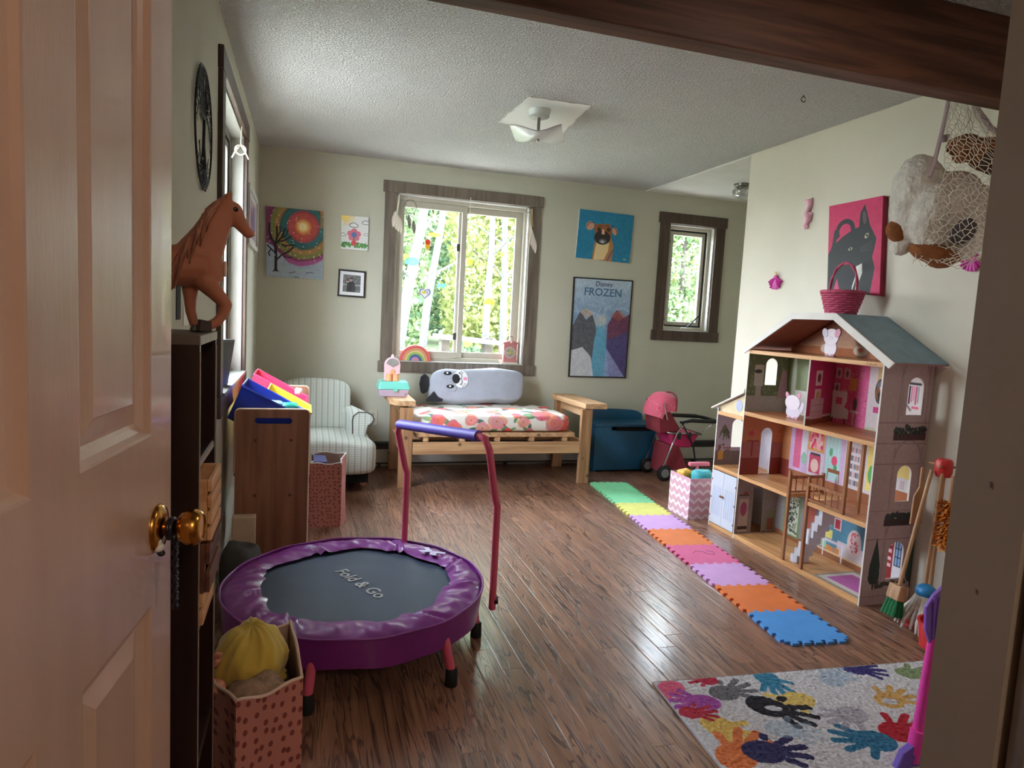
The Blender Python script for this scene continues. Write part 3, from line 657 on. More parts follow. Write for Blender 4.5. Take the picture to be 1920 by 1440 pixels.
def patch(name, x, z, rx, rz, mat_, e=.004, parent=pw, rot=0, hole=0):
    g = G(); n = 20; base = []
    for lay_ in range(5):
        for k in range(n):
            w = 2*math.pi*k/n; q = (lay_/4) if not hole else hole+(1-hole)*lay_/4; dx, dz = rx*q*math.cos(w), rz*q*math.sin(w); g.v.append(tuple(PR @ on_pillow(x+dx*math.cos(rot)-dz*math.sin(rot), z+dx*math.sin(rot)+dz*math.cos(rot), e)+PC))
    for l_ in range(4):
        for k in range(n): g.f.append((l_*n+k, l_*n+(k+1) % n, (l_+1)*n+(k+1) % n, (l_+1)*n+k))
    return obj(name, g, mat_, parent, smooth=180)
for x, z in ((-.262, .085), (-.245, -.03)):
    if z < 0:
        patch('eye_patch', x-.005, z, .056, .056, m_greyp, .004); patch('eye_patch', x-.005, z, .052, .052, m_pup, .005)
    e = patch('eye', x, z, .032, .017, m_ink, .007); obj('glint', G().ell(PR @ on_pillow(x-.002, z+.001, .010)+PC, (.009, .002, .008), 8, 6), m_white, e, smooth=180)
patch('muzzle', -.155, .036, .062, .078, m_white, .004)
patch('nose', -.195, .036, .032, .042, m_ink, .007)
g = G()
for s in (-1, 1): g.tube([PR @ on_pillow(-.165+.02*math.sin(t), .036+s*(.024-.024*math.cos(t)), .008)+PC for t in np.linspace(-.3, 3.4, 10)], .0022, 5)
obj('mouth', g, m_ink, pw, smooth=180); patch('tongue', -.118, .036, .018, .014, m_pinkp, .007)
for k, (x, z) in enumerate([(-.165, .09), (-.148, .098), (-.155, .08), (-.138, .088), (-.152, -.016), (-.132, -.022), (-.142, -.034), (-.122, -.008)]): patch('freckle', x, z, .004, .004, m_ink, .007)
for nm, zz, pts in (('ear', 0, [(-.405, .07), (-.44, .10), (-.475, .07), (-.487, .01), (-.478, -.06), (-.455, -.075), (-.42, -.055), (-.405, 0)]), ('ear', 1, [(-.375, -.06), (-.41, -.10), (-.445, -.128), (-.44, -.15), (-.37, -.152), (-.31, -.148), (-.30, -.13), (-.34, -.11)])):
    g = G().prism(pts, -.028 if not zz else -.06, .006 if not zz else -.03, 'y').xf(Matrix.Translation(PC) @ PR.to_4x4()); obj(nm, g, m_black, pw, bevel=.009, smooth=60)

# box, toy castle, rainbow, toy clock
m_mint = M('mint_plastic', (120, 206, 188), rough=.35, var=.03, coat=.2); m_lilac = M('pale_lilac_plastic', (198, 178, 196), rough=.4, var=.03)
mb = thing('craft_case', 'plastic case with mint lid and lilac base on the daybed arm', 'box', (.655, 5.16, .653))
def tray(x0, x1, y0, y1, z0, z1, i): return G().hexa([(x0+i, y0+i, z0), (x1-i, y0+i, z0), (x1-i, y1-i, z0), (x0+i, y1-i, z0)], [(x0, y0, z1), (x1, y0, z1), (x1, y1, z1), (x0, y1, z1)])
obj('base', tray(.535, .765, 5.06, 5.24, .653, .708, .016), m_lilac, mb, bevel=.006)
g = G().hexa([(.528, 5.053, .708), (.772, 5.053, .708), (.772, 5.247, .708), (.528, 5.247, .708)], [(.545, 5.07, .768), (.755, 5.07, .768), (.755, 5.23, .768), (.545, 5.23, .768)])
obj('lid', g, m_mint, mb, bevel=.008, seg=3); obj('latch', G().box(.645, 5.047, .694, .675, 5.056, .716), m_mint, mb, bevel=.003)
text('print', 'Ll', .026, m_ink, mb, frame3((.737, 5.063, .668), (1, 0, 0), (0, -.25, 1)))
m_pk = M('pale_pink_plastic', (232, 190, 196), rough=.45, var=.03); m_or = M('peach_orange_plastic', (236, 168, 120), rough=.4, var=.04); m_cl = glass_mat('clear_plastic', (.78, .82, .78), .12)
cs = thing('toy_castle', 'pink arched toy castle with orange towers on the mint case', 'toy', (.64, 5.16, .769))
ar = [(.583, .769), (.697, .769), (.703, .885)]+[(.643+.060*math.cos(t), .885+.062*math.sin(t)) for t in np.linspace(0, math.pi, 13)][1:-1]+[(.583, .885)]
obj('body', G().prism(ar, 5.145, 5.195, 'y'), m_pk, cs, bevel=.004)
obj('arch_window', G().prism([(.643+.048*math.cos(t), .893+.046*math.sin(t)) for t in np.linspace(.1, math.pi-.1, 12)]+[(.62, .885), (.643, .872), (.666, .885)][::1], 5.140, 5.1445, 'y'), M('clear_grey', (150, 146, 140), rough=.2), cs)
obj('door', G().prism([(.624, .80), (.662, .80), (.662, .83)]+[(.643+.019*math.cos(t), .83+.028*math.sin(t)) for t in np.linspace(.2, math.pi-.2, 8)]+[(.624, .83)], 5.138, 5.144, 'y'), m_or, cs, bevel=.002)
for xx in (.617, .669): obj('tower', G().lathe([(.026, .769), (.026, .806), (.024, .808), (.024, .822), (.018, .822), (.018, .815)], (xx, 5.134, 0), 16, cap=True), m_or, cs, smooth=40)
obj('finial', G().lathe([(.012, .945), (.013, .955), (.007, .966), (.0005, .972)], (.643, 5.17, 0), 12), m_pk, cs, smooth=60)
rb_ = thing('stacking_rainbow', 'wooden rainbow of nested arches on the window sill', 'toy', (.884, 5.61, .894))
for k, (c, r0, r1) in enumerate([((206, 92, 92), .130, .108), ((206, 140, 96), .107, .088), ((206, 186, 130), .087, .070), ((130, 168, 84), .069, .052), ((66, 92, 150), .051, .034), ((190, 130, 150), .033, .004)]):
    a = np.linspace(0, math.pi, 25); P = [(.884+r0*math.cos(t), .894+r0*math.sin(t)) for t in a]+[(.884+r1*math.cos(t), .894+r1*math.sin(t)) for t in a[::-1]]
    o = obj('arch', G().prism(P, 5.585, 5.628, 'y'), M('arch_paint', c, rough=.6, var=.04), rb_, bevel=.002)
    o['label'] = ['red outer arch', 'orange arch', 'tan arch', 'green arch', 'blue arch', 'pink core'][k]
tk = thing('toy_clock', 'faded red toy music clock with a wire handle on the window sill', 'toy', (1.71, 5.61, .894))
m_red = M('faded_red_wood', (178, 112, 108), rough=.6, var=.08); m_cream = M('aged_cream', (214, 200, 182), rough=.6, var=.06)
obj('body', G().box(1.650, 5.585, .905, 1.770, 5.632, 1.070), m_red, tk, bevel=.003)
obj('base', G().box(1.632, 5.578, .894, 1.782, 5.638, .907), m_cream, tk, bevel=.002)
obj('roof', G().prism([(1.638, 1.068), (1.782, 1.068), (1.782, 1.076), (1.71, 1.100), (1.638, 1.076)], 5.578, 5.636, 'y'), m_red, tk, bevel=.002)
g = G().tube([(1.672, 5.607, 1.088), (1.684, 5.607, 1.090), (1.686, 5.607, 1.124), (1.692, 5.607, 1.130), (1.728, 5.607, 1.130), (1.734, 5.607, 1.124), (1.736, 5.607, 1.092)], .0028, 6); obj('handle', g, M('handle_steel', (92, 80, 66), metal=.7), tk, smooth=60)
cv = Cv(128, 128, (168, 150, 140)).ell(.5, .5, .48, .48, (186, 168, 154)).ell(.5, .5, .36, .36, (146, 140, 128))
for k, c in enumerate([(176, 168, 70), (190, 120, 100), (90, 120, 130), (200, 180, 160), (120, 140, 90), (176, 168, 90)]): cv.ell(.5+.22*math.cos(k), .5+.22*math.sin(k), .08, .08, c)
for k in range(12): cv.ell(.5+.42*math.cos(k*math.pi/6), .5+.42*math.sin(k*math.pi/6), .025, .025, (90, 70, 66))
cv.line([(.5, .5), (.36, .8)], .04, (200, 180, 150)).ring(.5, .5, .06, .03, (206, 204, 60))
a = np.linspace(0, 2*math.pi, 29)[:-1]
obj('dial', G().prism([(1.706+.052*math.cos(t), .992+.052*math.sin(t)) for t in a], 5.580, 5.5845, 'y'), cv.mat('dial_print'), tk, uv=(0, 1.654, 1.758, 2, .94, 1.044))
obj('knob', G().lathe([(.008, 5.579), (.008, 5.572), (.0005, 5.572)][::-1], (1.706, 0, .992), 12, 'y'), M('dial_yellow', (206, 200, 70)), tk)
obj('side_key', G().cyl((1.645, 5.607, .915), (1.622, 5.607, .915), .009), m_cream, tk, smooth=40)
obj('finial', G().lathe([(.011, 5.582), (.009, 5.572), (.0005, 5.571)][::-1], (1.712, 0, 1.084), 12, 'y'), m_cream, tk, smooth=60)

# ================================================================ armchair
m_plaid = plaid_mat(); m_leg = wood('chair_foot_wood', (196, 140, 96), (160, 104, 66), axis=0); m_dark = M('void_shade_and_fabric', (22, 20, 20), rough=1, var=0)
ac = thing('armchair', 'low rocker armchair in cream and olive plaid in the corner by the window', 'armchair', (.08, 5.1, 0))
def bk(p): return (p.x, p.y+.10*(p.z+.2), p.z+.028*(1-(p.x/.27)**2)*(p.z > .05)-.0*p.x)
obj('backrest', G().ell((.085, 5.33, .545), (.265, .085, .185), 32, 18, Matrix.Rotation(R(-10), 3, 'X'), .34, .40, bk), m_plaid, ac, smooth=180)
def st(p): return (p.x*(1+.06*(p.y < 0)), p.y, p.z+(.035*(1-(p.x/.44)**2) if p.z > 0 else 0))
obj('seat', G().ell((.093, 5.00, .245), (.39, .29, .118), 36, 18, None, .30, .26, st), m_plaid, ac, smooth=180)
for s in (1, -1):
    cx = .088+s*.315
    prof = [(-.05, .28), (-.06, .48), (-.055, .515), (-.02, .545), (.045, .545), (.085, .525), (.10, .49), (.085, .46), (.055, .44), (.045, .38), (.04, .28)]
    P = [(cx+s*a, z) for a, z in prof]
    SH = Matrix(((1, s*-.24, 0, s*.24*4.985), (0, 1, 0, 0), (0, 0, 1, 0), (0, 0, 0, 1)))
    o = obj('armrest', G().prism(P if s > 0 else P[::-1], 4.985, 5.36, 'y').xf(SH), m_plaid, ac, bevel=.012, smooth=50, seg=3)
    g = G().tube([(cx+s*(a*1.0), 4.985, z) for a, z in prof[:9]], .004, 6); obj('piping', g, M('piping_dark', (70, 68, 60)), o, smooth=60)
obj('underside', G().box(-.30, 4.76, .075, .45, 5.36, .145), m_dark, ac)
for x, y in ((-.28, 4.80), (.42, 4.84), (-.28, 5.30), (.42, 5.30)): obj('foot', G().cyl((x, y-.03, .062), (x, y+.10, .05), .024, .018), m_leg, ac, smooth=40)
for x in (-.20, .36):
    g = G().tube([(x, 4.78+.55*t, .018+.06*(2*t-1)**2) for t in np.linspace(0, 1, 9)], .016, 6); obj('rocker', g, M('rocker_dark', (40, 30, 26)), ac, smooth=60)

# ================================================================ blue chest and doll stroller
m_blue = M('teal_blue_paint', (24, 88, 122), rough=.5, var=.05, scale=4)
ch = thing('toy_chest', 'teal blue wooden toy chest with an arched back beside the daybed', 'chest', (2.7, 5.4, 0))
obj('body', G().box(2.405, 5.235, .02, 2.995, 5.50, .40), m_blue, ch, bevel=.004)
g = G().box(2.56, 5.226, .37, 2.60, 5.24, .40).box(2.405, 5.226, .02, 2.60, 5.235, .40).box(2.60, 5.226, .02, 2.995, 5.235, .362).box(2.972, 5.226, .362, 2.995, 5.235, .40); obj('front_panel', g, m_blue, ch)
obj('finger_gap_shade', G().box(2.605, 5.229, .366, 2.97, 5.236, .40), m_dark, ch)  # dark slab standing in for the shade inside the finger slot
obj('lid', G().box(2.395, 5.215, .402, 3.012, 5.50, .424), m_blue, ch, bevel=.004)
P = [(2.40, .02), (2.985, .02), (2.985, .44)]+[(2.985-.14+.14*math.cos(t), .46+.055*math.sin(t)) for t in np.linspace(.1, 1.5, 8)]+[(2.70, .522), (2.40, .522)]
obj('backrest', G().prism(P, 5.485, 5.508, 'y'), m_blue, ch, bevel=.003)
for x in (2.41, 2.96): obj('foot', G().box(x, 5.25, 0, x+.03, 5.48, .021), m_blue, ch)
m_hood = M('pink_dot_fabric', (214, 92, 116), rough=.85, alt=(236, 170, 178), scale=60, lo=.30, hi=.38); m_hpk = M('hot_pink_fabric', (196, 44, 100), rough=.8, var=.08); m_mar = M('maroon_fabric', (132, 42, 54), rough=.9, var=.08)
m_bk = M('black_plastic', (24, 23, 25), rough=.45, var=.05); m_chr = M('chrome_tube', (170, 168, 166), rough=.25, metal=1, var=0)
ds = thing('doll_stroller', 'pink doll stroller with a dotted hood and black handle by the chest', 'stroller', (3.2, 5.2, 0))
hx, hz = 3.02, .56
def hood(u, v):
    a = math.pi*(.05+.72*u); b = math.pi*v; return (hx+.155*math.cos(a)*(1) + .02, 5.2-.15*math.cos(b)*(1), hz+.03+.165*math.sin(a)*(.45+.55*math.sin(b)**.7))
obj('hood', G().grid(lambda u, v: (hx-.16*math.cos(math.pi*(.0+.62*u))*(.55+.45*math.sin(math.pi*v)), 5.2-.15*math.cos(math.pi*v), hz-.05+.23*math.sin(math.pi*(.0+.62*u)+.15)*(.35+.65*math.sin(math.pi*v)**.6)), 10, 14), m_hood, ds, smooth=180)
obj('hood_rim', G().tube([(hx+.055*(.55+.45*math.sin(math.pi*v)), 5.2-.15*math.cos(math.pi*v), hz-.05+.225*(.35+.65*math.sin(math.pi*v)**.6)) for v in np.linspace(0, 1, 15)], .007, 6), m_mar, ds, smooth=60)
obj('seat', G().hexa([(2.93, 5.08, .40), (3.14, 5.08, .42), (3.14, 5.32, .42), (2.93, 5.32, .40)], [(2.90, 5.07, .62), (2.97, 5.07, .64), (2.97, 5.33, .64), (2.90, 5.33, .62)]), m_mar, ds, bevel=.01)
g = G().hexa([(3.075, 5.09, .275), (3.24, 5.09, .275), (3.24, 5.31, .275), (3.075, 5.31, .275)], [(3.02, 5.06, .405), (3.30, 5.06, .395), (3.30, 5.34, .395), (3.02, 5.34, .405)])
bs = obj('basket', g, m_hpk, ds, bevel=.012, seg=3)
obj('lining', G().hexa([(3.035, 5.075, .402), (3.285, 5.075, .394), (3.285, 5.325, .394), (3.035, 5.325, .402)], [(3.035, 5.075, .410), (3.285, 5.075, .402), (3.285, 5.325, .402), (3.035, 5.325, .410)]), m_hood, bs)
obj('rim', G().tube([(3.01, 5.05, .408), (3.31, 5.05, .398), (3.31, 5.35, .398), (3.01, 5.35, .408)], .008, 6, True), m_chr, bs, smooth=60)
for x in (3.09, 3.19): obj('strap', G().box(x, 5.043, .355, x+.022, 5.056, .415), m_bk, bs)
for y in (5.05, 5.35):
    obj('frame_tube', G().tube([(2.96, y, .10), (3.08, y, .42), (3.16, y, .51)], .008, 6), m_chr, ds, smooth=60)
    obj('frame_tube', G().tube([(3.30, y, .06), (3.24, y, .30), (3.12, y, .49)], .008, 6), m_bk, ds, smooth=60)
    obj('hood_strut', G().tube([(2.935, y, .66), (2.975, y, .52)], .005, 6), m_chr, ds, smooth=60)
    obj('push_bar', G().tube([(3.10, y, .50), (3.20, y, .515), (3.44, y, .508), (3.465, y, .50)], [.012, .017, .018, .012], 8), m_bk, ds, smooth=60)
    obj('brace', G().tube([(3.32, y, .42), (3.42, y, .485)], .006, 6), m_chr, ds, smooth=60)
    for x, rr_ in ((2.985, .068), (3.30, .06)):
        w = obj('wheel', G().lathe([(.2*rr_, y-.012), (rr_*.8, y-.014), (rr_, y-.008), (rr_, y+.008), (rr_*.8, y+.014), (.2*rr_, y+.012)], (x, 0, rr_), 20, 'y'), m_bk, ds, smooth=40)
        obj('hubcap', G().lathe([(rr_*.55, y-.0155), (rr_*.5, y-.018), (.0005, y-.018)][::-1], (x, 0, rr_), 14, 'y'), M('wheel_grey', (120, 120, 118)), w)
obj('handle_grip', G().tube([(3.46, 5.05, .505), (3.475, 5.12, .507), (3.475, 5.28, .507), (3.46, 5.35, .505)], .015, 8), m_bk, ds, smooth=60)
obj('seat_base', G().hexa([(3.0, 5.07, .05), (3.25, 5.07, .05), (3.25, 5.33, .05), (3.0, 5.33, .05)], [(3.02, 5.08, .30), (3.12, 5.08, .30), (3.12, 5.32, .30), (3.02, 5.32, .30)]), m_mar, ds, bevel=.01)
ds.location = (ds.location.x-.085, ds.location.y-.17, 0)
# chevron cube with toys
cv = Cv(256, 256, (216, 168, 184))
for k in range(-1, 6):
    p = []; 
    for j in range(9): p.append((j/8, k*.2+.06+(.09 if j % 2 else 0)))
    cv.poly(p+[(u, v+.075) for u, v in p[::-1]], (238, 226, 234))
m_chv = cv.mat('chevron_print', .85)
cb = thing('storage_cube', 'fabric storage cube with pink and white chevrons beside the dollhouse', 'bin', (2.63, 3.99, 0))
obj('side', G().box(2.495, 3.855, .0, 2.501, 4.115, .282), m_chv, cb, uv=(1, 3.855, 4.115, 2, 0, .285)); obj('side', G().box(2.501, 3.855, 0, 2.765, 3.861, .282), m_chv, cb, uv=(0, 2.501, 2.765, 2, 0, .285))
m_lin = M('grey_lining', (150, 140, 148), rough=.9)
obj('side', G().box(2.759, 3.861, 0, 2.765, 4.115, .282), m_chv, cb, uv=(1, 3.855, 4.115, 2, 0, .285)); obj('side', G().box(2.501, 4.109, 0, 2.759, 4.115, .282), m_lin, cb); obj('bottom', G().box(2.501, 3.861, .002, 2.759, 4.109, .01), m_lin, cb)
m_tq = M('turquoise_plastic', (78, 186, 196), rough=.45, var=.05); m_yl = M('yellow_plastic', (232, 176, 62), rough=.45, var=.05); m_pp = M('coral_pink_plastic', (232, 122, 144), rough=.45, var=.05)
def lump(name, label, c, r, mm, sd, cat='toy', e=.6):
    rr = random.Random(sd); ph = [rr.uniform(0, 6) for _ in range(6)]
    f = lambda p: (p.x*(1+.12*math.sin(p.y*60/ r[1]*.06+ph[0])), p.y*(1+.12*math.sin(p.z/r[2]*3+ph[1])), p.z*(1+.18*math.sin(p.x/r[0]*4+ph[2])*math.sin(p.y/r[1]*3+ph[3])))
    return tag(obj(name, G().ell(c, r, 20, 12, None, e, e, f), mm, smooth=180), label, cat)
lump('toy_whale', 'turquoise plastic toy poking out of the chevron cube', (2.63, 3.93, .275), (.07, .05, .05), m_tq, 1, 'toy')
lump('toy_boat', 'yellow plastic toy lying in the chevron cube', (2.56, 4.03, .272), (.05, .045, .035), m_yl, 2, 'toy')
tl_ = thing('toy_hammer', 'coral pink plastic toy hammer sticking up from the chevron cube', 'toy', (2.66, 4.05, .25))
obj('shaft', G().cyl((2.655, 4.03, .17), (2.665, 4.05, .335), .011), m_pp, tl_, smooth=40); obj('head', G().box(2.60, 4.035, .325, 2.76, 4.07, .352), m_pp, tl_, bevel=.006)
# ================================================================ left side: bookcase, horse, crates, bins
m_esp = wood('espresso_veneer', (44, 26, 22), (30, 17, 15), rough=.3, axis=2, scale=10)
m_espe = M('pale_scuffed_edge', (150, 140, 130), rough=.5, var=.12, scale=30)
bx0, bx1, by0, by1, bh = -.358, -.182, 1.325, 1.565, 1.237
bc = thing('bookcase', 'tall narrow espresso bookcase against the wall behind the door', 'bookcase', (-.27, 1.44, 0))
obj('side_panel', G().box(bx0, by0, 0, bx1, by0+.016, bh-.018), m_esp, bc, bevel=.001); obj('side_panel', G().box(bx0, by1-.016, 0, bx1, by1, bh-.018), m_esp, bc, bevel=.001)
obj('top_panel', G().box(bx0, by0, bh-.018, bx1, by1, bh), M('dusty_top', (96, 84, 76), rough=.6, var=.15), bc, bevel=.001)
obj('back_panel', G().box(bx0, by0+.016, 0, bx0+.006, by1-.016, bh-.018), m_esp, bc)
for z in (.06, .375, .66, .985): obj('shelf', G().box(bx0+.006, by0+.016, z, bx1-.003, by1-.016, z+.018), m_esp, bc, bevel=.001)
g = G().box(bx1, by0+.001, 0, bx1+.0015, by0+.006, bh-.03).box(bx1, by0, bh-.0175, bx1+.0015, by1, bh-.001).box(bx1, by1-.008, 0, bx1+.0015, by1-.002, bh-.03).box(bx1-.003, by0+.017, .988, bx1-.0015, by1-.017, 1.000)
obj('edge_band', g, m_espe, bc)
# crates sitting in the bookcase, sticking out a little
m_cr = wood('crate_pine', (222, 172, 124), (196, 140, 94), rough=.6, axis=1, scale=12); m_crd = wood('crate_stained', (112, 66, 46), (82, 46, 32), rough=.6, axis=1, scale=12)
def crate(label, z, x0, x1, y0, y1, h, mm, n=3):
    t = thing('wooden_crate', label, 'crate', ((x0+x1)/2, (y0+y1)/2, z), 0, 'crates in the bookcase'); s = h/(n+.4*(n-1)); 
    for k in range(n):
        zz = z+k*s*1.4
        obj('slat', G().box(x1-.008, y0, zz, x1, y1, zz+s), mm, t, bevel=.001); obj('slat', G().box(x0, y0+.01, zz, x0+.008, y1-.01, zz+s), mm, t)
    obj('end_board', G().box(x0, y0, z, x1-.0085, y0+.010, z+h), mm, t, bevel=.001); obj('end_board', G().box(x0, y1-.010, z, x1-.0085, y1, z+h), mm, t, bevel=.001)
    obj('bottom_board', G().box(x0+.009, y0+.011, z, x1-.009, y1-.011, z+.006), mm, t); return t
crate('pale wooden slatted crate on the bookcase, just above the door knob', .845, -.34, -.163, 1.352, 1.500, .118, m_cr, 4)
crate('dark stained wooden crate between two pale crates in the bookcase', .744, -.34, -.165, 1.348, 1.500, .095, m_crd, 2)
crate('pale wooden slatted crate below the dark one in the bookcase', .6785, -.34, -.176, 1.348, 1.500, .062, m_cr, 2)
obj('crate_riser', G().box(-.33, 1.36, .840, -.16, 1.53, .844), m_crd, bc)
tag(obj('dark_jar', G().lathe([(.03, .853), (.034, .86), (.034, .94), (.028, .955), (.0005, .956)], (-.235, 1.42, 0), 18), m_bk, smooth=50), 'dark round jar standing in the pale crate above the door knob', 'jar')

# horse figure on the bookcase
m_horse = M('chestnut_flock', (172, 108, 80), rough=.62, var=.10, scale=14, sheen=.1); m_hoof = M('hoof_dark', (46, 28, 24), rough=.4); m_mane = M('faded_mane', (176, 122, 96), rough=.6, alt=(128, 74, 52), scale=60, stretch=(1, 1, .3))
hb = 1.2375
def hp(a, b, y=0.): return Vector((a, y, b))   # figure plane: a forwards, b upwards from the hooves
hs = thing('horse_figure', 'chestnut toy horse with a raised foreleg standing on the dark bookcase', 'figure', (-.205, 1.47, hb), R(18))
def capsule(g, pts, rs, ny=12, sq=1.0): g.tube(pts, rs, ny); [g.ell(p, (r*sq, r*sq, r*sq), 10, 8) for p, r in zip(pts, rs)]; return g
g = G()
capsule(g, [hp(-.155, .125), hp(-.10, .120), hp(-.045, .128), hp(.005, .132)], [.040, .037, .040, .043], 14)
g.ell(hp(.018, .122), (.030, .036, .040), 14, 10); g.ell(hp(-.165, .130), (.034, .040, .042), 14, 10)
capsule(g, [hp(.000, .150), hp(.022, .195), hp(.043, .240)], [.044, .033, .024], 12)
capsule(g, [hp(.048, .250), hp(.062, .243), hp(.077, .223), hp(.092, .205)], [.021, .0215, .0145, .0105], 12); g.ell(hp(.094, .204), (.0115, .011, .0095), 10, 8)
g.ell(hp(.060, .230), (.018, .013, .016), 10, 8)
for sy in (-1, 1): g.tube([hp(.052, .264, .010*sy), hp(.054, .276, .012*sy), hp(.059, .285, .011*sy)], [.0062, .0068, .001], 8)
# far foreleg straight, near foreleg lifted, two hind legs
capsule(g, [hp(-.012, .095, .018), hp(-.012, .066, .018), hp(-.011, .040, .018), hp(-.004, .014, .018)], [.018, .0125, .0105, .0095], 10)
capsule(g, [hp(.010, .100, -.018), hp(.032, .075, -.018), hp(.048, .057, -.018)], [.022, .0155, .0125], 10)
capsule(g, [hp(.048, .057, -.018), hp(.042, .036, -.018), hp(.032, .022, -.018), hp(.018, .014, -.018)], [.0125, .0105, .0105, .010], 10)
for sy, o in ((-.02, .0), (.02, .03)):
    capsule(g, [hp(-.155+o, .118, sy), hp(-.140+o, .085, sy), hp(-.165+o, .055, sy), hp(-.158+o, .015, sy)], [.030, .019, .0125, .0105], 10)
b = obj('body', g, m_horse, hs, local=True, smooth=180)
rm = b.modifiers.new('remesh', 'REMESH'); rm.mode = 'VOXEL'; rm.voxel_size = .0032; rm.use_smooth_shade = True
sm = b.modifiers.new('smooth', 'SMOOTH'); sm.factor = .5; sm.iterations = 5
for (a, bb, yy, tilt) in ((.000, .0, .018, 0), (-.153, .0, -.02, 0), (-.123, .0, .02, 0)): obj('hoof', G().hexa([(a-.012, yy-.011, 0), (a+.014, yy-.011, 0), (a+.014, yy+.011, 0), (a-.012, yy+.011, 0)], [(a-.009, yy-.009, .014), (a+.006, yy-.009, .014), (a+.006, yy+.009, .014), (a-.009, yy+.009, .014)]), m_hoof, hs, local=True, bevel=.002)
g = G().hexa([(-.004, -.029, .002), (.020, -.029, .001), (.020, -.007, .001), (-.004, -.007, .002)], [(-.002, -.028, .026), (.020, -.028, .022), (.020, -.008, .022), (-.002, -.008, .026)]); obj('hoof', g, m_hoof, hs, local=True, bevel=.002)

g = G(); rr = random.Random(9)
for k in range(46):
    t = k/45; p0 = hp(.046-.062*t+rr.uniform(-.003, .003), .270-.098*t, rr.uniform(-.006, .006)); L = .06+.075*t+rr.uniform(-.01, .012); s = rr.choice((-1, -1, 1))
    pts = [p0, p0+Vector((-.014, s*.022, -.012)), p0+Vector((-.026-.02*t, s*(.032+.008*t), -.45*L)), p0+Vector((-.034-.03*t, s*(.036+.006*t), -L))]
    g.tube(pts, [.0035, .0045, .004, .0015], 5)
obj('mane', g, m_mane, hs, local=True, smooth=180)
g = G()
for k in range(14): 
    a = rr.uniform(-.012, .012); g.tube([hp(-.198, .15, a*.4), hp(-.212, .13, a), hp(-.208, .08, a*1.4), hp(-.202, .035, a*1.2)], [.004, .006, .006, .002], 5)
obj('tail', g, m_mane, hs, local=True, smooth=180)
g = G().ell(hp(.064, .247, -.0195), (.0055, .0025, .0048), 10, 8).ell(hp(.064, .247, .0195), (.0055, .0025, .0048), 10, 8); obj('eyes', g, M('horse_eye', (26, 18, 16), rough=.15), hs, local=True, smooth=180)
g = G().ell(hp(.1045, .205, 0), (.0022, .006, .0045), 8, 6).ell(hp(.0465, .128, -.012), (.004, .010, .016), 10, 8); obj('white_mark', g, M('flock_white', (226, 206, 190), rough=.8), hs, local=True, smooth=180)

# things on the wall beside the bookcase
m_iron = M('black_iron', (28, 27, 28), rough=.5, metal=.4, var=.1); m_paper = M('white_paper', (226, 222, 214), rough=.9, var=.02)
ta = thing('tree_of_life_wall_art', 'round black metal tree silhouette hanging on the wall above the horse', 'wall art', (-.355, 2.64, 1.69))
def wp(y, z, x=-.354): return (x, 2.64+y, 1.898+z)
g = G(); rr = random.Random(12)
obj('hoop', G().tube([wp(.198*math.cos(t), .205*math.sin(t)) for t in np.linspace(0, 2*math.pi, 41)[:-1]], .0035, 6, True), m_iron, ta, smooth=60)
obj('trunk', G().tube([wp(.0, -.14), wp(-.006, -.06), wp(.004, .02), wp(0, .07)], [.011, .0055, .005, .004], 8), m_iron, ta, smooth=60)
def grow(p, a, L, r, d):
    q = (p[0]+math.cos(a)*L, p[1]+math.sin(a)*L)
    if math.hypot(*q) > .215: return
    m_ = ((p[0]+q[0])/2+rr.uniform(-.008, .008), (p[1]+q[1])/2); g.tube([wp(*p), wp(*m_), wp(*q)], [r, r*.85, r*.7], 5)
    if d: [grow(q, a+rr.uniform(-.25, .25)+s*rr.uniform(.25, .6), L*rr.uniform(.72, .9), r*.74, d-1) for s in (-1, 1)]
for a in (.2, .5, .8, 1.1, 1.4, 1.57, 1.8, 2.1, 2.4, 2.7, 2.95): grow((0, .03), a, .062, .0034, 5)
obj('branches', g, m_iron, ta, smooth=60); g = G()
for a in (-.3, -.75, -1.2, -1.57, -1.95, -2.4, -2.85): grow((0, -.10), a, .045, .0042, 3)
obj('roots', g, m_iron, ta, smooth=60)
cv = Cv(96, 128, (228, 224, 216)); rr = random.Random(2)
for k in range(14): u = rr.uniform(.1, .8); cv.line([(u, rr.uniform(.05, .5)), (u+rr.uniform(-.1, .1), rr.uniform(.5, .95))], .015, (150, 146, 140))
tag(obj('child_drawing', G().box(-.3625, 2.29, 1.22, -.361, 2.50, 1.40), cv.mat('pencil_scribble'), uv=(1, 2.29, 2.50, 2, 1.22, 1.40)), 'pencil scribble on white paper taped to the wall behind the horse', 'drawing')
tag(obj('red_pennant', G().prism([(2.93, 1.42), (3.05, 1.42), (3.01, 1.345), (2.975, 1.30)], -.3625, -.360, 'x'), M('red_felt', (206, 52, 70), rough=.9), bevel=.0005), 'small red felt pennant on the wall beyond the horse legs', 'decoration')
tag(obj('dark_notice', G().box(-.3625, 2.17, 1.24, -.360, 2.235, 1.36), m_ink), 'narrow dark card on the wall next to the pencil drawing', 'card')
pf = thing('white_framed_picture', 'white framed picture on the side wall past the window casing', 'picture', (-.352, 4.85, 1.66))
obj('frame', rectframe(4.47, 5.22, 1.665, 2.03, .03, -.3625, -.338, side='x'), m_liner, pf, bevel=.003)
cv = Cv(160, 80, (196, 192, 188)).rect(.05, .1, .95, .9, (150, 130, 136)).ell(.35, .55, .14, .3, (120, 60, 90)).ell(.65, .5, .16, .32, (90, 80, 110)).noise(18, 10)
obj('print', G().box(-.361, 4.50, 1.695, -.352, 5.19, 2.0), cv.mat('framed_print'), pf, uv=(1, 4.50, 5.19, 2, 1.695, 2.0))
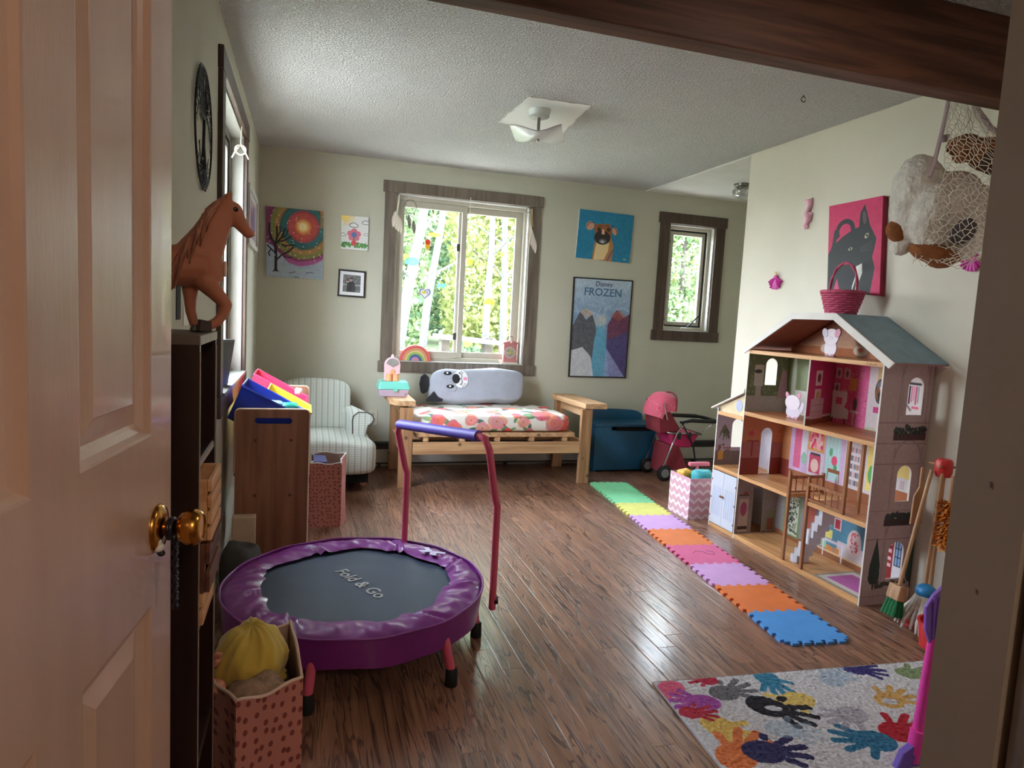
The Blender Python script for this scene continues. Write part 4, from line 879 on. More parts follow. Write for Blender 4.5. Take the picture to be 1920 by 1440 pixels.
cv = Cv(80, 110, (40, 42, 46)).ell(.5, .6, .3, .3, (90, 92, 100)).ell(.45, .35, .16, .13, (130, 126, 124)).noise(14, 8)
pp = thing('leaning_photo', 'small dark framed photo leaning on the sill of the side window', 'picture', (-.38, 3.45, .90))
lean = Matrix.Translation((-.405, 3.36, .898)) @ Matrix.Rotation(R(8), 4, 'Y') @ Matrix.Rotation(R(-14), 4, 'Z')
obj('frame', G().box(-.01, 0, 0, .006, .17, .23).xf(lean), m_bk, pp, bevel=.002); obj('print', G().box(.0062, .012, .012, .0072, .158, .218).xf(lean), cv.mat('dark_photo'), pp)
tag(obj('white_card', G().box(-.012, 0, 0, -.009, .06, .10).xf(Matrix.Translation((-.375, 3.62, .899)) @ Matrix.Rotation(R(10), 4, 'Y')), m_paper), 'small white card propped on the side window sill past the dark photo', 'card')
m_str = M('white_twine', (226, 216, 196), rough=.9, var=.05)
sb = thing('twine_bow', 'white twine bow hanging from the header of the side window', 'bow', (-.335, 4.0, 2.15))
g = G().tube([(-.352, 4.02, 2.247), (-.356, 4.02, 2.15)], .0035, 5); obj('cord', g, m_str, sb)
g = G()
for s in (-1, 1): g.tube([(-.356+s*(.002+.026*math.sin(t)), 4.02-.01*math.sin(t), 2.147-.050*(1-math.cos(t))*.5) for t in np.linspace(0, math.pi*1.75, 12)], .0038, 5); g.tube([(-.356, 4.02, 2.147), (-.356+s*.024, 4.01, 2.112), (-.356+s*.042, 4.005, 2.075)], .0038, 5)
obj('loops', g, m_str, sb, smooth=180)
# beaded lanyard on the knob
ly = thing('beaded_lanyard', 'dark braided lanyard with a white charm looped over the brass door knob', 'lanyard', (-.19, 1.16, .90))
kw = full(dr) @ Vector((kx, -.021, kz)); kd = (full(dr).to_3x3() @ Vector((0, -1, 0))).normalized(); ka = (full(dr).to_3x3() @ Vector((1, 0, 0))).normalized()
m_lan = M('navy_cord', (22, 24, 40), rough=.35, var=.3, scale=90); m_bead = M('glossy_bead', (70, 76, 104), rough=.15, var=.3, scale=200)
g = G()
for s in range(2): g.tube([kw+kd*(.004*s-.002)+(ka*math.cos(t)+Vector((0, 0, 1))*math.sin(t))*.0155-Vector((0, 0, .002)) for t in np.linspace(0, 2*math.pi, 21)[:-1]], .0038, 6, True)
obj('loop', g, m_lan, ly, smooth=180)
g = G(); g2 = G()
for s in (0, 1): g.tube([kw-Vector((0, 0, .016+.0052*k))+kd*(.006+.003*math.sin(k*.9+s*math.pi))+ka*.0035*math.cos(k*.9+s*math.pi) for k in range(24)], .0024, 6)
for k in range(11): g2.ell(kw-Vector((0, 0, .02+.011*k))+kd*.0095-ka*.001, (.0026, .0026, .0026), 8, 6)
obj('braid', g, m_lan, ly, smooth=180); obj('beads', g2, m_bead, ly, smooth=180)
ct = kw-Vector((0, 0, .027))-kd*.014-ka*.016
g = G().ell(ct, (.009, .008, .008), 12, 8).ell(ct+Vector((0, 0, .009))-ka*.003, (.006, .005, .006), 10, 8); obj('charm', g, m_white, ly, smooth=180)
g = G().ell(ct+kd*.004-Vector((0, 0, .010)), (.006, .005, .005), 10, 8).ell(ct-Vector((0, 0, .010))+ka*.008, (.006, .005, .005), 10, 8); obj('charm_feet', g, m_bk, ly, smooth=180)

# near dotted bin with doll clothes
m_dot = dots_mat('rose_dot_fabric', (186, 122, 110), (128, 62, 58), .031, .24); m_dot2 = dots_mat('fine_dot_fabric', (190, 124, 114), (140, 76, 72), .022, .25); m_dotin = M('bin_lining', (178, 150, 136), rough=.9, var=.05)
def softbin(name, label, c, h, t, bulge=.012, fab=None):
    """open four sided cloth bin, corners c at the rim, a little wavy"""
    o = thing(name, label, 'bin', (sum(p[0] for p in c)/4, sum(p[1] for p in c)/4, 0)); ctr = Vector((o.location.x, o.location.y, 0)); rr = random.Random(len(label))
    for i in range(4):
        p, q = Vector((*c[i], 0)), Vector((*c[(i+1) % 4], 0)); nrm = Vector(((q-p).y, -(q-p).x, 0)).normalized(); ph = rr.uniform(0, 6)
        if (p-ctr).dot(nrm) < 0: nrm = -nrm
        def out(u, v, d=0):
            b = p.lerp(q, u)+nrm*(bulge*math.sin(math.pi*u)*(math.sin(v*2.5+ph))-d); zz = h*v+(.010*math.sin(u*math.pi)*math.cos(ph)-.004*math.sin(u*9+ph) if v > .97 else 0); return (b.x, b.y, zz)
        g = G().grid(lambda u, v: out(u, v), 12, 12); obj('side', g, fab or m_dot, o, smooth=180)
        g = G().grid(lambda u, v: out(u, v, .006), 12, 12); obj('lining', g, m_dotin, o, smooth=180)
        g = G().tube([Vector(out(u, 1, .003)) for u in np.linspace(0, 1, 13)], .0042, 6); obj('rim', g, t, o, smooth=180)
    obj('bottom', G().prism(c if (c[1][0]-c[0][0])*(c[2][1]-c[0][1]) > (c[2][0]-c[0][0])*(c[1][1]-c[0][1]) else c[::-1], .003, .008), m_dotin, o); return o
m_rim = M('pale_binding', (214, 184, 168), rough=.9)
NB = [(-.128, 1.500), (.013, 1.580), (-.020, 1.885), (-.235, 1.70)]
softbin('dotted_bin', 'pink dotted cloth bin of doll clothes between bookcase and trampoline', NB, .425, m_rim)
m_ydoll = M('mustard_doll_cloth', (196, 168, 70), rough=.9, var=.08, scale=18, bump=.002, bscale=26, sheen=.3); m_lace = M('beige_lace', (150, 124, 104), rough=.95, var=.22, scale=70, bump=.004, bscale=60); m_skin = M('doll_vinyl', (206, 140, 116), rough=.5)
dl = thing('baby_doll', 'baby doll in mustard yellow cloth lying on top in the near dotted bin', 'doll', (-.13, 1.71, .40))
def yw(p):
    t = math.atan2(p.y, p.x); q = p.normalized() if p.length else p; rdg = lambda x: 1-abs(math.sin(x)); k = 1+.075*rdg(t*3.5+p.z*14)*(1.1-p.z/.09)+.05*rdg(t*8-p.z*30+1)+.04*rdg(p.z*42+t*2)-.05
    return (p.x*k*(1-.25*max(0, p.z)/.074), p.y*k*(1-.2*max(0, p.z)/.074), p.z*k+.006*math.sin(p.x*70+p.y*40))
obj('dress', G().ell((-.112, 1.715, .428), (.084, .090, .076), 90, 50, None, .85, .9, yw), m_ydoll, dl, smooth=180)
g = G().grid(lambda u, v: (-.112+(.072+.012*math.sin(u*40))*math.cos(u*2*math.pi)*(.7+.35*v), 1.70+(.08+.012*math.cos(u*33))*math.sin(u*2*math.pi)*(.7+.35*v), .40-.03*v), 40, 3); obj('skirt_hem', g, m_ydoll, dl, smooth=180)
g = capsule(G(), [Vector((-.192, 1.66, .435)), Vector((-.184, 1.645, .452))], [.011, .010]); 
for k in range(5): a = (-.6+.3*k); g.tube([Vector((-.184, 1.645, .452)), Vector((-.184+.012*math.sin(a), 1.638, .468)), Vector((-.184+.018*math.sin(a), 1.634, .478-.002*abs(k-2)))], [.004, .0036, .003], 6)
obj('hand', g, m_skin, dl, smooth=180)
g = capsule(G(), [Vector((-.190, 1.64, .395)), Vector((-.176, 1.615, .402))], [.015, .016])
for k in range(5): g.ell((-.184+.0055*k, 1.603-.001*k, .400-.003*k), (.004, .004, .005), 8, 6)
obj('foot', g, m_skin, dl, smooth=180)
def lc(p): return (p.x, p.y, p.z*(1+.25*math.sin(p.x*60)*math.sin(p.y*45)))
tag(obj('lace_cloth', G().ell((-.092, 1.605, .370), (.070, .055, .05), 26, 14, None, .8, .8, lc), m_lace, smooth=180), 'crumpled beige lace cloth below the yellow doll in the dotted bin', 'cloth')
tag(obj('dark_doll_cloth', G().ell((-.085, 1.72, .30), (.07, .10, .06), 20, 12, None, .6, .6, lc), M('brown_cloth', (88, 66, 44), rough=.9, var=.1), smooth=180), 'brown cloth filling the dotted bin under the doll', 'cloth')
# far dotted bin
FB = [(.042, 4.030), (.225, 4.015), (.265, 4.29), (.055, 4.31)]
softbin('dotted_bin', 'pink dotted cloth bin holding a blue box in front of the armchair', FB, .385, M('white_binding', (232, 224, 224), rough=.9), .016, m_dot2)
m_bx = M('indigo_card', (72, 74, 150), rough=.5, var=.05); bk_ = thing('toy_box', 'indigo cardboard box with yellow lettering standing in the far dotted bin', 'box', (.09, 4.18, .2))
obj('carton', G().hexa([(.065, 4.09, .12), (.142, 4.11, .12), (.135, 4.24, .12), (.07, 4.24, .12)], [(.062, 4.09, .382), (.142, 4.11, .374), (.135, 4.24, .385), (.066, 4.24, .392)]), m_bx, bk_, bevel=.001)
text('lettering', 'TOY', .032, M('letter_yellow', (206, 190, 96), rough=.5), bk_, frame3((.108, 4.0985, .342), (1, .25, 0), (0, 0, 1)), bold=.0012)

# toy organiser with tilted bins
m_org = wood('organizer_wood', (150, 104, 78), (122, 80, 58), rough=.5, axis=2, scale=7); m_orge = M('organizer_edge', (206, 182, 158), rough=.5, var=.04)
og = thing('toy_organizer', 'wooden toy organizer with slotted side panels and tilted plastic bins', 'shelf', (-.14, 3.85, 0))
def sidepanel(y, hole):
    x0, x1, z1, r = -.305, .026, .802, .022; cx0, cx1, hz0, hr = -.205, -.065, .748, .0145
    arc = lambda cx, cz, rr, a0, a1: [(cx+rr*math.cos(t), cz+rr*math.sin(t)) for t in np.linspace(a0, a1, 7)]
    g = G(); ym = y+.015
    up = [(x1, hz0)]+arc(x1-r, z1-r, r, 0, math.pi/2)+arc(x0+r, z1-r, r, math.pi/2, math.pi)+[(x0, hz0), (cx0-hr, hz0)]+arc(cx0, hz0, hr, math.pi, math.pi/2)[1:]+arc(cx1, hz0, hr, math.pi/2, 0)
    dn = [(x0, hz0), (x0, 0), (x1, 0), (x1, hz0)]+[(cx1+hr, hz0)]+arc(cx1, hz0, hr, 0, -math.pi/2)[1:]+arc(cx0, hz0, hr, -math.pi/2, -math.pi)
    g.prism(up, y, ym, 'y'); g.prism(dn, y, ym, 'y'); o = obj('side_panel', g, m_org, og)
    obj('edge_band', G().tube([(x1, y+.0075, .01)]+[(a, y+.0075, b) for a, b in arc(x1-r, z1-r, r, 0, math.pi/2)+arc(x0+r, z1-r, r, math.pi/2, math.pi)]+[(x0, y+.0075, .5)], .0066, 6), m_orge, o, smooth=60)
    g = G()
    for zz in (.655, .385, .12):
        for xx in (-.215, -.055): g.lathe([(.0078, y-.0004), (.006, y-.003), (.003, y-.003), (.0005, y-.001)][::-1], (xx, 0, zz), 10, 'y')
    obj('screw_caps', g, M('screw_cap', (96, 62, 44)), o, smooth=40)
sidepanel(3.345, 1); sidepanel(4.345, 1)
for zz, xx in ((.68, -.26), (.60, -.03), (.42, -.26), (.33, -.03), (.15, -.26), (.06, -.03)): obj('dowel', G().cyl((xx, 3.36, zz), (xx, 4.345, zz), .012), m_org, og, smooth=40)
def tilt_bin(label, y0, y1, c, zo, x0=-.20, w=.30, d=.17, tilt=30, mm=None):
    """bin tipped forwards: local x along the tilt, z out of the opening"""
    t = thing('plastic_bin', label, 'bin', (x0, (y0+y1)/2, zo), 0, 'bins on the toy organizer'); a = R(tilt); F = Matrix.Translation((x0, 0, zo)) @ Matrix.Rotation(a, 4, 'Y')
    i = .018; th = .004
    def wall(p0, p1, q1, q0, n): g = G().hexa([p0, p1, q1, q0], [tuple(Vector(p)+Vector(n)*th) for p in (p0, p1, q1, q0)]).xf(F); obj('wall', g, mm, t, bevel=.001)
    B = [(i, y0+i, -d), (w-i, y0+i, -d), (w-i, y1-i, -d), (i, y1-i, -d)]; T_ = [(0, y0, 0), (w, y0, 0), (w, y1, 0), (0, y1, 0)]; N = [(0, 1, 0), (-1, 0, 0), (0, -1, 0), (1, 0, 0)]
    for k in range(4): k2 = (k+1) % 4; wall(B[k], B[k2], T_[k2], T_[k], N[k])
    obj('bottom', G().hexa(B, [(p[0], p[1], p[2]+th) for p in B]).xf(F), mm, t)
    obj('rim', G().tube([F @ Vector(p) for p in T_], .006, 6, True), mm, t, smooth=60); return F
m_bl = M('royal_blue_plastic', (26, 52, 160), rough=.35, var=.05, coat=.2); m_rd = M('magenta_red_plastic', (226, 56, 96), rough=.35, var=.05, coat=.2); m_ye = M('lemon_plastic', (226, 206, 66), rough=.35, var=.04, coat=.2)
tilt_bin('royal blue plastic bin tilted on the near end of the toy organizer', 3.368, 3.662, None, .912, -.278, .335, .17, 29, m_bl)
tilt_bin('lemon yellow plastic bin between the blue and the pink bin', 3.685, 3.985, None, .853, -.18, .25, .13, 29, m_ye)
tilt_bin('magenta pink plastic bin tilted on the far end of the toy organizer', 4.01, 4.31, None, .905, -.27, .335, .17, 29, m_rd)
m_teal = M('teal_green_plastic', (40, 172, 146), rough=.4, var=.08); m_ltb = M('pale_blue_plastic', (150, 190, 220), rough=.4, var=.05)
lump('toy_frog', 'teal green plastic toy lying in the blue bin', (-.07, 3.50, .775), (.05, .05, .04), m_teal, 5); lump('toy_shell', 'pale blue plastic toy beside the teal toy in the blue bin', (-.135, 3.50, .788), (.04, .05, .035), m_ltb, 6)
lump('toy_ball', 'small white plastic toy in the pink bin', (-.03, 4.14, .795), (.02, .03, .02), m_white, 7)
m_dk = M('black_bin_plastic', (26, 26, 28), rough=.5)
tilt_bin('black plastic bin on the middle tier behind the organizer panel', 3.37, 3.66, None, .62, -.27, .28, .15, 24, m_dk)
tilt_bin('brown plastic bin on the lowest tier behind the organizer panel', 3.37, 3.66, None, .36, -.27, .28, .14, 24, M('brown_plastic', (120, 84, 50), rough=.5))
lump('grey_bag', 'crumpled dark grey bag on the floor between bookcase and organizer', (-.245, 3.02, .13), (.08, .12, .13), M('dark_grey_cloth', (62, 60, 56), rough=.9, var=.1), 8, 'bag', .7)
tag(obj('cream_board', G().box(-.30, 3.18, .0, -.20, 3.24, .33).xf(Matrix.Translation((0, 0, 0))), M('cream_board', (190, 166, 140), rough=.7), bevel=.004), 'cream board standing on edge against the wall behind the dark bag', 'board')

# ================================================================ trampoline
m_pur = M('purple_vinyl', (120, 40, 126), rough=.36, var=.10, scale=7, coat=.15); m_mat = M('black_mat', (36, 48, 72), rough=.6, var=.10, scale=10, spec=.6); m_tube = M('rose_pink_tube', (206, 86, 114), rough=.35, var=.04); m_foam = M('violet_foam', (92, 74, 176), rough=.55, var=.06); m_rub = M('black_rubber', (20, 20, 20), rough=.7)
TC = (.215, 2.605); TR = .498
tp = thing('mini_trampoline', 'purple padded mini trampoline with pink legs and a handlebar', 'trampoline', (TC[0], TC[1], 0))
fold = [(math.radians(a), w) for a, w in ((15, .05), (62, .06), (118, .07), (165, .05), (196, .09), (236, .08), (300, .09), (345, .05))]
rr = random.Random(21); ph = [rr.uniform(0, 6.28) for _ in range(8)]
def pad(u, v):
    a = u*2*math.pi; r0 = .362+.012*math.sin(a*5+ph[0])+.007*math.sin(a*11+ph[1])
    for fa, w in fold:
        d = (a-fa+math.pi) % (2*math.pi)-math.pi; r0 -= .012*math.exp(-(d/w)**2)*math.sin(d/w*2)
    r = r0+(TR-.006-r0)*v; z = .226+.022*math.sin(math.pi*min(1, v*.95+.06))**.7
    z += (.0018*math.sin(a*17+v*6+ph[2])+.0022*math.sin(a*29-v*9+ph[3])+.0016*math.sin(a*53+v*4))*math.sin(math.pi*(.1+.8*v))
    for fa, w in fold:
        d = (a-fa-.25*(v-.5)+math.pi) % (2*math.pi)-math.pi; z += .013*math.exp(-((d+.045)/.035)**2)*(1-v*.6)-.016*math.exp(-(d/.016)**2)*(.9-v*.4)+.006*math.exp(-((d-.05)/.02)**2)*(1-v)
    return (TC[0]+r*math.cos(a), TC[1]+r*math.sin(a), z)
pd = obj('pad', G().grid(pad, 200, 18), m_pur, tp, smooth=180)
def skirt(u, v):
    a = u*2*math.pi; r = TR+.004*math.sin(a*9+ph[4])*v-.008*v; return (TC[0]+r*math.cos(a), TC[1]+r*math.sin(a), .238-.105*v+.002*math.sin(a*13+ph[5]))
obj('skirt', G().grid(skirt, 120, 5), m_pur, pd, smooth=180)
obj('seam', G().tube([skirt(u, 0) for u in np.linspace(0, 1, 81)[:-1]], .0045, 6, True), m_pur, pd, smooth=180)
obj('mat', G().lathe([(.0005, .219), (.20, .2195), (.40, .221), (.40, .214), (.0005, .212)][::-1], (*TC, 0), 48), m_mat, tp, smooth=40)
obj('frame_ring', G().tube([(TC[0]+.462*math.cos(t), TC[1]+.462*math.sin(t), .205) for t in np.linspace(0, 2*math.pi, 49)[:-1]], .016, 8, True), m_tube, tp, smooth=60)
text('lettering', 'Fold & Go', .078, M('mat_grey_print', (158, 158, 158), rough=.7), tp, frame3((.206, 2.600, .2212), (.442, -.897, 0), (.897, .442, 0)), .0004, .0012)
g = G(); tx = full(tp)
cv_ = [(.56, 2.80)]
pr = obj('butterfly_print', G().prism([(0, 0), (.05, .035), (.06, .01), (.03, -.005), (.05, -.035), (.02, -.045), (0, -.01), (-.02, -.045), (-.05, -.035), (-.03, -.005), (-.06, .01), (-.05, .035)], 0, .0006).xf(Matrix.Translation((.555, 2.83, .2545)) @ Matrix.Rotation(R(-50), 4, 'Z') @ Matrix.Rotation(R(-4), 4, 'X')), M('silver_print', (188, 178, 206), rough=.5), pd)
for ang in (-54, -10, 50, 110, 170, 249):
    a = R(ang); d = Vector((math.cos(a), math.sin(a), 0)); top = Vector((*TC, .20))+d*.462; bot = Vector((*TC, .055))+d*(.51 if ang in (-54, 249) else .478)
    l_ = obj('leg', G().cyl(bot, top, .0165, n=12), m_tube, tp, smooth=40); obj('foot', G().lathe([(.021, 0), (.023, .004), (.021, .058), (.0175, .062)], (bot.x+d.x*.004, bot.y+d.y*.004, 0), 14), m_rub, l_, smooth=40)
hl, hr_ = Vector((.462, 3.035, .15)), Vector((.728, 2.440, .15)); inn = Vector((-.90, -.40, 0)).normalized()
def hpole(b, z1, z2): return [b, b+Vector((0, 0, z1-.15)), b+inn*.012+Vector((0, 0, z1+.03-.15)), b+inn*.055+Vector((0, 0, z2-.045-.15))]
A = hpole(hl, .56, .80); B_ = hpole(hr_, .565, .84); ax_ = (hr_-hl).normalized()
topA = A[-1]+inn*.008+Vector((0, 0, .035)); topB = B_[-1]+inn*.008+Vector((0, 0, .035))
obj('handle_pole', G().tube(A+[topA+ax_*.02+Vector((0, 0, .004)), topA+ax_*.06+Vector((0, 0, .008))], .0145, 10), m_tube, tp, smooth=60)
obj('handle_pole', G().tube(B_+[topB-ax_*.02+Vector((0, 0, .004)), topB-ax_*.06+Vector((0, 0, .008))], .0145, 10), m_tube, tp, smooth=60)
obj('foam_grip', G().tube([topA+ax_*.015+Vector((0, 0, .002)), topA+ax_*.03+Vector((0, 0, .006)), topA+ax_*.06+Vector((0, 0, .008)), topB-ax_*.06+Vector((0, 0, .008))], [.018, .021, .0215, .0215], 14), m_foam, tp, smooth=60)
obj('bolt', G().cyl(hr_+Vector((.01, -.02, .035)), hr_+Vector((.02, .02, .035)), .008), m_rub, tp, smooth=40)
# ================================================================ pictures on the back wall
m_edge = M('canvas_edge', (214, 210, 202), rough=.8)
def canvas(name, label, c, cvs, mode='canvas', th=.02, cat='painting', fr=None, mat_w=0, y=5.5895):
    """c: corners tl, tr, br, bl as (x, z) on the back wall"""
    t = thing(name, label, cat, (sum(p[0] for p in c)/4, y-.01, min(p[1] for p in c)))
    P = [(p[0], p[1]) for p in c]; x0, x1 = min(p[0] for p in c), max(p[0] for p in c); z0, z1 = min(p[1] for p in c), max(p[1] for p in c)
    if mode == 'canvas':
        obj('stretched_canvas', G().prism(P[::-1], y-th, y, 'y'), m_edge, t, bevel=.002)
        obj('paint', G().prism(P[::-1], y-th-.0012, y-th, 'y'), cvs.mat(name+'_paint', .6, .0008), t, uv=(0, x0, x1, 2, z0, z1))
    else:
        cx, cz = (x0+x1)/2, (z0+z1)/2; w = .012 if mode == 'thin' else .014
        ins = lambda d: [(cx+(p[0]-cx)*(1-d*2/(x1-x0)), cz+(p[1]-cz)*(1-d*2/(z1-z0))) for p in P]
        o, i = P, ins(w)
        for k in range(4): k2 = (k+1) % 4; obj('frame_bar', G().prism([o[k], o[k2], i[k2], i[k]][::-1], y-th, y, 'y'), fr, t)
        if mat_w: obj('mount', G().prism(ins(w)[::-1], y-.010, y-.004, 'y'), m_white, t); j = ins(w+mat_w)
        else: j = i
        obj('print', G().prism(j[::-1], y-.0115, y-.0102, 'y'), cvs.mat(name+'_print', .35), t, uv=(0, min(p[0] for p in j), max(p[0] for p in j), 2, min(p[1] for p in j), max(p[1] for p in j)))
    return t
# winter tree under a banded moon
cv = Cv(320, 384, (120, 38, 90)).grad((104, 40, 88), (150, 60, 120), 0, .6)
for r, c in ((.66, (146, 66, 120)), (.55, (122, 44, 92)), (.47, (128, 138, 66)), (.40, (176, 128, 70)), (.335, (52, 92, 92)), (.30, (40, 110, 118)), (.235, (176, 66, 76)), (.20, (196, 84, 74)), (.115, (220, 140, 84)), (.085, (240, 196, 120)), (.055, (252, 240, 190))): cv.ell(.64, .25, r/.833, r, c, 0, .92, .06)
for u0 in (0, .1): pass
cv.rect(.93, .0, 1, .25, (196, 130, 70), .7)
cv.poly([(0, .50), (.12, .55), (.25, .66), (.40, .78), (.55, .82), (.75, .80), (1, .70), (1, 1), (0, 1)], (164, 178, 198)); cv.poly([(.18, .62), (.30, .66), (.42, .78), (.6, .83), (.85, .78), (1, .70), (1, .66), (.8, .73), (.55, .76), (.4, .72)], (170, 84, 146), .8)
for k in range(26): cv.ell(np.random.rand(), .82+.18*np.random.rand(), .12, .012, (140+np.random.rand()*50, 158+np.random.rand()*40, 184), .1, .4)
cv.noise(7, 10)
tk_ = (28, 22, 28); cv.line([(.185, .90), (.185, .74), (.18, .62), (.17, .52)], .038, tk_); cv.poly([(.13, .93), (.165, .88), (.205, .88), (.24, .93), (.20, .915), (.17, .915)], tk_)
for pts, w in (([(.185, .76), (.28, .68), (.40, .62), (.47, .56)], .022), ([(.28, .68), (.36, .71), (.46, .70)], .014), ([(.18, .66), (.10, .60), (.04, .55)], .018), ([(.10, .60), (.06, .66), (.08, .70)], .016), ([(.17, .54), (.10, .44), (.06, .34), (.07, .24)], .026), ([(.17, .52), (.20, .42), (.19, .28)], .026), ([(.18, .52), (.28, .42), (.33, .30)], .024), ([(.2, .5), (.34, .46), (.44, .40)], .020), ([(.22, .52), (.36, .54), (.50, .52)], .018), ([(.2, .44), (.25, .34), (.24, .26)], .016), ([(.26, .45), (.36, .38), (.38, .31)], .014), ([(.12, .47), (.05, .44)], .014), ([(.3, .54), (.4, .58)], .012)): cv.line(pts, w, tk_)
for k in range(46): cv.ell(np.random.rand(), np.random.rand()*.75, .0095, .009, (236, 226, 220), 0, .9)
for a, b in (((.42, .93), (.52, .91)), ((.70, .92), (.78, .905)), ((.78, .905), (.83, .915)), ((.50, .985), (.58, .985))): cv.line([a, b], .008, (40, 40, 50))
canvas('winter_tree_painting', 'painting of a bare tree under a banded glowing moon', [(-.31, 2.045), (.114, 2.045), (.123, 1.514), (-.296, 1.514)], cv)
# child's canvas: sun, clouds, grass and a flower (a plain stand-in for the figure)
cv = Cv(200, 256, (226, 226, 222))
for k in range(9): a = .05+k*.19; cv.line([(.10+.16*math.cos(a), .02+.13*math.sin(a)), (.10+.38*math.cos(a), .02+.27*math.sin(a))], .022, (232, 204, 110))
cv.ell(.08, .0, .2, .16, (240, 214, 120))
for u, v, s in ((.46, .27, .15), (.90, .17, .13), (.08, .57, .10), (.93, .52, .08)):
    for d in ((-.5, .1), (0, -.12), (.5, .1), (0, .14)): cv.ell(u+d[0]*s, v+d[1]*s, s*.62, s*.36, (44, 44, 48))
    for d in ((-.5, .1), (0, -.12), (.5, .1), (0, .14)): cv.ell(u+d[0]*s, v+d[1]*s, s*.50, s*.26, (232, 232, 230))
for k in range(90): u = np.random.rand(); v = .80+.12*np.random.rand(); cv.ell(u, v, .03, .03, (60+40*np.random.rand(), 120+40*np.random.rand(), 70)); 
for k in range(5): a = k*1.257-.3; cv.ell(.48+.15*math.cos(a), .56+.11*math.sin(a), .11, .085, (206, 110, 130)); 
cv.ell(.48, .56, .10, .08, (80, 110, 160)); cv.line([(.48, .64), (.47, .84)], .03, (70, 120, 70)); cv.ell(.48, .80, .10, .08, (204, 70, 84)); cv.noise(3, 6)
canvas('flower_canvas', 'small white canvas with a drawn sun, clouds and grass', [(.253, 2.03), (.464, 2.033), (.464, 1.767), (.256, 1.767)], cv)
# framed grey photo of two people
cv = Cv(160, 160, (110, 112, 112)).noise(60, 3).rect(0, .55, 1, .62, (190, 192, 192), .7).rect(0, .85, 1, 1, (120, 120, 120), .5)
cv.poly([(.22, .98), (.24, .55), (.30, .42), (.42, .36), (.55, .36), (.68, .5), (.70, .98)], (52, 54, 56)); cv.poly([(.55, .5), (.72, .62), (.70, .98), (.5, .98)], (70, 72, 74), .8)
cv.ell(.30, .36, .085, .10, (176, 150, 146)).ell(.30, .30, .095, .07, (96, 78, 72)).ell(.46, .30, .08, .10, (170, 146, 140)).ell(.48, .20, .10, .06, (70, 66, 66)).noise(10, 3)
m_bkf = M('black_frame', (34, 33, 34), rough=.4, var=.05)
canvas('framed_photo', 'small black framed grey photo of two people close together', [(.243, 1.61), (.457, 1.604), (.455, 1.39), (.237, 1.394)], cv, 'frame', .016, 'photo', m_bkf, .026)
# dog portrait on blue
cv = Cv(360, 300, (30, 124, 160)).noise(8, 14); br, dk = (150, 92, 50), (44, 34, 30)
cv.poly([(.28, .99), (.31, .70), (.33, .55), (.60, .50), (.665, .68), (.645, 1), (.62, .99)], (176, 124, 76)); cv.poly([(.31, .99), (.34, .72), (.36, .62), (.58, .62), (.57, .78), (.5, .97)], (226, 200, 150)); cv.line([(.56, .99), (.60, .88), (.66, .76)], .02, (70, 74, 130))
cv.poly([(.29, .34), (.30, .27), (.57, .24), (.62, .36), (.60, .5), (.56, .62), (.36, .62), (.33, .5)], br); cv.ell(.22, .31, .07, .09, (206, 150, 124), .5); cv.ell(.67, .38, .05, .08, (206, 150, 124), -.3); cv.line([(.165, .33), (.2, .25), (.28, .24)], .014, dk); cv.line([(.62, .27), (.70, .36), (.71, .44)], .012, dk)
cv.ell(.45, .53, .145, .14, dk); cv.ell(.46, .60, .07, .05, (92, 100, 110)); cv.ell(.455, .61, .035, .025, (190, 190, 192)); cv.poly([(.44, .36), (.475, .36), (.49, .46), (.43, .46)], (226, 170, 150)); cv.ell(.385, .37, .035, .04, (60, 40, 30)).ell(.555, .36, .035, .04, (60, 40, 30)); cv.line([(.36, .31), (.43, .30)], .01, dk).line([(.5, .29), (.57, .29)], .01, dk)
t = canvas('dog_painting', 'blue canvas with a painted brown dog portrait', [(2.275, 2.275), (2.801, 2.265), (2.786, 1.84), (2.261, 1.853)], cv)
text('signature', 'PG', .022, m_white, t, frame3((2.735, 5.5682, 1.862), (1, 0, 0), (0, 0, 1)))
# poster: lettering over a plain icy landscape in the poster's colours
cv = Cv(300, 460, (150, 178, 200)).grad((178, 196, 212), (110, 140, 176), 0, .5)
for k in range(60): u, v = np.random.rand(2); cv.ell(u, v*.5, .1, .012, (200, 214, 226), np.random.rand()*3, .25)
cv.poly([(0, .5), (.12, .34), (.24, .42), (.34, .36), (.42, .5), (.42, 1), (0, 1)], (82, 84, 92)); cv.poly([(.62, .46), (.76, .30), (.9, .38), (1, .34), (1, 1), (.62, 1)], (104, 52, 82)); cv.poly([(.62, .62), (1, .52), (1, 1), (.62, 1)], (74, 62, 116))
cv.poly([(.36, 1), (.40, .62), (.50, .34), (.60, .62), (.70, 1)], (92, 160, 190)); cv.poly([(.60, 1), (.62, .7), (.98, 1)], (150, 160, 206), .8); cv.poly([(0, .74), (.2, .70), (.36, .80), (.42, 1), (0, 1)], (206, 208, 214), .9); cv.poly([(.10, .34), (.24, .30), (.36, .36), (.24, .40)], (196, 160, 126), .6); cv.poly([(.66, .36), (.80, .30), (.94, .36), (.8, .42)], (168, 96, 76), .6); cv.ell(.5, .42, .10, .06, (222, 206, 186), 0, .6, .6)
cv.noise(12, 8)
t = canvas('film_poster', 'black framed icy blue poster with lettering above the toy chest', [(2.259, 1.685), (2.841, 1.691), (2.835, .795), (2.265, .793)], cv, 'thin', .016, 'poster', m_bkf)
m_ltr = M('poster_letter_blue', (62, 104, 140), rough=.4, var=0); m_lt2 = M('poster_letter_dark', (54, 62, 96), rough=.4, var=0)
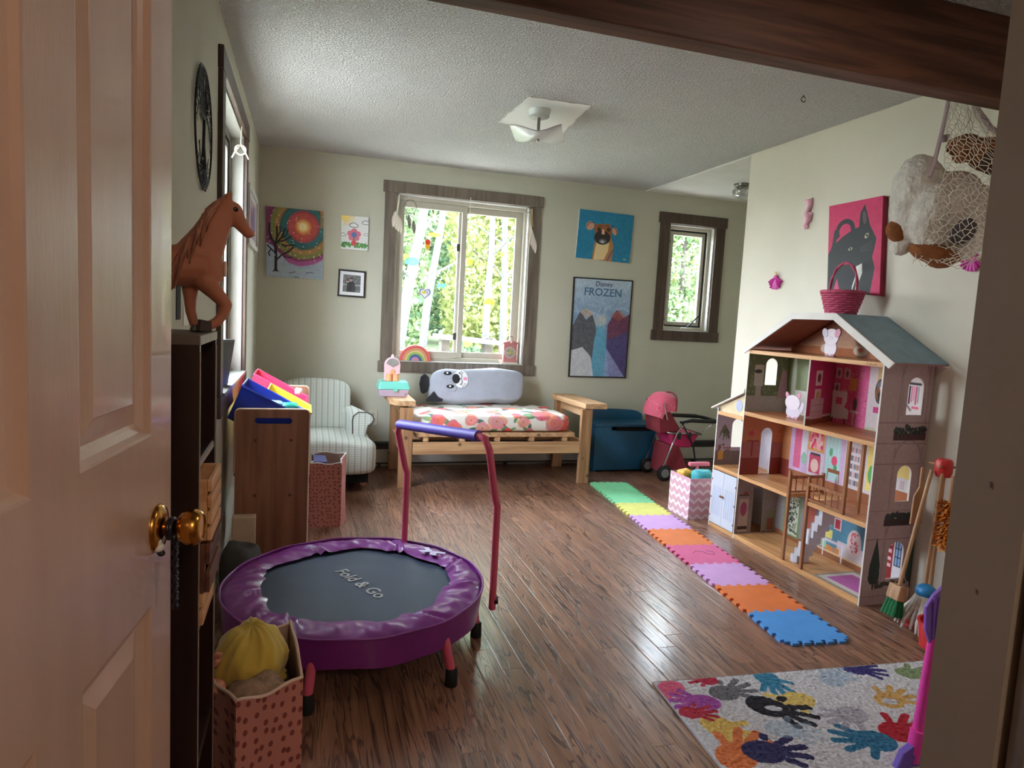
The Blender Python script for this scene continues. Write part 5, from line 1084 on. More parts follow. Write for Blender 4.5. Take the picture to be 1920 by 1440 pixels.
text('lettering', 'Disney', .062, m_lt2, t, frame3((2.555, 5.5776, 1.618), (1, 0, 0), (0, 0, 1)), bold=.0005, shear=.1); text('lettering', 'FROZEN', .098, m_ltr, t, frame3((2.552, 5.5776, 1.532), (1, 0, 0), (0, 0, 1)), bold=.0012)

# ================================================================ right wall: cat painting, seahorse, shells, hook
cv = Cv(300, 400, (206, 40, 96)).noise(6, 14); bk2 = (40, 40, 44)
cv.poly([(.02, 1), (.01, .70), (.06, .55), (.12, .46), (.30, .36), (.46, .30), (.56, .28), (.56, .14), (.62, .05), (.68, .16), (.74, .28), (.86, .42), (.84, .54), (.82, .60), (.88, .72), (.84, 1)], bk2)
cv.ring(.33, .30, .10, .05, bk2, 1, 0, 220); cv.line([(.17, .30), (.15, .5)], .05, bk2); cv.line([(.455, .28), (.5, .34)], .05, bk2); cv.poly([(.20, 1), (.27, .80), (.36, 1)], (206, 60, 110)); cv.poly([(.575, .69), (.67, .66), (.69, .76), (.65, .85), (.655, .985), (.60, .985), (.60, .80), (.55, .95), (.54, .90), (.585, .78)], (226, 220, 214)); cv.ell(.635, .19, .03, .07, (96, 78, 80), -.2)
cv.ell(.70, .38, .04, .02, (196, 186, 150), -1.0).ell(.705, .378, .018, .014, (30, 30, 34)).ell(.45, .50, .035, .016, (196, 186, 150), -.3).ell(.45, .50, .016, .013, (30, 30, 34)); 
for k in range(4): cv.line([(.62, .50+.012*k), (.80, .44+.03*k)], .004, (90, 88, 90))
ctp = thing('cat_painting', 'bright pink canvas with a painted black cat above the dollhouse', 'painting', (2.89, 3.04, 1.514))
yz = [(3.249, 2.033), (2.870, 2.035), (2.825, 1.514), (3.20, 1.545)]
o = obj('stretched_canvas', G().prism([(p[0], p[1]) for p in yz], 2.872, 2.9045, 'x'), M('canvas_side_crimson', (150, 30, 60), rough=.7), ctp)
obj('paint', G().prism([(p[0], p[1]) for p in yz], 2.8706, 2.872, 'x'), cv.mat('cat_paint', .6, .0006), ctp, uv=(1, 3.249, 2.825, 2, 1.514, 2.035))
m_sea = M('pale_pink_wood', (238, 182, 198), rough=.6, var=.05); m_shell = M('magenta_paint', (206, 60, 160), rough=.5, var=.06)
sh = thing('seahorse_ornament', 'pale pink wooden seahorse on the pale wall above the dollhouse', 'wall art', (2.9, 3.45, 1.92))
pts = [(-.035, .172), (-.015, .168), (.012, .165), (.020, .140), (.008, .115), (-.004, .095), (.010, .075), (.016, .055), (.0, .035), (-.010, .018), (-.004, .004), (.010, .006), (.012, .018), (.004, .022)]
obj('body', G().tube([(2.893, 3.455-a, 1.928+z) for a, z in pts], [.006, .011, .019, .016, .015, .020, .026, .023, .015, .011, .008, .007, .006, .004], 10), m_sea, sh, smooth=60)
obj('crest', G().tube([(2.893, 3.44, 2.095), (2.893, 3.425, 2.108), (2.893, 3.43, 2.08)], [.006, .005, .003], 6), m_sea, sh); obj('fin', G().tube([(2.893, 3.435, 2.02), (2.893, 3.415, 2.012), (2.893, 3.43, 1.99)], [.008, .006, .004], 6), m_sea, sh)
def shell(label, y, z, s, rot):
    t = thing('shell_ornament', label, 'wall art', (2.9, y, z), 0, 'magenta shells on the pale wall'); z = z+.35*s-.42*s*math.cos(R(rot)); 
    for k in range(9):
        a = R(rot-64+16*k); L = s*(.95 if abs(k-4) < 3 else .82); obj('rib', G().tube([(2.896, y, z-.35*s), (2.893, y-math.sin(a)*L*.55, z-.35*s+math.cos(a)*L*.55), (2.896, y-math.sin(a)*L, z-.35*s+math.cos(a)*L)], [s*.08, s*.14, s*.13], 8, flat=.6), m_shell, t, smooth=60)
    obj('hinge', G().ell((2.895, y, z-.33*s), (.010, s*.26, s*.16), 10, 8), m_shell, t, smooth=180); return t
t = shell('magenta shell with a cream starfish below the seahorse', 3.69, 1.612, .082, 180)
obj('starfish', G().prism([(3.685+(.018 if k % 2 else .007)*math.sin(k*math.pi/5), 1.668+(.018 if k % 2 else .007)*math.cos(k*math.pi/5)) for k in range(10)], 2.884, 2.889, 'x'), M('cream_star', (232, 206, 150), rough=.7), t)
shell('magenta shell peeking out below the stuffed toy net', 2.345, 1.66, .075, 200)
hk = thing('ceiling_hook', 'small dark ring hook screwed into the ceiling', 'hook', (2.391, 2.96, 2.47))
obj('ring', G().tube([(2.391+.013*math.cos(t), 2.96, 2.478+.013*math.sin(t)) for t in np.linspace(.5, 6.2, 16)], .0022, 6), m_iron, hk, smooth=60); obj('screw', G().cyl((2.391, 2.96, 2.490), (2.391, 2.96, 2.4995), .0025), m_iron, hk)

# ================================================================ ceiling lamps
m_lampw = M('lamp_white', (226, 226, 222), rough=.35, var=.02); m_frost = M('frosted_glass', (214, 214, 208), rough=.3, var=.03, coat=.4); m_steel = M('brushed_steel', (150, 148, 142), rough=.3, metal=1)
cl = thing('ceiling_lamp', 'ceiling lamp with a curved square white glass shade on a stem', 'lamp', (1.262, 3.80, 2.33))
LC = Vector((1.262, 3.80, 0))
obj('canopy', G().lathe([(.052, 2.452), (.060, 2.458), (.062, 2.476), (.064, 2.478), (.066, 2.4952)], LC, 28), m_lampw, cl, smooth=40)
obj('stem', G().cyl(LC+Vector((0, 0, 2.335)), LC+Vector((0, 0, 2.453)), .009), m_steel, cl, smooth=40)
def sh_(u, v, dz=0):
    a, b = (u-.5)*.29, (v-.5)*.29; ang = R(-25); x = a*math.cos(ang)-b*math.sin(ang); y = a*math.sin(ang)+b*math.cos(ang)
    return (LC.x+x, LC.y+y, 2.332+.030*(abs(a/.145)**2.2+abs(b/.145)**2.2)*.55+.010*math.sin(a*26+b*15)+dz)
g = G().grid(lambda u, v: sh_(u, v), 20, 20); n0 = len(g.v); g.grid(lambda u, v: sh_(1-u, v, .005), 20, 20)
obj('glass_shade', g, m_frost, cl, smooth=180); obj('finial', G().lathe([(.0005, 2.318), (.008, 2.320), (.010, 2.326), (.007, 2.334)], LC, 14), m_steel, cl, smooth=60)
c2 = thing('dome_lamp', 'flush glass dome lamp on the alcove ceiling', 'lamp', (3.44, 4.9, 2.4))
obj('collar', G().lathe([(.055, 2.462), (.058, 2.47), (.072, 2.478), (.074, 2.4965)], (3.44, 4.9, 0), 24), m_steel, c2, smooth=40)
obj('dome', G().lathe([(.0005, 2.385), (.04, 2.390), (.072, 2.408), (.084, 2.432), (.076, 2.454), (.056, 2.464)], (3.44, 4.9, 0), 28), glass_mat('dome_glass', (.85, .85, .85), .3), c2, smooth=60)
obj('bulb', G().ell((3.44, 4.9, 2.43), (.022, .022, .03), 12, 8), m_frost, c2, smooth=180)

# ================================================================ foam mats
ma = math.atan2(.104, .9946); MU = Vector((math.sin(ma), math.cos(ma), 0)); MV = Vector((math.cos(ma), -math.sin(ma), 0)); MO = Vector((1.94, 2.20, 0)); ML, MWd = .2975, .305
mcol = [((84, 156, 228), 'blue'), ((232, 124, 64), 'orange'), ((218, 168, 222), 'lilac'), ((222, 106, 150), 'rose pink'), ((232, 130, 70), 'orange'), ((216, 170, 224), 'lilac'), ((226, 224, 124), 'yellow'), ((136, 220, 164), 'green'), ((132, 218, 160), 'green')]
mlab = ['blue foam mat at the end of the row by the rug', 'orange foam mat next to the blue one', 'lilac foam mat between orange and rose pink mats', 'rose pink foam mat with pen scribbles mid row', 'orange foam mat between rose pink and lilac mats', 'lilac foam mat beside the yellow mat', 'yellow foam mat between lilac and green mats', 'green foam mat touching the yellow mat', 'green foam mat at the daybed end of the row']
def edge(n, flip):
    """dovetail teeth along a unit edge as (along, outwards)"""
    P = []; t = .0095
    for k in range(n):
        s, o = k/n, (1 if (k % 2 == 0) ^ flip else -1)*t; d = .010*(1 if o > 0 else -1); P += [(s+(.0 if k == 0 else -d), o), (s+1/n+(.0 if k == n-1 else d), o)]
    return P
def mat_mesh(i):
    P = []; L, Wd = ML, MWd; g_ = .0006
    for s, o in edge(11, i % 2 == 0): P.append((s*Wd, -o-g_ if False else -o))
    # near edge runs along v at u=0; far edge at u=L must fit the next mat's near edge
    near = [(s*Wd, -o) for s, o in edge(11, i % 2 == 0)]; far = [(s*Wd, L-(-1)*0-(o if True else 0)) for s, o in edge(11, (i+1) % 2 == 0)]
    rgt = [(Wd+o, s*L) for s, o in edge(10, True)]; lft = [(-o, s*L) for s, o in edge(10, True)]
    sh = .985
    poly = near+[p for p in rgt[1:-1]]+far[::-1]+[p for p in lft[1:-1]][::-1]
    c = (Wd/2, L/2); return [(c[0]+(a-c[0])*.998, c[1]+(b-c[1])*.998) for a, b in poly]
for i in range(9):
    o0 = MO+MU*(ML*i); g = G(); P = [o0+MV*a+MU*b for a, b in mat_mesh(i)]
    g.hexa([(p.x, p.y, .0006) for p in P], [(p.x, p.y, .0118) for p in P])
    mm = M('foam_'+mcol[i][1].replace(' ', '_'), mcol[i][0], rough=.75, var=.04, scale=12, bump=.0004, bscale=400)
    t = tag(obj('foam_mat', g, mm), mlab[i], 'mat', 'foam puzzle mats in a row')
    if i == 3:
        g = G(); c = o0+MU*.14
        g.tube([c+MV*a+MU*b+Vector((0, 0, .0119)) for a, b in ((.10, .02), (.13, .05), (.17, .04), (.18, .0), (.22, -.01), (.23, .03), (.20, .06))], .0011, 4); q_ = obj('scribble', g, m_ink); q_.parent = t; q_.matrix_parent_inverse = full(t).inverted(); q_['kind'] = 'stuff'

# ================================================================ handprint rug
RO = Vector((1.236, 2.045, 0)); ra = R(-4); RU = Vector((math.cos(ra), math.sin(ra), 0)); RV = Vector((math.sin(ra), -math.cos(ra), 0)); RL, RW = 1.52, 1.0
cv = Cv(912, 600, (196, 190, 192)); 
def rh(u, v, s, ang, c, br=0, k=1): cv.hand(u/RL, v/RW, s, R(ang), c, br, k)
for a in [(.044, .052, .10, 150, (206, 92, 120), 0), (.225, .105, .105, -12, (104, 100, 104), 1), (.122, .150, .10, 200, (158, 74, 150), 0), (.442, .035, .10, 95, (52, 118, 146), 0), (.467, .185, .11, 170, (206, 176, 98), 0), (.331, .205, .13, 38, (30, 26, 34), 1), (.10, .285, .115, 60, (208, 172, 90), 0), (.075, .43, .13, -30, (206, 112, 64), 0), (.17, .425, .12, 5, (46, 40, 84), 1),
          (.838, .022, .095, 20, (52, 44, 104), 1), (1.034, .08, .09, 10, (122, 136, 96), 0), (.802, .235, .10, -20, (190, 146, 84), 0), (.685, .40, .115, -10, (166, 24, 40), 0), (.574, .43, .115, 195, (44, 104, 134), 0), (.602, .29, .10, 170, (140, 132, 142), 0, .6), (.690, .08, .10, -30, (150, 168, 186), 0, .7), (.207, .018, .07, 200, (168, 36, 60), 1), (.30, .33, .10, 20, (150, 170, 184), 0, .5), (.045, .20, .075, 10, (168, 40, 60), 1),
          (.40, .62, .13, 40, (158, 74, 150), 0), (.2, .68, .13, 200, (52, 118, 146), 0), (.62, .66, .12, 80, (206, 92, 120), 0), (.85, .52, .12, 140, (30, 26, 34), 1), (1.05, .3, .12, 60, (206, 92, 120), 0), (1.05, .62, .12, 0, (208, 172, 90), 0), (1.3, .2, .12, 100, (52, 118, 146), 0), (1.3, .6, .12, 220, (166, 24, 40), 0), (.4, .88, .12, 10, (122, 136, 96), 0), (.85, .85, .12, 160, (46, 40, 84), 0), (1.2, .86, .12, 40, (206, 112, 64), 0)]: rh(*a)
cv.ell(.345/RL, .218/RW, .03/RL, .016/RW, (186, 180, 186), .3).ell(.80/RL, .24/RW, .03/RL, .02/RW, (188, 182, 186)).noise(16, 3)
rgm = cv.mat('rug_pile', .95)
ro = thing('handprint_rug', 'pale rug with colourful handprints on the floor by the doorway', 'rug', (RO.x+.7, RO.y-.5, 0))
g = G(); rs = np.random.RandomState(5); NX, NY = 230, 150; zz = .0085+.0048*rs.rand(NX+1, NY+1)
def rp(u, v):
    i, j = round(u*NX), round(v*NY); e = min(i, NX-i, j, NY-j); p = RO+RU*(RL*u)+RV*(RW*v); return (p.x, p.y, .002 if e == 0 else zz[i, j])
g.grid(rp, NX, NY); o = obj('pile', g, rgm, ro)
me = o.data; lay = me.uv_layers.new(name='UVMap'); li = np.empty(len(me.loops), np.int32); me.loops.foreach_get('vertex_index', li)
UV = np.stack([np.repeat(np.arange(NX+1)/NX, NY+1), 1-np.tile(np.arange(NY+1)/NY, NX+1)], 1); lay.data.foreach_set('uv', UV[li].astype(np.float32).ravel())
P = [RO, RO+RU*RL, RO+RU*RL+RV*RW, RO+RV*RW]; obj('binding', G().tube([p+Vector((0, 0, .005)) for p in P], .0046, 6, True), M('rug_binding', (176, 170, 172), rough=.9), ro)
# ================================================================ dollhouse
m_ply = M('dollhouse_white_edge', (222, 214, 206), rough=.5, var=.03); m_shelf = wood('dollhouse_pine', (222, 170, 116), (196, 140, 88), rough=.45, axis=1, scale=12); m_post = wood('dollhouse_post', (170, 116, 78), (142, 92, 58), rough=.45, axis=2, scale=12)
m_roof = M('dollhouse_teal_roof', (132, 160, 176), rough=.55, var=.10, scale=14); m_under = M('roof_underside', (176, 118, 112), rough=.7, var=.06)
dh = thing('dollhouse', 'tall white wooden dollhouse with a teal roof against the pale wall', 'dollhouse', (2.74, 3.1, 0))
FX, BX = 2.585, 2.884; Y0, Y1, YA = 2.475, 3.475, 3.745
def holed(Y, th, x0, x1, zs, holes, cvs, mat, uvz, name, inner=True):
    """upright panel facing along y, split at the height of each arched or square hole; printed on the near face"""
    g = G()
    def add(poly): g.prism(poly, Y-th/2, Y+th/2, 'y')
    for (za, zb), h in zip(zip(zs[:-1], zs[1:]), holes):
        if not h: add([(x0, za), (x1, za), (x1, zb), (x0, zb)]); continue
        a, b, c, d, arch = h; m = (a+b)/2; r = (b-a)/2
        if arch: L = [(m-r*math.cos(t), d-r+r*math.sin(t)) for t in np.linspace(0, math.pi/2, 7)]; Rr = [(m+r*math.cos(t), d-r+r*math.sin(t)) for t in np.linspace(0, math.pi/2, 7)]
        else: L = [(a, d), (m, d)]; Rr = [(b, d), (m, d)]
        add([(x0, za), (m, za), (m, c), (a, c)]+L+[(m, zb), (x0, zb)]); add([(x1, zb), (m, zb)]+Rr[::-1]+[(b, c), (m, c), (m, za), (x1, za)])
    o = obj(name, g, m_ply, dh); base = g; g = G()
    for f in base.f:
        v = [base.v[i] for i in f]
        if all(abs(p[1]-(Y-th/2)) < 1e-6 for p in v): g.add([(p[0], p[1]-.0006, p[2]) for p in v], [tuple(range(len(v)))])
    obj('print', g, cvs.mat(mat, .5), o, uv=(0, x0, x1, 2, uvz[0], uvz[1])); return o
# outside of the near side wall
c0 = (190, 160, 162); cv = Cv(160, 580, c0); Z = 1.185; rr = random.Random(6)
X_ = lambda x: (x-2.585)/.305
V_ = lambda z: 1-z/Z
for z in (.90, .80, .70, .47, .33): cv.rect(0, V_(z), 1, V_(z)+.004, (158, 130, 134))
for zb, zt in ((.90, 1.18), (.47, .78), (.05, .40)):
    for x in (2.700, 2.865): cv.rect(X_(x)-.02, V_(zt), X_(x)+.02, V_(zb), (174, 146, 150)); cv.rect(X_(x)+.02, V_(zt), X_(x)+.026, V_(zb), (146, 120, 126))
    cv.ring(.65, V_(zt-.05), .07, .008, (160, 134, 138), 1, 0, 180)
for x in (2.715, 2.845): cv.line([(X_(x), V_(1.06)), (X_(x), V_(.93))], .004, (162, 136, 140))
for zc, bx in ((.835, (96, 48, 52)), (.415, (60, 40, 44))):
    cv.rect(.32, V_(zc+.012), .97, V_(zc-.022), bx)
    for k in range(8): cv.line([(.34+.08*k, V_(zc-.02)), (.40+.08*k, V_(zc+.01))], .004, (52, 32, 40)); cv.line([(.40+.08*k, V_(zc-.02)), (.34+.08*k, V_(zc+.01))], .004, (52, 32, 40))
    for k in range(90): q = rr.random(); cv.ell(.33+.63*q, V_(zc+.012+rr.random()*.035*(1.2-abs(math.sin(q*6.3+.6))*.6)), .03, .006, rr.choice([(44, 52, 50), (64, 72, 66), (54, 50, 56), (36, 42, 40)]), rr.random()*3)
for xc in (2.655, 2.885): cv.poly([(X_(xc), V_(.335)), (X_(xc)+.10, V_(.20)), (X_(xc)+.11, V_(.13)), (X_(xc)+.06, V_(.105)), (X_(xc)-.06, V_(.105)), (X_(xc)-.11, V_(.13)), (X_(xc)-.10, V_(.20))], (34, 50, 44)); cv.rect(X_(xc)-.015, V_(.105), X_(xc)+.015, V_(.075), (44, 34, 32))
for k in range(70): cv.ell(.28+.6*rr.random(), V_(.085+.03*rr.random()), .025, .006, rr.choice([(60, 50, 44), (84, 70, 62), (44, 52, 44), (100, 84, 76)]))
for k in range(17): cv.rect(.02+.058*k, V_(.072), .055+.058*k, V_(.004), (176, 150, 148)); cv.line([(.02+.058*k, V_(.072)), (.037+.058*k, V_(.082)), (.055+.058*k, V_(.072))], .004, (176, 150, 148))
cv.rect(0, V_(.045), 1, V_(.04), (146, 120, 120)).noise(5, 6)
holed(Y0, .009, FX, 2.89, [0, .42, .80, Z], [(2.730, 2.826, .125, .312, True), (2.732, 2.820, .513, .690, True), (2.742, 2.836, .936, 1.117, True)], cv, 'mauve_house_front_print', (0, Z), 'side_wall')
# inner face of the far side wall, three storeys
cv = Cv(150, 590, (200, 190, 180)); X2 = lambda x: (x-2.585)/.30
cv.rect(0, 0, 1, V_(.80), (106, 112, 78))
for k in range(60): cv.ell(rr.random(), V_(.85+.33*rr.random()), .03, .009, (134, 138, 102), rr.random()*3, .8)
cv.rect(0, V_(.90), 1, V_(.80), (170, 162, 156)); cv.rect(X2(2.633), V_(1.09), X2(2.70), V_(.96), (190, 184, 176)).ell(X2(2.66), V_(1.05), .09, .01, (70, 60, 60)).rect(X2(2.65), V_(.96), X2(2.69), V_(.89), (176, 166, 160)); cv.poly([(X2(2.835), V_(1.06)), (X2(2.87), V_(1.06)), (X2(2.885), V_(.90)), (X2(2.81), V_(.88))], (176, 138, 148))
cv.rect(0, V_(.79), 1, V_(.40), (194, 130, 84)).rect(0, V_(.61), 1, V_(.40), (170, 110, 104)).rect(0, V_(.51), 1, V_(.40), (142, 58, 48)); cv.ell(X2(2.65), V_(.665), .07, .014, (196, 74, 74)).ell(X2(2.69), V_(.675), .06, .012, (206, 120, 110)).rect(X2(2.655), V_(.62), X2(2.668), V_(.52), (142, 58, 58)).rect(X2(2.62), V_(.62), X2(2.71), V_(.612), (142, 58, 58)); cv.ell(X2(2.86), V_(.68), .05, .014, (180, 110, 80))
cv.rect(0, V_(.395), 1, 1, (150, 142, 142)); 
for k in range(50): cv.ell(rr.random(), V_(.14+.24*rr.random()), .02, .005, (166, 156, 160))
cv.rect(0, V_(.03), 1, 1, (96, 62, 46)); cv.rect(X2(2.605), V_(.25), X2(2.675), V_(.04), (196, 184, 178)).ell(X2(2.64), V_(.185), .08, .038, (170, 80, 126)).rect(X2(2.605), V_(.075), X2(2.675), V_(.055), (60, 40, 40)).rect(X2(2.60), V_(.277), X2(2.675), V_(.270), (90, 60, 54)).ell(X2(2.65), V_(.285), .06, .007, (170, 70, 60)); cv.rect(X2(2.81), V_(.17), X2(2.88), V_(.05), (140, 140, 116)).rect(X2(2.825), V_(.12), X2(2.87), V_(.045), (140, 86, 54)).noise(5, 5)
holed(Y1, .009, FX, BX, [.0, .40, .80, Z], [(2.705, 2.787, .028, .318, False), (2.722, 2.803, .408, .70, True), (2.712, 2.795, .967, 1.133, True)], cv, 'far_side_wall_print', (0, Z), 'side_wall')
# annex outer wall
cv = Cv(150, 390, (176, 166, 182)); V3 = lambda z: 1-z/.785
cv.rect(0, V3(.50), 1, V3(.40), (120, 100, 92)); 
for k in range(26): cv.line([(X2(2.645), V3(.67)), (X2(2.645)+(rr.random()-.5)*.28, V3(.57+.06*rr.random()))], .008, rr.choice([(84, 92, 62), (110, 116, 80), (64, 70, 50)]))
cv.ell(X2(2.645), V3(.655), .06, .014, (120, 110, 80)); cv.rect(X2(2.61), V3(.50), X2(2.65), V3(.44), (206, 150, 60)); 
for k in range(14): cv.ell(X2(2.60+.1*rr.random()), V3(.50+.04*rr.random()), .03, .008, rr.choice([(150, 96, 84), (170, 110, 96), (90, 80, 70)]))
cv.rect(0, V3(.40), 1, 1, (190, 196, 214)).noise(5, 5)
holed(YA, .009, FX, BX, [0, .40, .785], [None, (2.702, 2.785, .522, .712, True)], cv, 'annex_wall_print', (0, .785), 'side_wall')
def backwall(y0, y1, z0, z1, cvs, name): obj('back_wall', G().box(BX, y1, z0, BX+.006, y0, z1), cvs.mat(name, .5), dh, uv=(1, y0, y1, 2, z0, z1))
U = lambda y: (3.470-y)/.990
# upper floor: green bath, pink sitting room, wardrobe
cv = Cv(420, 160, (220, 96, 146)); W_ = lambda z: 1-(z-.79)/.38
cv.rect(0, 0, U(3.09), 1, (108, 116, 76)); cv.ell(U(3.42), W_(1.0), .02, .5, (206, 206, 200), 0, .7, .6); cv.rect(U(3.4), W_(.95), U(3.28), W_(.80), (200, 196, 190))
for k in range(170): cv.ring(U(3.09)+(U(2.845)-U(3.09))*rr.random(), rr.random(), .02+.02*rr.random(), .007, (236, 150, 186), .8, 40, 300)
cv.rect(U(2.845), 0, 1, 1, (226, 212, 216)); cv.rect(U(2.79), W_(1.14), U(2.60), W_(1.02), (226, 196, 140)).rect(U(2.80), W_(.93), U(2.62), W_(.90), (214, 70, 140)).rect(U(2.77), W_(1.0), U(2.62), W_(.93), (206, 220, 206))
for y, z in ((3.06, 1.085), (3.00, 1.085), (3.065, 1.0), (3.01, .965)): cv.rect(U(y+.022), W_(z+.03), U(y-.022), W_(z-.03), (226, 206, 214)).ell(U(y), W_(z), .010, .05, (130, 116, 126))
cv.rect(U(2.975), W_(1.065), U(2.925), W_(1.0), (226, 200, 96)); 
for k in range(5): cv.line([(U(2.97-.01*k), W_(1.06)), (U(2.965-.01*k), W_(1.005))], .012, (214, 120, 120))
cv.poly([(U(3.095), W_(.985)), (U(2.985), W_(.985)), (U(2.985), W_(.93)), (U(3.0), W_(.90)), (U(2.965), W_(.885)), (U(2.965), W_(.835)), (U(3.09), W_(.825))], (240, 250, 250)); cv.rect(U(3.065), W_(.95), U(3.02), W_(.91), (220, 110, 150)).line([(U(3.08), W_(.83)), (U(3.085), W_(.795))], .02, (60, 50, 54)).line([(U(2.99), W_(.83)), (U(2.985), W_(.795))], .02, (60, 50, 54))
cv.rect(U(2.955), W_(.89), U(2.90), W_(.875), (226, 210, 220)).line([(U(2.93), W_(.87)), (U(2.93), W_(.80))], .03, (226, 210, 220)).ell(U(2.925), W_(.925), .014, .09, (90, 100, 96)); cv.rect(U(2.845), W_(.815), 1, 1, (206, 206, 180)).noise(5, 4)
cv.rect(U(2.66), 0, 1, 1, (232, 222, 224)).line([(U(2.59), W_(1.078)), (U(2.53), W_(1.078))], .03, (70, 60, 66))
for k, c in enumerate([(60, 44, 60), (232, 120, 160), (240, 140, 176), (224, 96, 140), (170, 176, 186)]): cv.rect(U(2.592-.012*k), W_(1.065), U(2.583-.012*k), W_(.975+.01*(k % 3)), c)
cv.rect(U(2.57), W_(.965), U(2.53), W_(.955), (230, 110, 150)).line([(U(2.60), W_(.97)), (U(2.575), W_(.945))], .03, (150, 120, 130))
backwall(3.470, 2.480, .79, 1.17, cv, 'upper_floor_print')
# middle floor: entry, mantelpiece room, bookcase
cv = Cv(420, 170, (206, 176, 214)); W_ = lambda z: 1-(z-.39)/.40
cv.rect(0, 0, U(3.395), 1, (196, 132, 88)).rect(0, W_(.51), U(3.395), 1, (142, 58, 48)); cv.rect(U(3.395), W_(.46), 1, 1, (156, 96, 62)); cv.rect(U(3.36), W_(.72), U(3.30), W_(.48), (214, 100, 140)).rect(U(3.30), W_(.76), U(3.25), W_(.56), (216, 214, 224)).ell(U(3.27), W_(.55), .022, .09, (150, 196, 176))
cv.rect(U(3.245), W_(.765), U(3.115), W_(.61), (214, 164, 90)).rect(U(3.23), W_(.755), U(3.13), W_(.625), (240, 200, 206)); 
for k in range(26): cv.ell(U(3.13)-(U(3.13)-U(3.23))*rr.random(), W_(.63+.11*rr.random()), .010, .035, rr.choice([(220, 70, 100), (236, 120, 140), (240, 180, 180)]))
cv.rect(U(3.24), W_(.605), U(3.11), W_(.46), (214, 206, 220)).rect(U(3.225), W_(.585), U(3.135), W_(.48), (200, 80, 110)).ell(U(3.18), W_(.525), .032, .10, (236, 206, 196)).rect(U(3.22), W_(.60), U(3.14), W_(.585), (80, 66, 80))
cv.rect(U(3.10), W_(.79), U(2.99), W_(.47), (176, 214, 214)); 
for k in range(4): cv.line([(U(3.09-.028*k), W_(.78)), (U(3.09-.028*k), W_(.58))], .012, (206, 226, 226))
cv.ell(U(3.06), W_(.63), .012, .06, (90, 170, 130)).ell(U(3.03), W_(.585), .022, .07, (222, 80, 120)).ell(U(3.02), W_(.545), .012, .05, (70, 150, 90)).rect(U(3.075), W_(.535), U(2.985), W_(.515), (140, 84, 48)).line([(U(3.07), W_(.52)), (U(3.075), W_(.47))], .014, (140, 84, 48)).line([(U(2.99), W_(.52)), (U(2.985), W_(.47))], .014, (140, 84, 48))
cv.rect(U(2.955), W_(.79), U(2.72), W_(.46), (214, 206, 210)).rect(U(2.94), W_(.76), U(2.83), W_(.72), (110, 100, 110))
for j in range(5):
    for k in range(12): cv.rect(U(2.945-.009*k), W_(.69-.045*j), U(2.939-.009*k), W_(.662-.045*j), rr.choice([(60, 56, 70), (120, 100, 120), (170, 120, 80), (80, 110, 130), (206, 150, 160)]))
cv.rect(U(2.80), W_(.72), U(2.70), W_(.48), (236, 214, 120)).ell(U(2.77), W_(.57), .02, .12, (90, 170, 90)).ell(U(2.74), W_(.52), .03, .08, (220, 100, 120)); cv.rect(U(2.70), 0, 1, 1, (216, 150, 110)).noise(5, 4)
cv.rect(U(2.66), 0, 1, W_(.60), (236, 214, 130)).rect(U(2.66), W_(.60), 1, W_(.53), (222, 220, 224)).rect(U(2.66), W_(.53), 1, 1, (176, 108, 70)).rect(U(2.585), W_(.585), U(2.56), W_(.54), (206, 190, 196))
backwall(3.470, 2.480, .39, .79, cv, 'middle_floor_print')
# ground floor: hall and blue sitting room
cv = Cv(420, 160, (150, 144, 144)); W_ = lambda z: 1-(z-.02)/.37
cv.rect(0, W_(.06), 1, 1, (150, 96, 62)); cv.rect(U(3.40), W_(.31), U(3.25), W_(.05), (120, 150, 110)).rect(U(3.38), W_(.30), U(3.27), W_(.06), (206, 210, 196))
for k in range(120): cv.ell(U(3.38-.11*rr.random()), W_(.07+.22*rr.random()), .006, .018, rr.choice([(40, 50, 44), (70, 96, 66), (140, 150, 120)]))
cv.rect(U(3.22), 0, 1, W_(.10), (86, 144, 170)).rect(U(3.22), 0, U(3.12), W_(.06), (176, 100, 84)); cv.rect(U(2.95), W_(.15), 1, W_(.06), (206, 196, 200)).rect(U(3.10), W_(.07), 1, W_(.06), (222, 190, 150)); cv.rect(U(3.05), W_(.285), U(3.00), W_(.215), (236, 214, 214)).ell(U(3.025), W_(.25), .012, .06, (214, 60, 90)).rect(U(2.985), W_(.275), U(2.93), W_(.205), (236, 204, 210)).rect(U(2.975), W_(.265), U(2.94), W_(.215), (190, 60, 80))
cv.rect(U(3.10), W_(.19), U(3.03), W_(.08), (150, 206, 176)); cv.rect(U(3.05), W_(.19), U(2.99), W_(.14), (226, 220, 120)).rect(U(3.06), W_(.135), U(2.90), W_(.12), (216, 204, 222)).rect(U(3.055), W_(.12), U(3.045), W_(.03), (226, 216, 226)).rect(U(2.915), W_(.12), U(2.905), W_(.03), (226, 216, 226)).rect(U(3.03), W_(.10), U(2.98), W_(.07), (206, 140, 80)).rect(U(2.97), W_(.10), U(2.93), W_(.07), (206, 140, 80)); cv.ell(U(2.83), W_(.17), .05, .2, (226, 206, 206)); 
for k in range(20): cv.ell(U(2.83)+.05*(rr.random()-.5), W_(.17)+.3*(rr.random()-.5), .006, .015, (206, 80, 100))
cv.rect(U(2.66), 0, 1, 1, (226, 226, 232)).rect(U(2.64), 0, U(2.578), 1, (150, 44, 40)).rect(U(2.567), W_(.285), U(2.535), W_(.15), (140, 180, 222))
for z in (.265, .225, .185, .15): cv.rect(U(2.612), W_(z), U(2.588), W_(z-.02), (236, 190, 206))
for z in (.285, .24, .195, .15): cv.line([(U(2.568), W_(z)), (U(2.534), W_(z))], .012, (40, 40, 60))
for y in (2.568, 2.551, 2.534): cv.line([(U(y), W_(.285)), (U(y), W_(.15))], .012, (40, 40, 60))
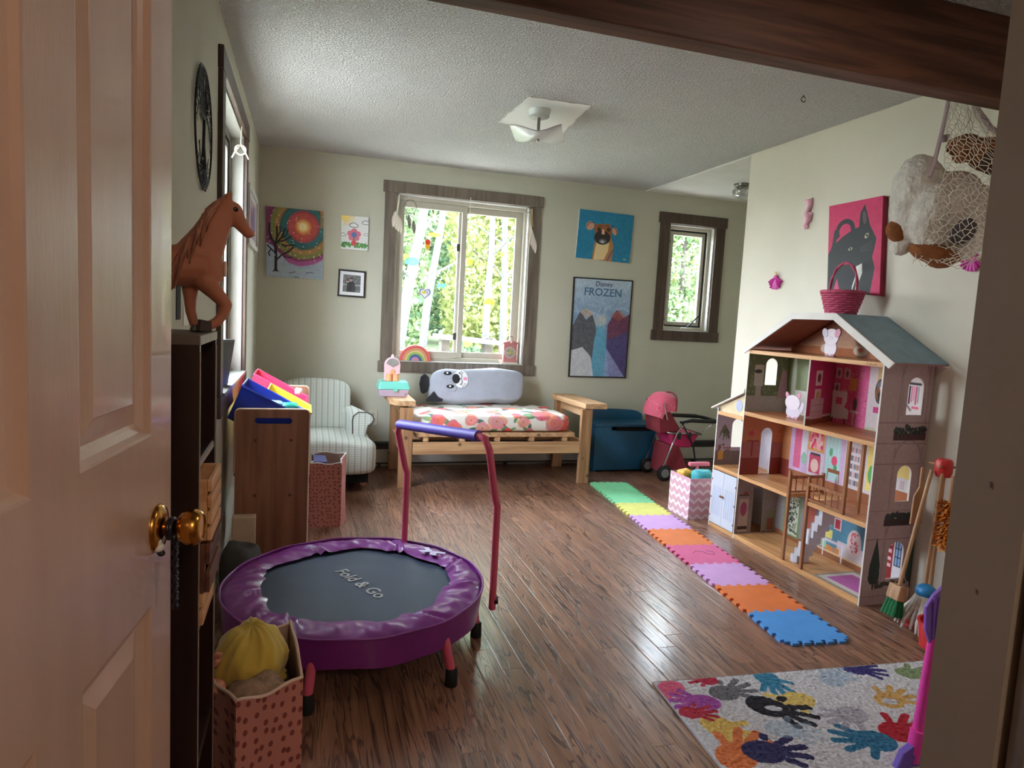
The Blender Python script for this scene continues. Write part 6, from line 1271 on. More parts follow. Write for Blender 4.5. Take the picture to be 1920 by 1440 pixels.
cv.noise(5, 4); backwall(3.470, 2.480, .02, .39, cv, 'ground_floor_print')
cv = Cv(100, 100, (186, 178, 190)).noise(6, 6); backwall(YA-.004, 3.479, .40, .785, cv, 'annex_back_print'); obj('back_wall', G().box(BX, 3.479, .0, BX+.006, YA-.004, .40), m_ply, dh)
# floors
def shelf(y0, y1, z0, z1, nm='floor_shelf', x1=BX): o = obj(nm, G().box(FX-.001, y0, z0, x1, y1, z1), m_shelf, dh, bevel=.0015); return o
sh0 = shelf(2.480, 3.470, .0, .028); shelf(2.480, 2.878, .383, .405); shelf(3.028, 3.470, .383, .405); obj('floor_shelf', G().box(2.72, 2.8785, .385, BX, 3.0275, .403), m_shelf, dh)
shelf(2.480, 3.470, .779, .801); shelf(2.480, 3.470, 1.158, 1.180); shelf(3.480, 3.740, 0, .024); shelf(3.480, 3.740, .383, .405); shelf(3.480, 3.740, .742, .764)
obj('floor_print', G().box(FX+.01, 2.49, .0281, BX-.002, 2.80, .0290), Cv(200, 200, (150, 140, 124)).noise(8, 6).poly([(.05, .1), (.95, .1), (.95, .9), (.05, .9)], (206, 196, 190)).poly([(.14, .22), (.86, .22), (.86, .78), (.14, .78)], (190, 96, 170)).mat('floor_rug_print', .5), sh0, uv=(1, 2.80, 2.49, 0, FX, BX))
for z in (.4055, .8015): obj('floor_print', G().box(FX+.022, 2.485, z, BX-.001, 2.875 if z < .5 else 3.465, z+.0006), wood('floor_print_oak', (196, 128, 84), (160, 94, 56), axis=1), dh)
obj('front_stile', G().box(FX-.001, 3.4705, .0, FX+.008, 3.4795, 1.185), m_ply, dh)
# partition between bath and sitting room, set at an angle
cv = Cv(140, 160, (196, 54, 110)).rect(0, .90, 1, 1, (140, 70, 44)).rect(0, .86, 1, .90, (222, 200, 190)).rect(.27, .16, .52, .40, (232, 206, 212)).ell(.40, .28, .07, .07, (120, 70, 80)).rect(.27, .45, .52, .66, (226, 190, 190)).ell(.39, .56, .06, .07, (190, 160, 90)).rect(.15, .60, .66, .92, (206, 170, 176)).rect(.15, .70, .66, .705, (150, 110, 120)).rect(.15, .80, .66, .805, (150, 110, 120)).noise(5, 4)
pA, pB = Vector((FX, 2.955, 0)), Vector((BX, 3.10, 0)); nn = Vector(((pB-pA).y, -(pB-pA).x, 0)).normalized()
pt = obj('partition', G().prism([tuple((p+nn*s)[:2]) for p, s in ((pA, -.004), (pB, -.004), (pB, .004), (pA, .004))], .801, 1.158), m_ply, dh)
obj('print', G().add([tuple(pA+nn*.0046+Vector((0, 0, .802))), tuple(pB+nn*.0046+Vector((0, 0, .802))), tuple(pB+nn*.0046+Vector((0, 0, 1.157))), tuple(pA+nn*.0046+Vector((0, 0, 1.157)))], [(0, 1, 2, 3)]), cv.mat('partition_print', .5), pt, uv=(0, FX, BX, 2, .802, 1.157))
# attic and roof
gab = [(3.470, 1.18), (2.480, 1.18), (2.480, 1.20), (2.80, 1.385), (3.118, 1.385), (3.470, 1.20)]
cv = Cv(360, 90, (196, 148, 120)).grad((150, 108, 90), (206, 160, 128)).rect(0, .78, 1, 1, (170, 100, 60)); 
for u, v in ((.60, .30), (.66, .32), (.72, .34)): cv.rect(u-.02, v-.13, u+.02, v+.15, (222, 196, 180)).ell(u, v, .010, .06, (170, 90, 100))
for u in (.30, .55, .78, .88): cv.ell(u, .82, .05, .14, (222, 206, 186)).ell(u, .80, .02, .06, (196, 110, 90))
cv.rect(.70, .62, .76, .95, (110, 66, 44)).noise(6, 4)
obj('attic_back', G().prism(gab, BX, BX+.006, 'x'), cv.mat('attic_print', .5), dh, uv=(1, 3.470, 2.480, 2, 1.18, 1.385))
def roofslab(a, b, th, mm, x0, x1, nm, par=dh, off=0.):
    A, B = Vector((0, *a)), Vector((0, *b)); n = (B-A).cross(Vector((1, 0, 0))).normalized(); n = n if n.z > 0 else -n
    q = [A+n*off, B+n*off, B+n*(off+th), A+n*(off+th)]; return obj(nm, G().prism([(p.y, p.z) for p in q], x0, x1, 'x'), mm, par)
ev = [(3.535, 1.168), (3.122, 1.396), (2.796, 1.396), (2.415, 1.178)]
for k in range(3):
    s = roofslab(ev[k], ev[k+1], .007, m_under, 2.592, 2.905, 'roof_slab'); roofslab(ev[k], ev[k+1], .004, m_roof, 2.590, 2.925, 'roof_print', s, .0072)
    A, B = Vector((0, *ev[k])), Vector((0, *ev[k+1])); n = (B-A).cross(Vector((1, 0, 0))).normalized(); n = n if n.z > 0 else -n
i_ = [(3.510, 1.156), (3.110, 1.372), (2.808, 1.372), (2.437, 1.156)]; o_ = [(3.538, 1.172), (3.124, 1.408), (2.794, 1.408), (2.408, 1.184)]
for k in range(3): obj('bargeboard', G().prism([o_[k], o_[k+1], i_[k+1], i_[k]], 2.574, 2.5835, 'x'), m_ply, dh, bevel=.001)
text('lettering', 'KidKraft', .018, M('burnt_print', (150, 96, 52), rough=.6, var=0), dh, frame3((FX-.0014, 2.545, 1.163), (0, -1, 0), (0, 0, 1)), .0002)
# annex roof, gable panel and cupboard
sr = roofslab((3.805, .772), (3.478, .915), .009, m_ply, 2.574, 2.90, 'annex_roof'); obj('gable_panel', G().prism([(3.740, .764), (3.480, .764), (3.480, .905), (3.740, .795)], 2.600, 2.606, 'x'), M('cream_panel', (222, 204, 164), rough=.5), dh)
obj('gable_dot', G().prism([(3.545+.033*math.cos(t), .825+.038*math.sin(t)) for t in np.linspace(0, 2*math.pi, 17)[:-1]], 2.5985, 2.5998, 'x'), M('gable_lilac', (176, 182, 212), rough=.5), dh)
m_cab = M('pale_blue_door', (206, 212, 224), rough=.45, var=.03); obj('chimney', G().box(2.60, 3.480, .90, 2.64, 3.51, .935), M('chimney_grey', (110, 98, 100)), dh)
for a, b, kb in ((3.613, 3.738, 3.622), (3.482, 3.6115, 3.603)):
    d = obj('cupboard_door', G().box(FX-.004, a, .030, FX+.003, b, .378), m_cab, dh, bevel=.0015)
    obj('knob', G().lathe([(.004, FX-.004), (.0075, FX-.014), (.006, FX-.020), (.0005, FX-.021)][::-1], (0, kb, .225), 10, 'x'), m_post, d, smooth=60)
    for z in (.07, .19, .31): obj('hinge', G().box(FX-.0055, (b-.007 if kb < (a+b)/2 else a+.001), z, FX-.004, (b-.001 if kb < (a+b)/2 else a+.007), z+.012), m_bk, d)
    for k in range(5): obj('door_print', G().box(FX-.0046, a+.018+k*.02, .09, FX-.0042, a+.028+k*.02, .28), M('door_print_blue', (186, 198, 222), rough=.5, var=0), d)
# posts, railings, stairs
for y, z0, z1, x in ((3.024, .028, .520, FX+.004), (2.879, .028, .520, FX+.004), (2.632, .405, .779, FX+.004), (2.640, .405, .779, 2.69)):
    p = obj('post', G().box(x-.008, y-.008, z0, x+.008, y+.008, z1), m_post, dh, bevel=.001)
    if z1 < .6: obj('finial', G().lathe([(.008, z1), (.007, z1+.004), (.009, z1+.010), (.005, z1+.016), (.0005, z1+.018)], (x, y, 0), 10), m_post, p, smooth=60)
def railing(p, q, nb):
    r = obj('railing', G().box(-.006, 0, .492, .006, 1, .508), m_post, dh); P, Q = Vector(p), Vector(q); r.data.transform(Matrix.Diagonal((1, (Q-P).length, 1, 1))); mt_ = Matrix.Translation(P) @ Matrix.Rotation(math.atan2(Q.y-P.y, Q.x-P.x)-math.pi/2, 4, 'Z'); r.data.transform(mt_)
    o = obj('lower_rail', G().box(-.004, 0, .412, .004, (Q-P).length, .422).xf(mt_), m_post, r)
    for k in range(nb): obj('baluster', G().cyl(P.lerp(Q, (k+.7)/(nb+.4))+Vector((0, 0, .422)), P.lerp(Q, (k+.7)/(nb+.4))+Vector((0, 0, .494)), .0035, n=6), m_post, r)
railing((FX+.004, 2.871, 0), (FX+.004, 2.640, 0), 5); railing((FX+.012, 3.022, 0), (2.80, 3.018, 0), 4)
obj('newel', G().box(2.80, 3.010, .403, 2.814, 3.026, .52), m_post, dh)
st_ = [(3.00, .028)]
for k in range(8): y = 3.00-k*.0255; st_ += [(y, .028+(k+1)*.0435), (y-.0255, .028+(k+1)*.0435)]
st_ = st_+[(y, z-.082) for y, z in st_[::-1] if z-.082 > .028]+[(2.965, .028)]
obj('stairs', G().prism(st_, 2.62, 2.70, 'x'), M('stair_white', (216, 216, 224), rough=.5), dh)
# flat doll figures and the sticker
m_acr = M('printed_acrylic', (226, 212, 222), rough=.25, coat=.5, var=.03)
def standee(name, label, y, z, s, parts, x=2.70):
    t = thing(name, label, 'figure', (x, y, z)); 
    for nm, e, mm in parts: obj(nm, G().prism([(y-(e[0]+e[2]*math.cos(a)*math.cos(e[4])-e[3]*math.sin(a)*math.sin(e[4]))*s, z+(e[1]+e[2]*math.cos(a)*math.sin(e[4])+e[3]*math.sin(a)*math.cos(e[4]))*s) for a in np.linspace(0, 2*math.pi, 17)[:-1]], x-e[5], x+.003-e[5]*.0, 'x'), mm, t, bevel=.0008)
    obj('stand', G().box(x-.014, y-.2*s, z, x+.014, y+.2*s, z+.006), m_cl, t); return t
m_pke = M('figure_pink', (206, 140, 160), rough=.3, var=.02); m_lil = M('figure_lilac', (206, 196, 212), rough=.3, var=.02)
standee('flat_pig_figure', 'flat white pig figure with pink ears standing in the dollhouse attic', 2.945, 1.1806, .15, [('body', (0, .30, .30, .30, 0, .002), m_acr), ('head', (0, .70, .36, .30, 0, .003), m_acr), ('ear', (-.30, .84, .13, .17, .5, .005), m_lil), ('ear', (.30, .84, .13, .17, -.5, .005), m_pke), ('foot', (-.13, .04, .09, .05, 0, .004), m_pke), ('foot', (.13, .04, .09, .05, 0, .004), m_pke), ('snout', (0, .66, .10, .07, 0, .004), m_lil)])
standee('flat_cat_figure', 'flat white cat figure with pink ears in the green dollhouse bathroom', 3.185, .8022, .14, [('body', (0, .28, .42, .28, 0, .002), m_lil), ('head', (-.06, .66, .44, .32, 0, .003), m_acr), ('ear', (-.42, .94, .10, .15, .5, .001), m_pke), ('ear', (.26, .97, .10, .15, -.4, .001), m_pke), ('tail', (.48, .5, .10, .28, -.3, .001), m_lil), ('foot', (-.2, .05, .12, .06, 0, .004), m_pke), ('foot', (.2, .05, .12, .06, 0, .004), m_pke)])
cv = Cv(90, 120, (80, 78, 82)).ell(.5, .3, .34, .2, (130, 130, 134)).ell(.3, .6, .26, .24, (150, 104, 70)).ell(.62, .66, .3, .24, (34, 32, 34)).ell(.55, .38, .12, .08, (226, 222, 216)).ell(.5, .5, .1, .06, (196, 50, 54)).noise(14, 5)
tag(obj('oval_sticker', G().prism([(2.765+.034*math.cos(a), 1.015+.066*math.sin(a)) for a in np.linspace(0, 2*math.pi, 25)[:-1]], BX-.0016, BX-.0004, 'x'), cv.mat('sticker_print', .4), uv=(1, 2.80, 2.73, 2, .95, 1.081)), 'dark oval sticker on the upper back wall of the dollhouse', 'sticker')
# pink basket on the roof
m_wick = M('pink_wicker', (188, 72, 104), rough=.6, var=.22, scale=60)
bk = thing('wicker_basket', 'small pink wicker basket with a hoop handle on the dollhouse roof', 'basket', (2.735, 2.93, 1.4085)); BC = (2.735, 2.935, 1.409)
def ringp(r, z, n=40, w=0, f=10, p=0): return [(BC[0]+(r+w*math.sin(f*t+p))*math.cos(t), BC[1]+(r+w*math.sin(f*t+p))*math.sin(t), BC[2]+z) for t in np.linspace(0, 2*math.pi, n+1)[:-1]]
for k in range(9): obj('weave_row', G().tube(ringp(.072+.0034*k, .006+.0118*k, 48, .004, 11, math.pi*(k % 2)), .0068, 6, True), m_wick, bk, smooth=180)
for k in range(22): a = k*2*math.pi/22; obj('stake', G().tube([(BC[0]+.073*math.cos(a), BC[1]+.073*math.sin(a), BC[2]+.002), (BC[0]+.104*math.cos(a), BC[1]+.104*math.sin(a), BC[2]+.112)], .003, 5), m_wick, bk)
for z in (.112, .119): obj('rim', G().tube(ringp(.106, z, 48, .002, 16, z*900), .006, 6, True), m_wick, bk, smooth=180)
obj('base', G().lathe([(.0005, .002), (.074, .002), (.074, .010), (.0005, .010)], (BC[0], BC[1], BC[2]), 24), m_wick, bk)
for s in (0, 1): obj('handle', G().tube([(BC[0]+.004*math.sin(6*t+s*math.pi), BC[1]+.094*math.cos(t), BC[2]+.115+.155*math.sin(t)**.8+.004*math.cos(6*t+s*math.pi)) for t in np.linspace(0, math.pi, 33)], .0052, 6), m_wick, bk, smooth=180)

# ================================================================ cleaning set, bucket and pink rake beside the dollhouse
m_han = wood('toy_handle_wood', (196, 152, 112), (160, 116, 80), rough=.55, axis=2, scale=14); m_rplas = M('red_plastic', (196, 38, 40), rough=.4, var=.04); m_cot = M('mop_cotton', (206, 198, 190), rough=.95, var=.1, scale=80)
cs_ = thing('cleaning_stand', 'red topped wooden stand for toy cleaning tools beside the dollhouse', 'stand', (2.84, 2.20, 0))
obj('base', G().box(2.76, 2.15, 0, 2.91, 2.28, .014), m_rplas, cs_, bevel=.003); obj('pole', G().cyl((2.835, 2.215, .014), (2.835, 2.215, .72), .011), m_han, cs_, smooth=40); obj('top', G().lathe([(.030, .70), (.036, .72), (.036, .765), (.028, .778), (.0005, .78)], (2.835, 2.215, 0), 16), m_rplas, cs_, smooth=50)
for a in (20, 110, 200, 290): obj('peg', G().cyl((2.835, 2.215, .745), (2.835+.062*math.cos(R(a)), 2.215+.062*math.sin(R(a)), .752), .006), m_han, cs_, smooth=40)
mp_ = thing('toy_mop', 'toy mop with a blue cap and white cotton strands hanging on the stand', 'mop', (2.78, 2.21, 0))
obj('handle', G().cyl((2.79, 2.20, .21), (2.812, 2.20, .72), .0085), m_han, mp_, smooth=40); obj('cap', G().ell((2.785, 2.19, .185), (.043, .043, .035), 18, 10), M('blue_cap', (40, 130, 190), rough=.4, var=.1), mp_, smooth=180)
rr = random.Random(31); m0 = None
for k in range(34):
    a = k*2.4; r0 = .036; r1 = .045+.065*rr.random(); P = [(2.785+r0*math.cos(a)*.8, 2.19+r0*math.sin(a)*.8, .175), (2.783+(r0+.012)*math.cos(a), 2.19+(r0+.012)*math.sin(a), .13), (2.775+r1*math.cos(a)*.9, 2.185+r1*math.sin(a)*.9, .06+.01*rr.random()), (2.77+r1*math.cos(a), 2.18+r1*math.sin(a), .022+.012*rr.random())]
    obj('strand', G().tube(P, [.007, .0085, .009, .006], 6), m_cot, mp_, smooth=180)
br_ = thing('toy_brush', 'toy brush with a wooden block and green bristles leaning on the stand', 'brush', (2.70, 2.22, 0))
ax0, ax1 = Vector((2.68, 2.235, .20)), Vector((2.79, 2.235, .725)); dd = (ax1-ax0).normalized()
obj('handle', G().cyl(ax0, ax1, .0085), m_han, br_, smooth=40); FM = frame3(ax0, dd.cross(Vector((0, 1, 0))), Vector((0, 1, 0)))
FB_ = Matrix.Translation(ax0) @ Matrix.Rotation(R(11.8), 4, 'Y')
obj('block', G().box(-.026, -.032, -.062, .026, .032, .004).xf(FB_), m_han, br_, bevel=.004)
for i in range(3):
    for j in range(4): obj('bristle_tuft', G().tube([FB_ @ Vector((-.016+.016*i, -.022+.015*j, -.062)), FB_ @ Vector((-.022+.022*i, -.027+.018*j, -.135))], [.007, .010], 6), M('green_bristle', (24, 112, 66), rough=.7, var=.2, scale=90), br_)
du = thing('toy_duster', 'orange fluffy toy duster hanging from the cleaning stand', 'duster', (2.86, 2.17, .4)); obj('handle', G().cyl((2.868, 2.165, .58), (2.872, 2.165, .715), .008), m_han, du, smooth=40)
g = G(); rs = np.random.RandomState(4); m_orf = M('orange_fluff', (222, 140, 40), rough=.8, var=.25, scale=60)
for k in range(900):
    z = rs.uniform(.40, .60); a = rs.uniform(0, 6.28); p = Vector((2.866+.012*math.cos(a), 2.165+.012*math.sin(a), z)); q = p+Vector((math.cos(a)*.042, math.sin(a)*.042, rs.uniform(-.02, .012))); b = Vector((-math.sin(a), math.cos(a), .3))*.005; g.add([p-b, p+b, q+b*.6, q-b*.6], [(0, 1, 2, 3)])
obj('fluff', g, m_orf, du)['kind'] = 'stuff'
pd_ = thing('toy_paddle', 'flat wooden toy carpet beater hanging behind the mop handles', 'toy', (2.76, 2.25, .5)); obj('blade', G().prism([(2.735, .47), (2.80, .47), (2.80, .60), (2.785, .64), (2.785, .73), (2.765, .73), (2.765, .64), (2.74, .60)], 2.262, 2.270, 'y'), m_han, pd_, bevel=.002)
for _o in (cs_, mp_, br_, du, pd_): _o.location.x -= .125
du.location.x -= .035
rd = thing('red_bucket', 'red plastic toy bucket at the edge of the rug by the doorway wall', 'bucket', (2.62, 2.05, 0)); obj('body', G().lathe([(.0005, .002), (.075, .002), (.086, .105), (.092, .107), (.092, .112), (.082, .112), (.070, .008), (.0005, .008)], (2.565, 2.02, .013), 28, cap=False), m_rplas, rd, smooth=40); obj('handle', G().tube([(2.565+.088*math.cos(t), 2.02, .118+.02*math.sin(t)) for t in np.linspace(0, math.pi, 15)], .004, 6), m_rplas, rd, smooth=180)
m_vio = M('violet_plastic', (140, 96, 196), rough=.4, var=.08, scale=30, stretch=(6, 6, .6)); m_pnk = M('hot_pink_plastic', (240, 70, 176), rough=.4, var=.04)
rk = thing('toy_shovel', 'pink poled toy shovel with violet blades leaning by the doorway wall', 'shovel', (1.82, 1.46, 0))
pb, pt_ = Vector((1.795, 1.455, .02)), Vector((1.840, 1.475, .40)); obj('pole', G().tube([pb, pt_], [.017, .0125], 12), m_pnk, rk, smooth=40); obj('collar', G().cyl(pb+Vector((0, 0, .03)), pb+Vector((.006, 0, .10)), .021), m_pnk, rk, smooth=40)
bl = [(-.012, 0), (-.040, .05), (-.052, .12), (-.03, .155), (.02, .20), (.042, .185), (.045, .10), (.034, .03), (.014, 0)]
g = G().grid(lambda u, v: (0, 0, 0), 1, 1); g = G(); n = len(bl)
g.prism([(a, z) for a, z in bl], -.006, .006, 'y').xf(Matrix.Translation(pt_-Vector((0, 0, .02))) @ Matrix.Rotation(R(4), 4, 'Y')); obj('blade', g, m_vio, rk, bevel=.004)
for k in (-.022, .0, .022): obj('blade_rib', G().tube([pt_+Vector((k*.4, -.008, .0)), pt_+Vector((k, -.008, .13))], .0035, 6), m_vio, rk)
obj('foot_blade', G().prism([(-.07, 0), (.03, 0), (.03, .05), (-.0, .085), (-.045, .06)], -.012, .012, 'y').xf(Matrix.Translation(pb+Vector((-.005, 0, -.0195)))), M('violet_plastic_foot', (120, 88, 190), rough=.4), rk, bevel=.005)

# ================================================================ net of stuffed toys by the beam
m_band = M('lilac_strap', (186, 160, 166), rough=.5, var=.04); m_fur = M('white_fur', (232, 225, 216), rough=1, var=.10, scale=20, bump=.012, bscale=70, sheen=.5); m_brn = M('brown_plush', (140, 84, 44), rough=.95, var=.15, scale=30, bump=.004, bscale=90); m_dbr = M('dark_brown_plush', (74, 48, 32), rough=.95, var=.15, scale=30, bump=.003, bscale=90)
NC = Vector((2.60, 2.275, 1.862)); NA = Vector((.663, -.748, 0)); NZ = Vector((0, 0, 1)); NF = Vector((-.748, -.663, 0))
def N_(px, py, f=0.): return NC+NA*((px-1760)/493)+NZ*((380-py)/440)+NF*f
def blob(parts, mm, nm, parent, vox=.011, fuzz=.012, sc_=.05):
    g = G()
    for (px, py, f, rx, ry, rf, rot) in parts:
        m = Matrix((NA, NF, NZ)).transposed() @ rot3('Y', R(-rot)); g.ell(N_(px, py, f), (rx/493, rf/493, ry/440), 18, 12, m)
    o = obj(nm, g, mm, parent, smooth=180); r = o.modifiers.new('remesh', 'REMESH'); r.mode = 'VOXEL'; r.voxel_size = vox; r.use_smooth_shade = True
    s = o.modifiers.new('smooth', 'SMOOTH'); s.factor = .5; s.iterations = 3
    if fuzz:
        tx = bpy.data.textures.new('fuzz', 'CLOUDS'); tx.noise_scale = sc_; d = o.modifiers.new('fuzz', 'DISPLACE'); d.texture = tx; d.strength = fuzz; d.texture_coords = 'LOCAL'
    return o
wd = thing('white_plush_dog', 'big fluffy white stuffed dog slumped in the net under the beam', 'plush toy', tuple(N_(1740, 480)))
blob([(1712, 345, .02, 52, 66, 48, 0), (1696, 390, .03, 34, 62, 36, 8), (1738, 400, .08, 36, 62, 34, -6), (1775, 370, -.03, 62, 62, 52, 0), (1745, 440, .07, 27, 30, 30, 0), (1800, 425, .0, 50, 52, 46, 0), (1830, 400, -.02, 45, 60, 44, 0), (1690, 455, .03, 20, 16, 22, 0)], m_fur, 'body', wd, .010, .020, .035)
blob([(1681, 424, .055, 21, 22, 20, 30)], m_brn, 'paw_pad', wd, .006, 0)
bb = thing('brown_plush_bear', 'brown stuffed bear lying on top of the white dog in the net', 'plush toy', tuple(N_(1815, 330)))
blob([(1790, 272, .03, 34, 22, 36, -8), (1830, 288, .02, 44, 30, 46, -22), (1768, 272, .05, 15, 14, 16, 0), (1782, 296, .09, 18, 12, 12, 0)], m_brn, 'body', bb, .009, .008, .03); blob([(1850, 302, .07, 46, 20, 26, -24), (1842, 312, .06, 36, 18, 24, -24)], m_dbr, 'dark_collar', bb, .009, .004)
lb = thing('tan_plush', 'tan stuffed animal squashed in the bottom of the net', 'plush toy', tuple(N_(1765, 492)))
blob([(1755, 468, .07, 50, 18, 40, -14), (1768, 482, .05, 26, 12, 30, 0), (1725, 460, .06, 22, 12, 24, -20)], m_brn, 'body', lb, .009, .006, .03); blob([(1800, 430, .115, 22, 26, 10, -30)], M('grey_plush', (92, 84, 86), rough=.95, bump=.003), 'dark_patch', lb, .008, 0)
nt = thing('toy_net', 'white cord net with lilac straps holding stuffed toys under the beam', 'net', tuple(N_(1790, 480)))
def strap(ps, w=.011): return G().tube([N_(*p) for p in ps], w, 8, flat=.5)
obj('strap', strap([(1750, 176, .04), (1744, 240, .05), (1736, 305, .09), (1731, 330, .115)]), m_band, nt, smooth=60); obj('strap', strap([(1786, 178, .04), (1803, 212, .05), (1825, 244, .06), (1842, 258, .07), (1868, 262, .08), (1900, 250, .08)]), m_band, nt, smooth=60); obj('buckle', strap([(1752, 250, .05), (1752, 262, .05)], .016), m_band, nt)
m_cord = M('net_cord', (236, 226, 214), rough=.8, var=.05); g = G()
def np_(u, v):
    """net surface: hangs from the straps and wraps round the toys"""
    lx = 1750-10*v+ (1-v)*0+ 8*math.sin(v*3); rx = 1792+70*min(1, v*2.2)+24*v; x = lx+(rx-lx)*u
    if v > .55: x = 1715+(1880-1715)*u*1.0 if False else lx+(rx-lx)*u-26*(v-.55)*(1-u)*2
    y = 190+302*v+10*(1-u)*0-14*u*(v > .5)*(v-.5); f = .05+.115*math.sin(min(1, v*1.12)*math.pi*.80)+.02*math.sin(u*math.pi)
    return N_(x+2.5*math.sin(v*31+u*9), y+2.5*math.sin(u*23+v*5), f)
NU, NV = 13, 30
for i in range(NU+1):
    for s in (0, 1):
        P = []
        for k in range(NV+1):
            u = min(1, max(0, (i+(.32 if (k+s) % 2 else -.32))/NU)); P.append(np_(u, k/NV))
        if s == i % 2: g.tube(P, .0017, 4)
for k in range(1, NV): g.tube([np_(i/NU, (k+(.30 if (i+k) % 2 else -.30))/NV) for i in range(NU+1)], .0016, 4)
obj('mesh', g, m_cord, nt)['kind'] = 'stuff'
g = G()
for k in range(9): g.tube([N_(1715+k*4, 462+k*1.5, .10), N_(1742+k*7, 474+k*3, .13), N_(1790+k*6, 470+k*2-10, .12)], .0018, 4)
obj('gathered_cord', g, m_cord, nt)['kind'] = 'stuff'
obj('hook', G().cyl((2.585, 2.075, 2.31), (2.59, 2.048, 2.31), .004), m_steel, nt)

# ================================================================ window stickers and dream catchers
def gel(c):
    m = bpy.data.materials.new('window_gel'); m.use_nodes = True; n, l = m.node_tree.nodes, m.node_tree.links; n.clear()
    o = n.new('ShaderNodeOutputMaterial'); q = n.new('ShaderNodeMixShader'); q.inputs[0].default_value = .22; t = n.new('ShaderNodeBsdfTransparent'); t.inputs[0].default_value = tuple(.35+.65*x for x in lin(c)[:3])+(1,); d = n.new('ShaderNodeBsdfTranslucent'); d.inputs[0].default_value = lin(c)
    l.new(t.outputs[0], q.inputs[1]); l.new(d.outputs[0], q.inputs[2]); l.new(q.outputs[0], o.inputs[0]); return m
def decal(label, pts, c, y=5.6555, name='window_sticker', tr=.0):
    mm = gel(c) if tr else M('gel_print', c, rough=.4, var=0)
    return tag(obj(name, G().prism(pts, y-.0012, y, 'y'), mm), label, 'sticker', 'stickers on the sliding window')
disc = lambda x, z, rx, rz, n=14: [(x+rx*math.cos(t), z+rz*math.sin(t)) for t in np.linspace(0, 2*math.pi, n+1)[:-1]]
YL, YR = 5.6565, 5.6895
pr_ = thing('window_sticker', 'red and yellow parrot sticker on the sliding window', 'sticker', (.961, YL-.001, 1.859), 0, 'stickers on the sliding window')
obj('outline', G().prism([(.935, 1.90), (.961, 1.918), (.988, 1.90), (.99, 1.865), (.965, 1.805), (.938, 1.84)], YL-.0009, YL, 'y'), m_white, pr_); obj('body', G().prism([(.942, 1.87), (.982, 1.872), (.982, 1.85), (.964, 1.815), (.945, 1.84)], YL-.0016, YL-.001, 'y'), M('sticker_yellow', (240, 186, 40), rough=.4, var=0), pr_); obj('head', G().prism(disc(.961, 1.886, .022, .022), YL-.0017, YL-.001, 'y'), M('sticker_red', (214, 70, 30), rough=.4, var=0), pr_)
decal('pale blue cloud sticker on the window by the first birch', disc(.835, 1.717, .06, .035), (130, 200, 236), YL, tr=1); decal('pale yellow dot sticker peeking behind the blue cloud sticker', disc(.783, 1.748, .028, .03), (206, 222, 130), YL, tr=1)
decal('small mint dot sticker below the parrot sticker', disc(.954, 1.585, .018, .02), (190, 236, 190), YL, tr=1); decal('turquoise butterfly sticker beside the middle of the window', [(1.05, 1.575), (1.085, 1.545), (1.135, 1.555), (1.12, 1.525), (1.135, 1.505), (1.085, 1.525), (1.05, 1.51), (1.065, 1.54)], (120, 226, 220), YL, tr=1)
ht_ = thing('window_sticker', 'white heart sticker with colourful letters on the sliding window', 'sticker', (.954, YL-.001, 1.46), 0, 'stickers on the sliding window')
hpt = lambda s: [(.954+s*16*math.sin(t)**3/16, 1.462+s*(13*math.cos(t)-5*math.cos(2*t)-2*math.cos(3*t)-math.cos(4*t))/16) for t in np.linspace(0, 2*math.pi, 29)[:-1]]
obj('outline', G().prism(hpt(.054), YL-.0009, YL, 'y'), m_white, ht_); obj('border', G().prism(hpt(.048), YL-.0014, YL-.0009, 'y'), M('sticker_navy', (50, 84, 150), rough=.4, var=0), ht_); obj('face', G().prism(hpt(.040), YL-.0019, YL-.0014, 'y'), m_white, ht_)
obj('heart', G().prism([(x*.42+.935*.58+.0, z*.42+1.468*.58) for x, z in hpt(.040)], YL-.0024, YL-.0019, 'y'), M('sticker_lemon', (230, 206, 70), rough=.4, var=0), ht_); text('lettering', 'TE', .036, M('sticker_ink', (46, 50, 90), rough=.4, var=0), ht_, frame3((.965, YL-.0022, 1.456), (1, 0, 0), (0, 0, 1)), .0002)
decal('lilac dot sticker under the heart sticker', disc(.876, 1.393, .026, .026), (206, 200, 236), YL, tr=1); decal('small turquoise dot sticker next to the lilac dot', disc(.918, 1.396, .018, .016), (150, 220, 216), YL, tr=1); decal('orange and yellow bee sticker above the parrot sticker', disc(1.015, 1.951, .055, .018), (244, 206, 110), YL, tr=1)
decal('half round yellow sun sticker on the sliding window', [(1.524+.048*math.cos(t), 1.40+.055*math.sin(t)) for t in np.linspace(0, math.pi, 14)], (240, 226, 80), YR, tr=1); decal('pale yellow green dot sticker beside the meeting rail', disc(1.336, 1.755, .026, .034), (214, 226, 90), YR, tr=1); decal('tiny yellow dot sticker high on the window', disc(1.622, 1.836, .018, .02), (232, 226, 110), YR, tr=1); decal('round orange and yellow sticker low on the window', disc(1.347, 1.049, .032, .034), (250, 206, 120), YR, tr=1); decal('small white dot sticker near the picnic table', disc(1.101, 1.131, .018, .02), (226, 236, 226), YL, tr=1)
m_fea = M('feather_cream', (222, 212, 196), rough=.9, var=.08); m_feg = M('feather_grey', (120, 116, 108), rough=.9, var=.1)
def feather(p, L, w, mm, par, tilt=0):
    g = G(); 
    for s in (-1, 1): g.grid(lambda u, v: (p[0]+tilt*u*L+s*v*w*math.sin(math.pi*min(1, u*.92+.08))**.8*(1+.15*math.sin(u*40)), p[1]-.004*v, p[2]-u*L-.25*v*w), 12, 2)
    o = obj('feather', g, mm, par, smooth=180); return o
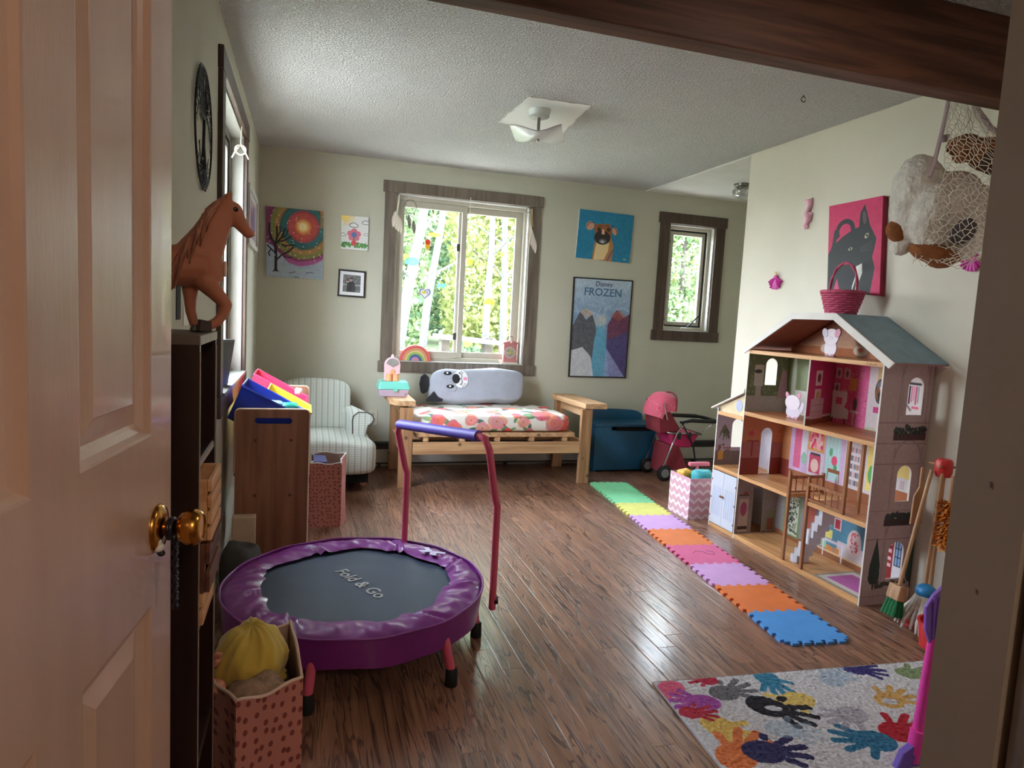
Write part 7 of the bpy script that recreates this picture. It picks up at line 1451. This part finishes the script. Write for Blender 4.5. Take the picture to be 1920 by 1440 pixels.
d1 = thing('dream_catcher', 'small dream catcher ring with grey feathers hung in the window corner', 'dream catcher', (.80, 5.62, 2.0)); RC = (.80, 5.625, 2.155)
obj('hoop', G().tube([(RC[0]+.050*math.cos(t), RC[1], RC[2]+.055*math.sin(t)) for t in np.linspace(0, 2*math.pi, 25)[:-1]], .003, 6, True), m_feg, d1, smooth=60)
g = G()
for k in range(8): a, b = k*math.pi/4, (k+3)*math.pi/4; g.tube([(RC[0]+.05*math.cos(a), RC[1], RC[2]+.055*math.sin(a)), (RC[0]+.05*math.cos(b), RC[1], RC[2]+.055*math.sin(b))], .0008, 4)
obj('web', g, m_str, d1)['kind'] = 'stuff'
obj('hanger', G().tube([(RC[0]-.03, RC[1], 2.247), (RC[0], RC[1], 2.21)], .0012, 4), m_str, d1)
for x, z, mm in ((-.01, 2.09, m_feg), (.03, 2.05, m_feg)): obj('string', G().tube([(RC[0]+x, RC[1], 2.11), (RC[0]+x, RC[1], z)], .0012, 4), m_str, d1); feather((RC[0]+x, RC[1], z), .11, .016, mm, d1, .1)
d2 = thing('feather_tassel', 'cream feather tassel hanging from the window casing above the rainbow', 'tassel', (.69, 5.56, 1.95)); obj('strings', G().tube([(.70, 5.562, 2.23), (.685, 5.56, 2.08)], .006, 6), m_str, d2)
for k in range(4): feather((.672+.012*k, 5.558+.004*k, 2.10-.015*k), .13, .018, m_fea, d2, -.12+.08*k)
d3 = thing('feather_tassel', 'cream feather tassel hanging from the window casing above the toy clock', 'tassel', (1.84, 5.56, 1.95)); obj('ring', G().tube([(1.80+.02*math.cos(t), 5.565, 2.215+.02*math.sin(t)) for t in np.linspace(0, 2*math.pi, 15)[:-1]], .0025, 6, True), m_feg, d3)
for k in range(3): obj('string', G().tube([(1.822+.006*k, 5.562, 2.23), (1.825+.012*k, 5.56, 2.08)], .002, 5), M('twine_tan', (190, 160, 110), rough=.9), d3)
for k in range(4): feather((1.822+.013*k, 5.556+.004*k, 2.09-.03*k), .14, .02, m_fea, d3, -.06+.07*k)
d4 = thing('hanging_twine', 'white cord hanging from the header at the meeting rail of the sliding window', 'cord', (1.29, 5.57, 2.1)); obj('cord', G().tube([(1.29, 5.565, 2.27), (1.288, 5.563, 2.19), (1.287, 5.565, 2.12)], .003, 6), m_str, d4); obj('knot', G().ell((1.287, 5.565, 2.115), (.006, .006, .008), 8, 6), m_str, d4)
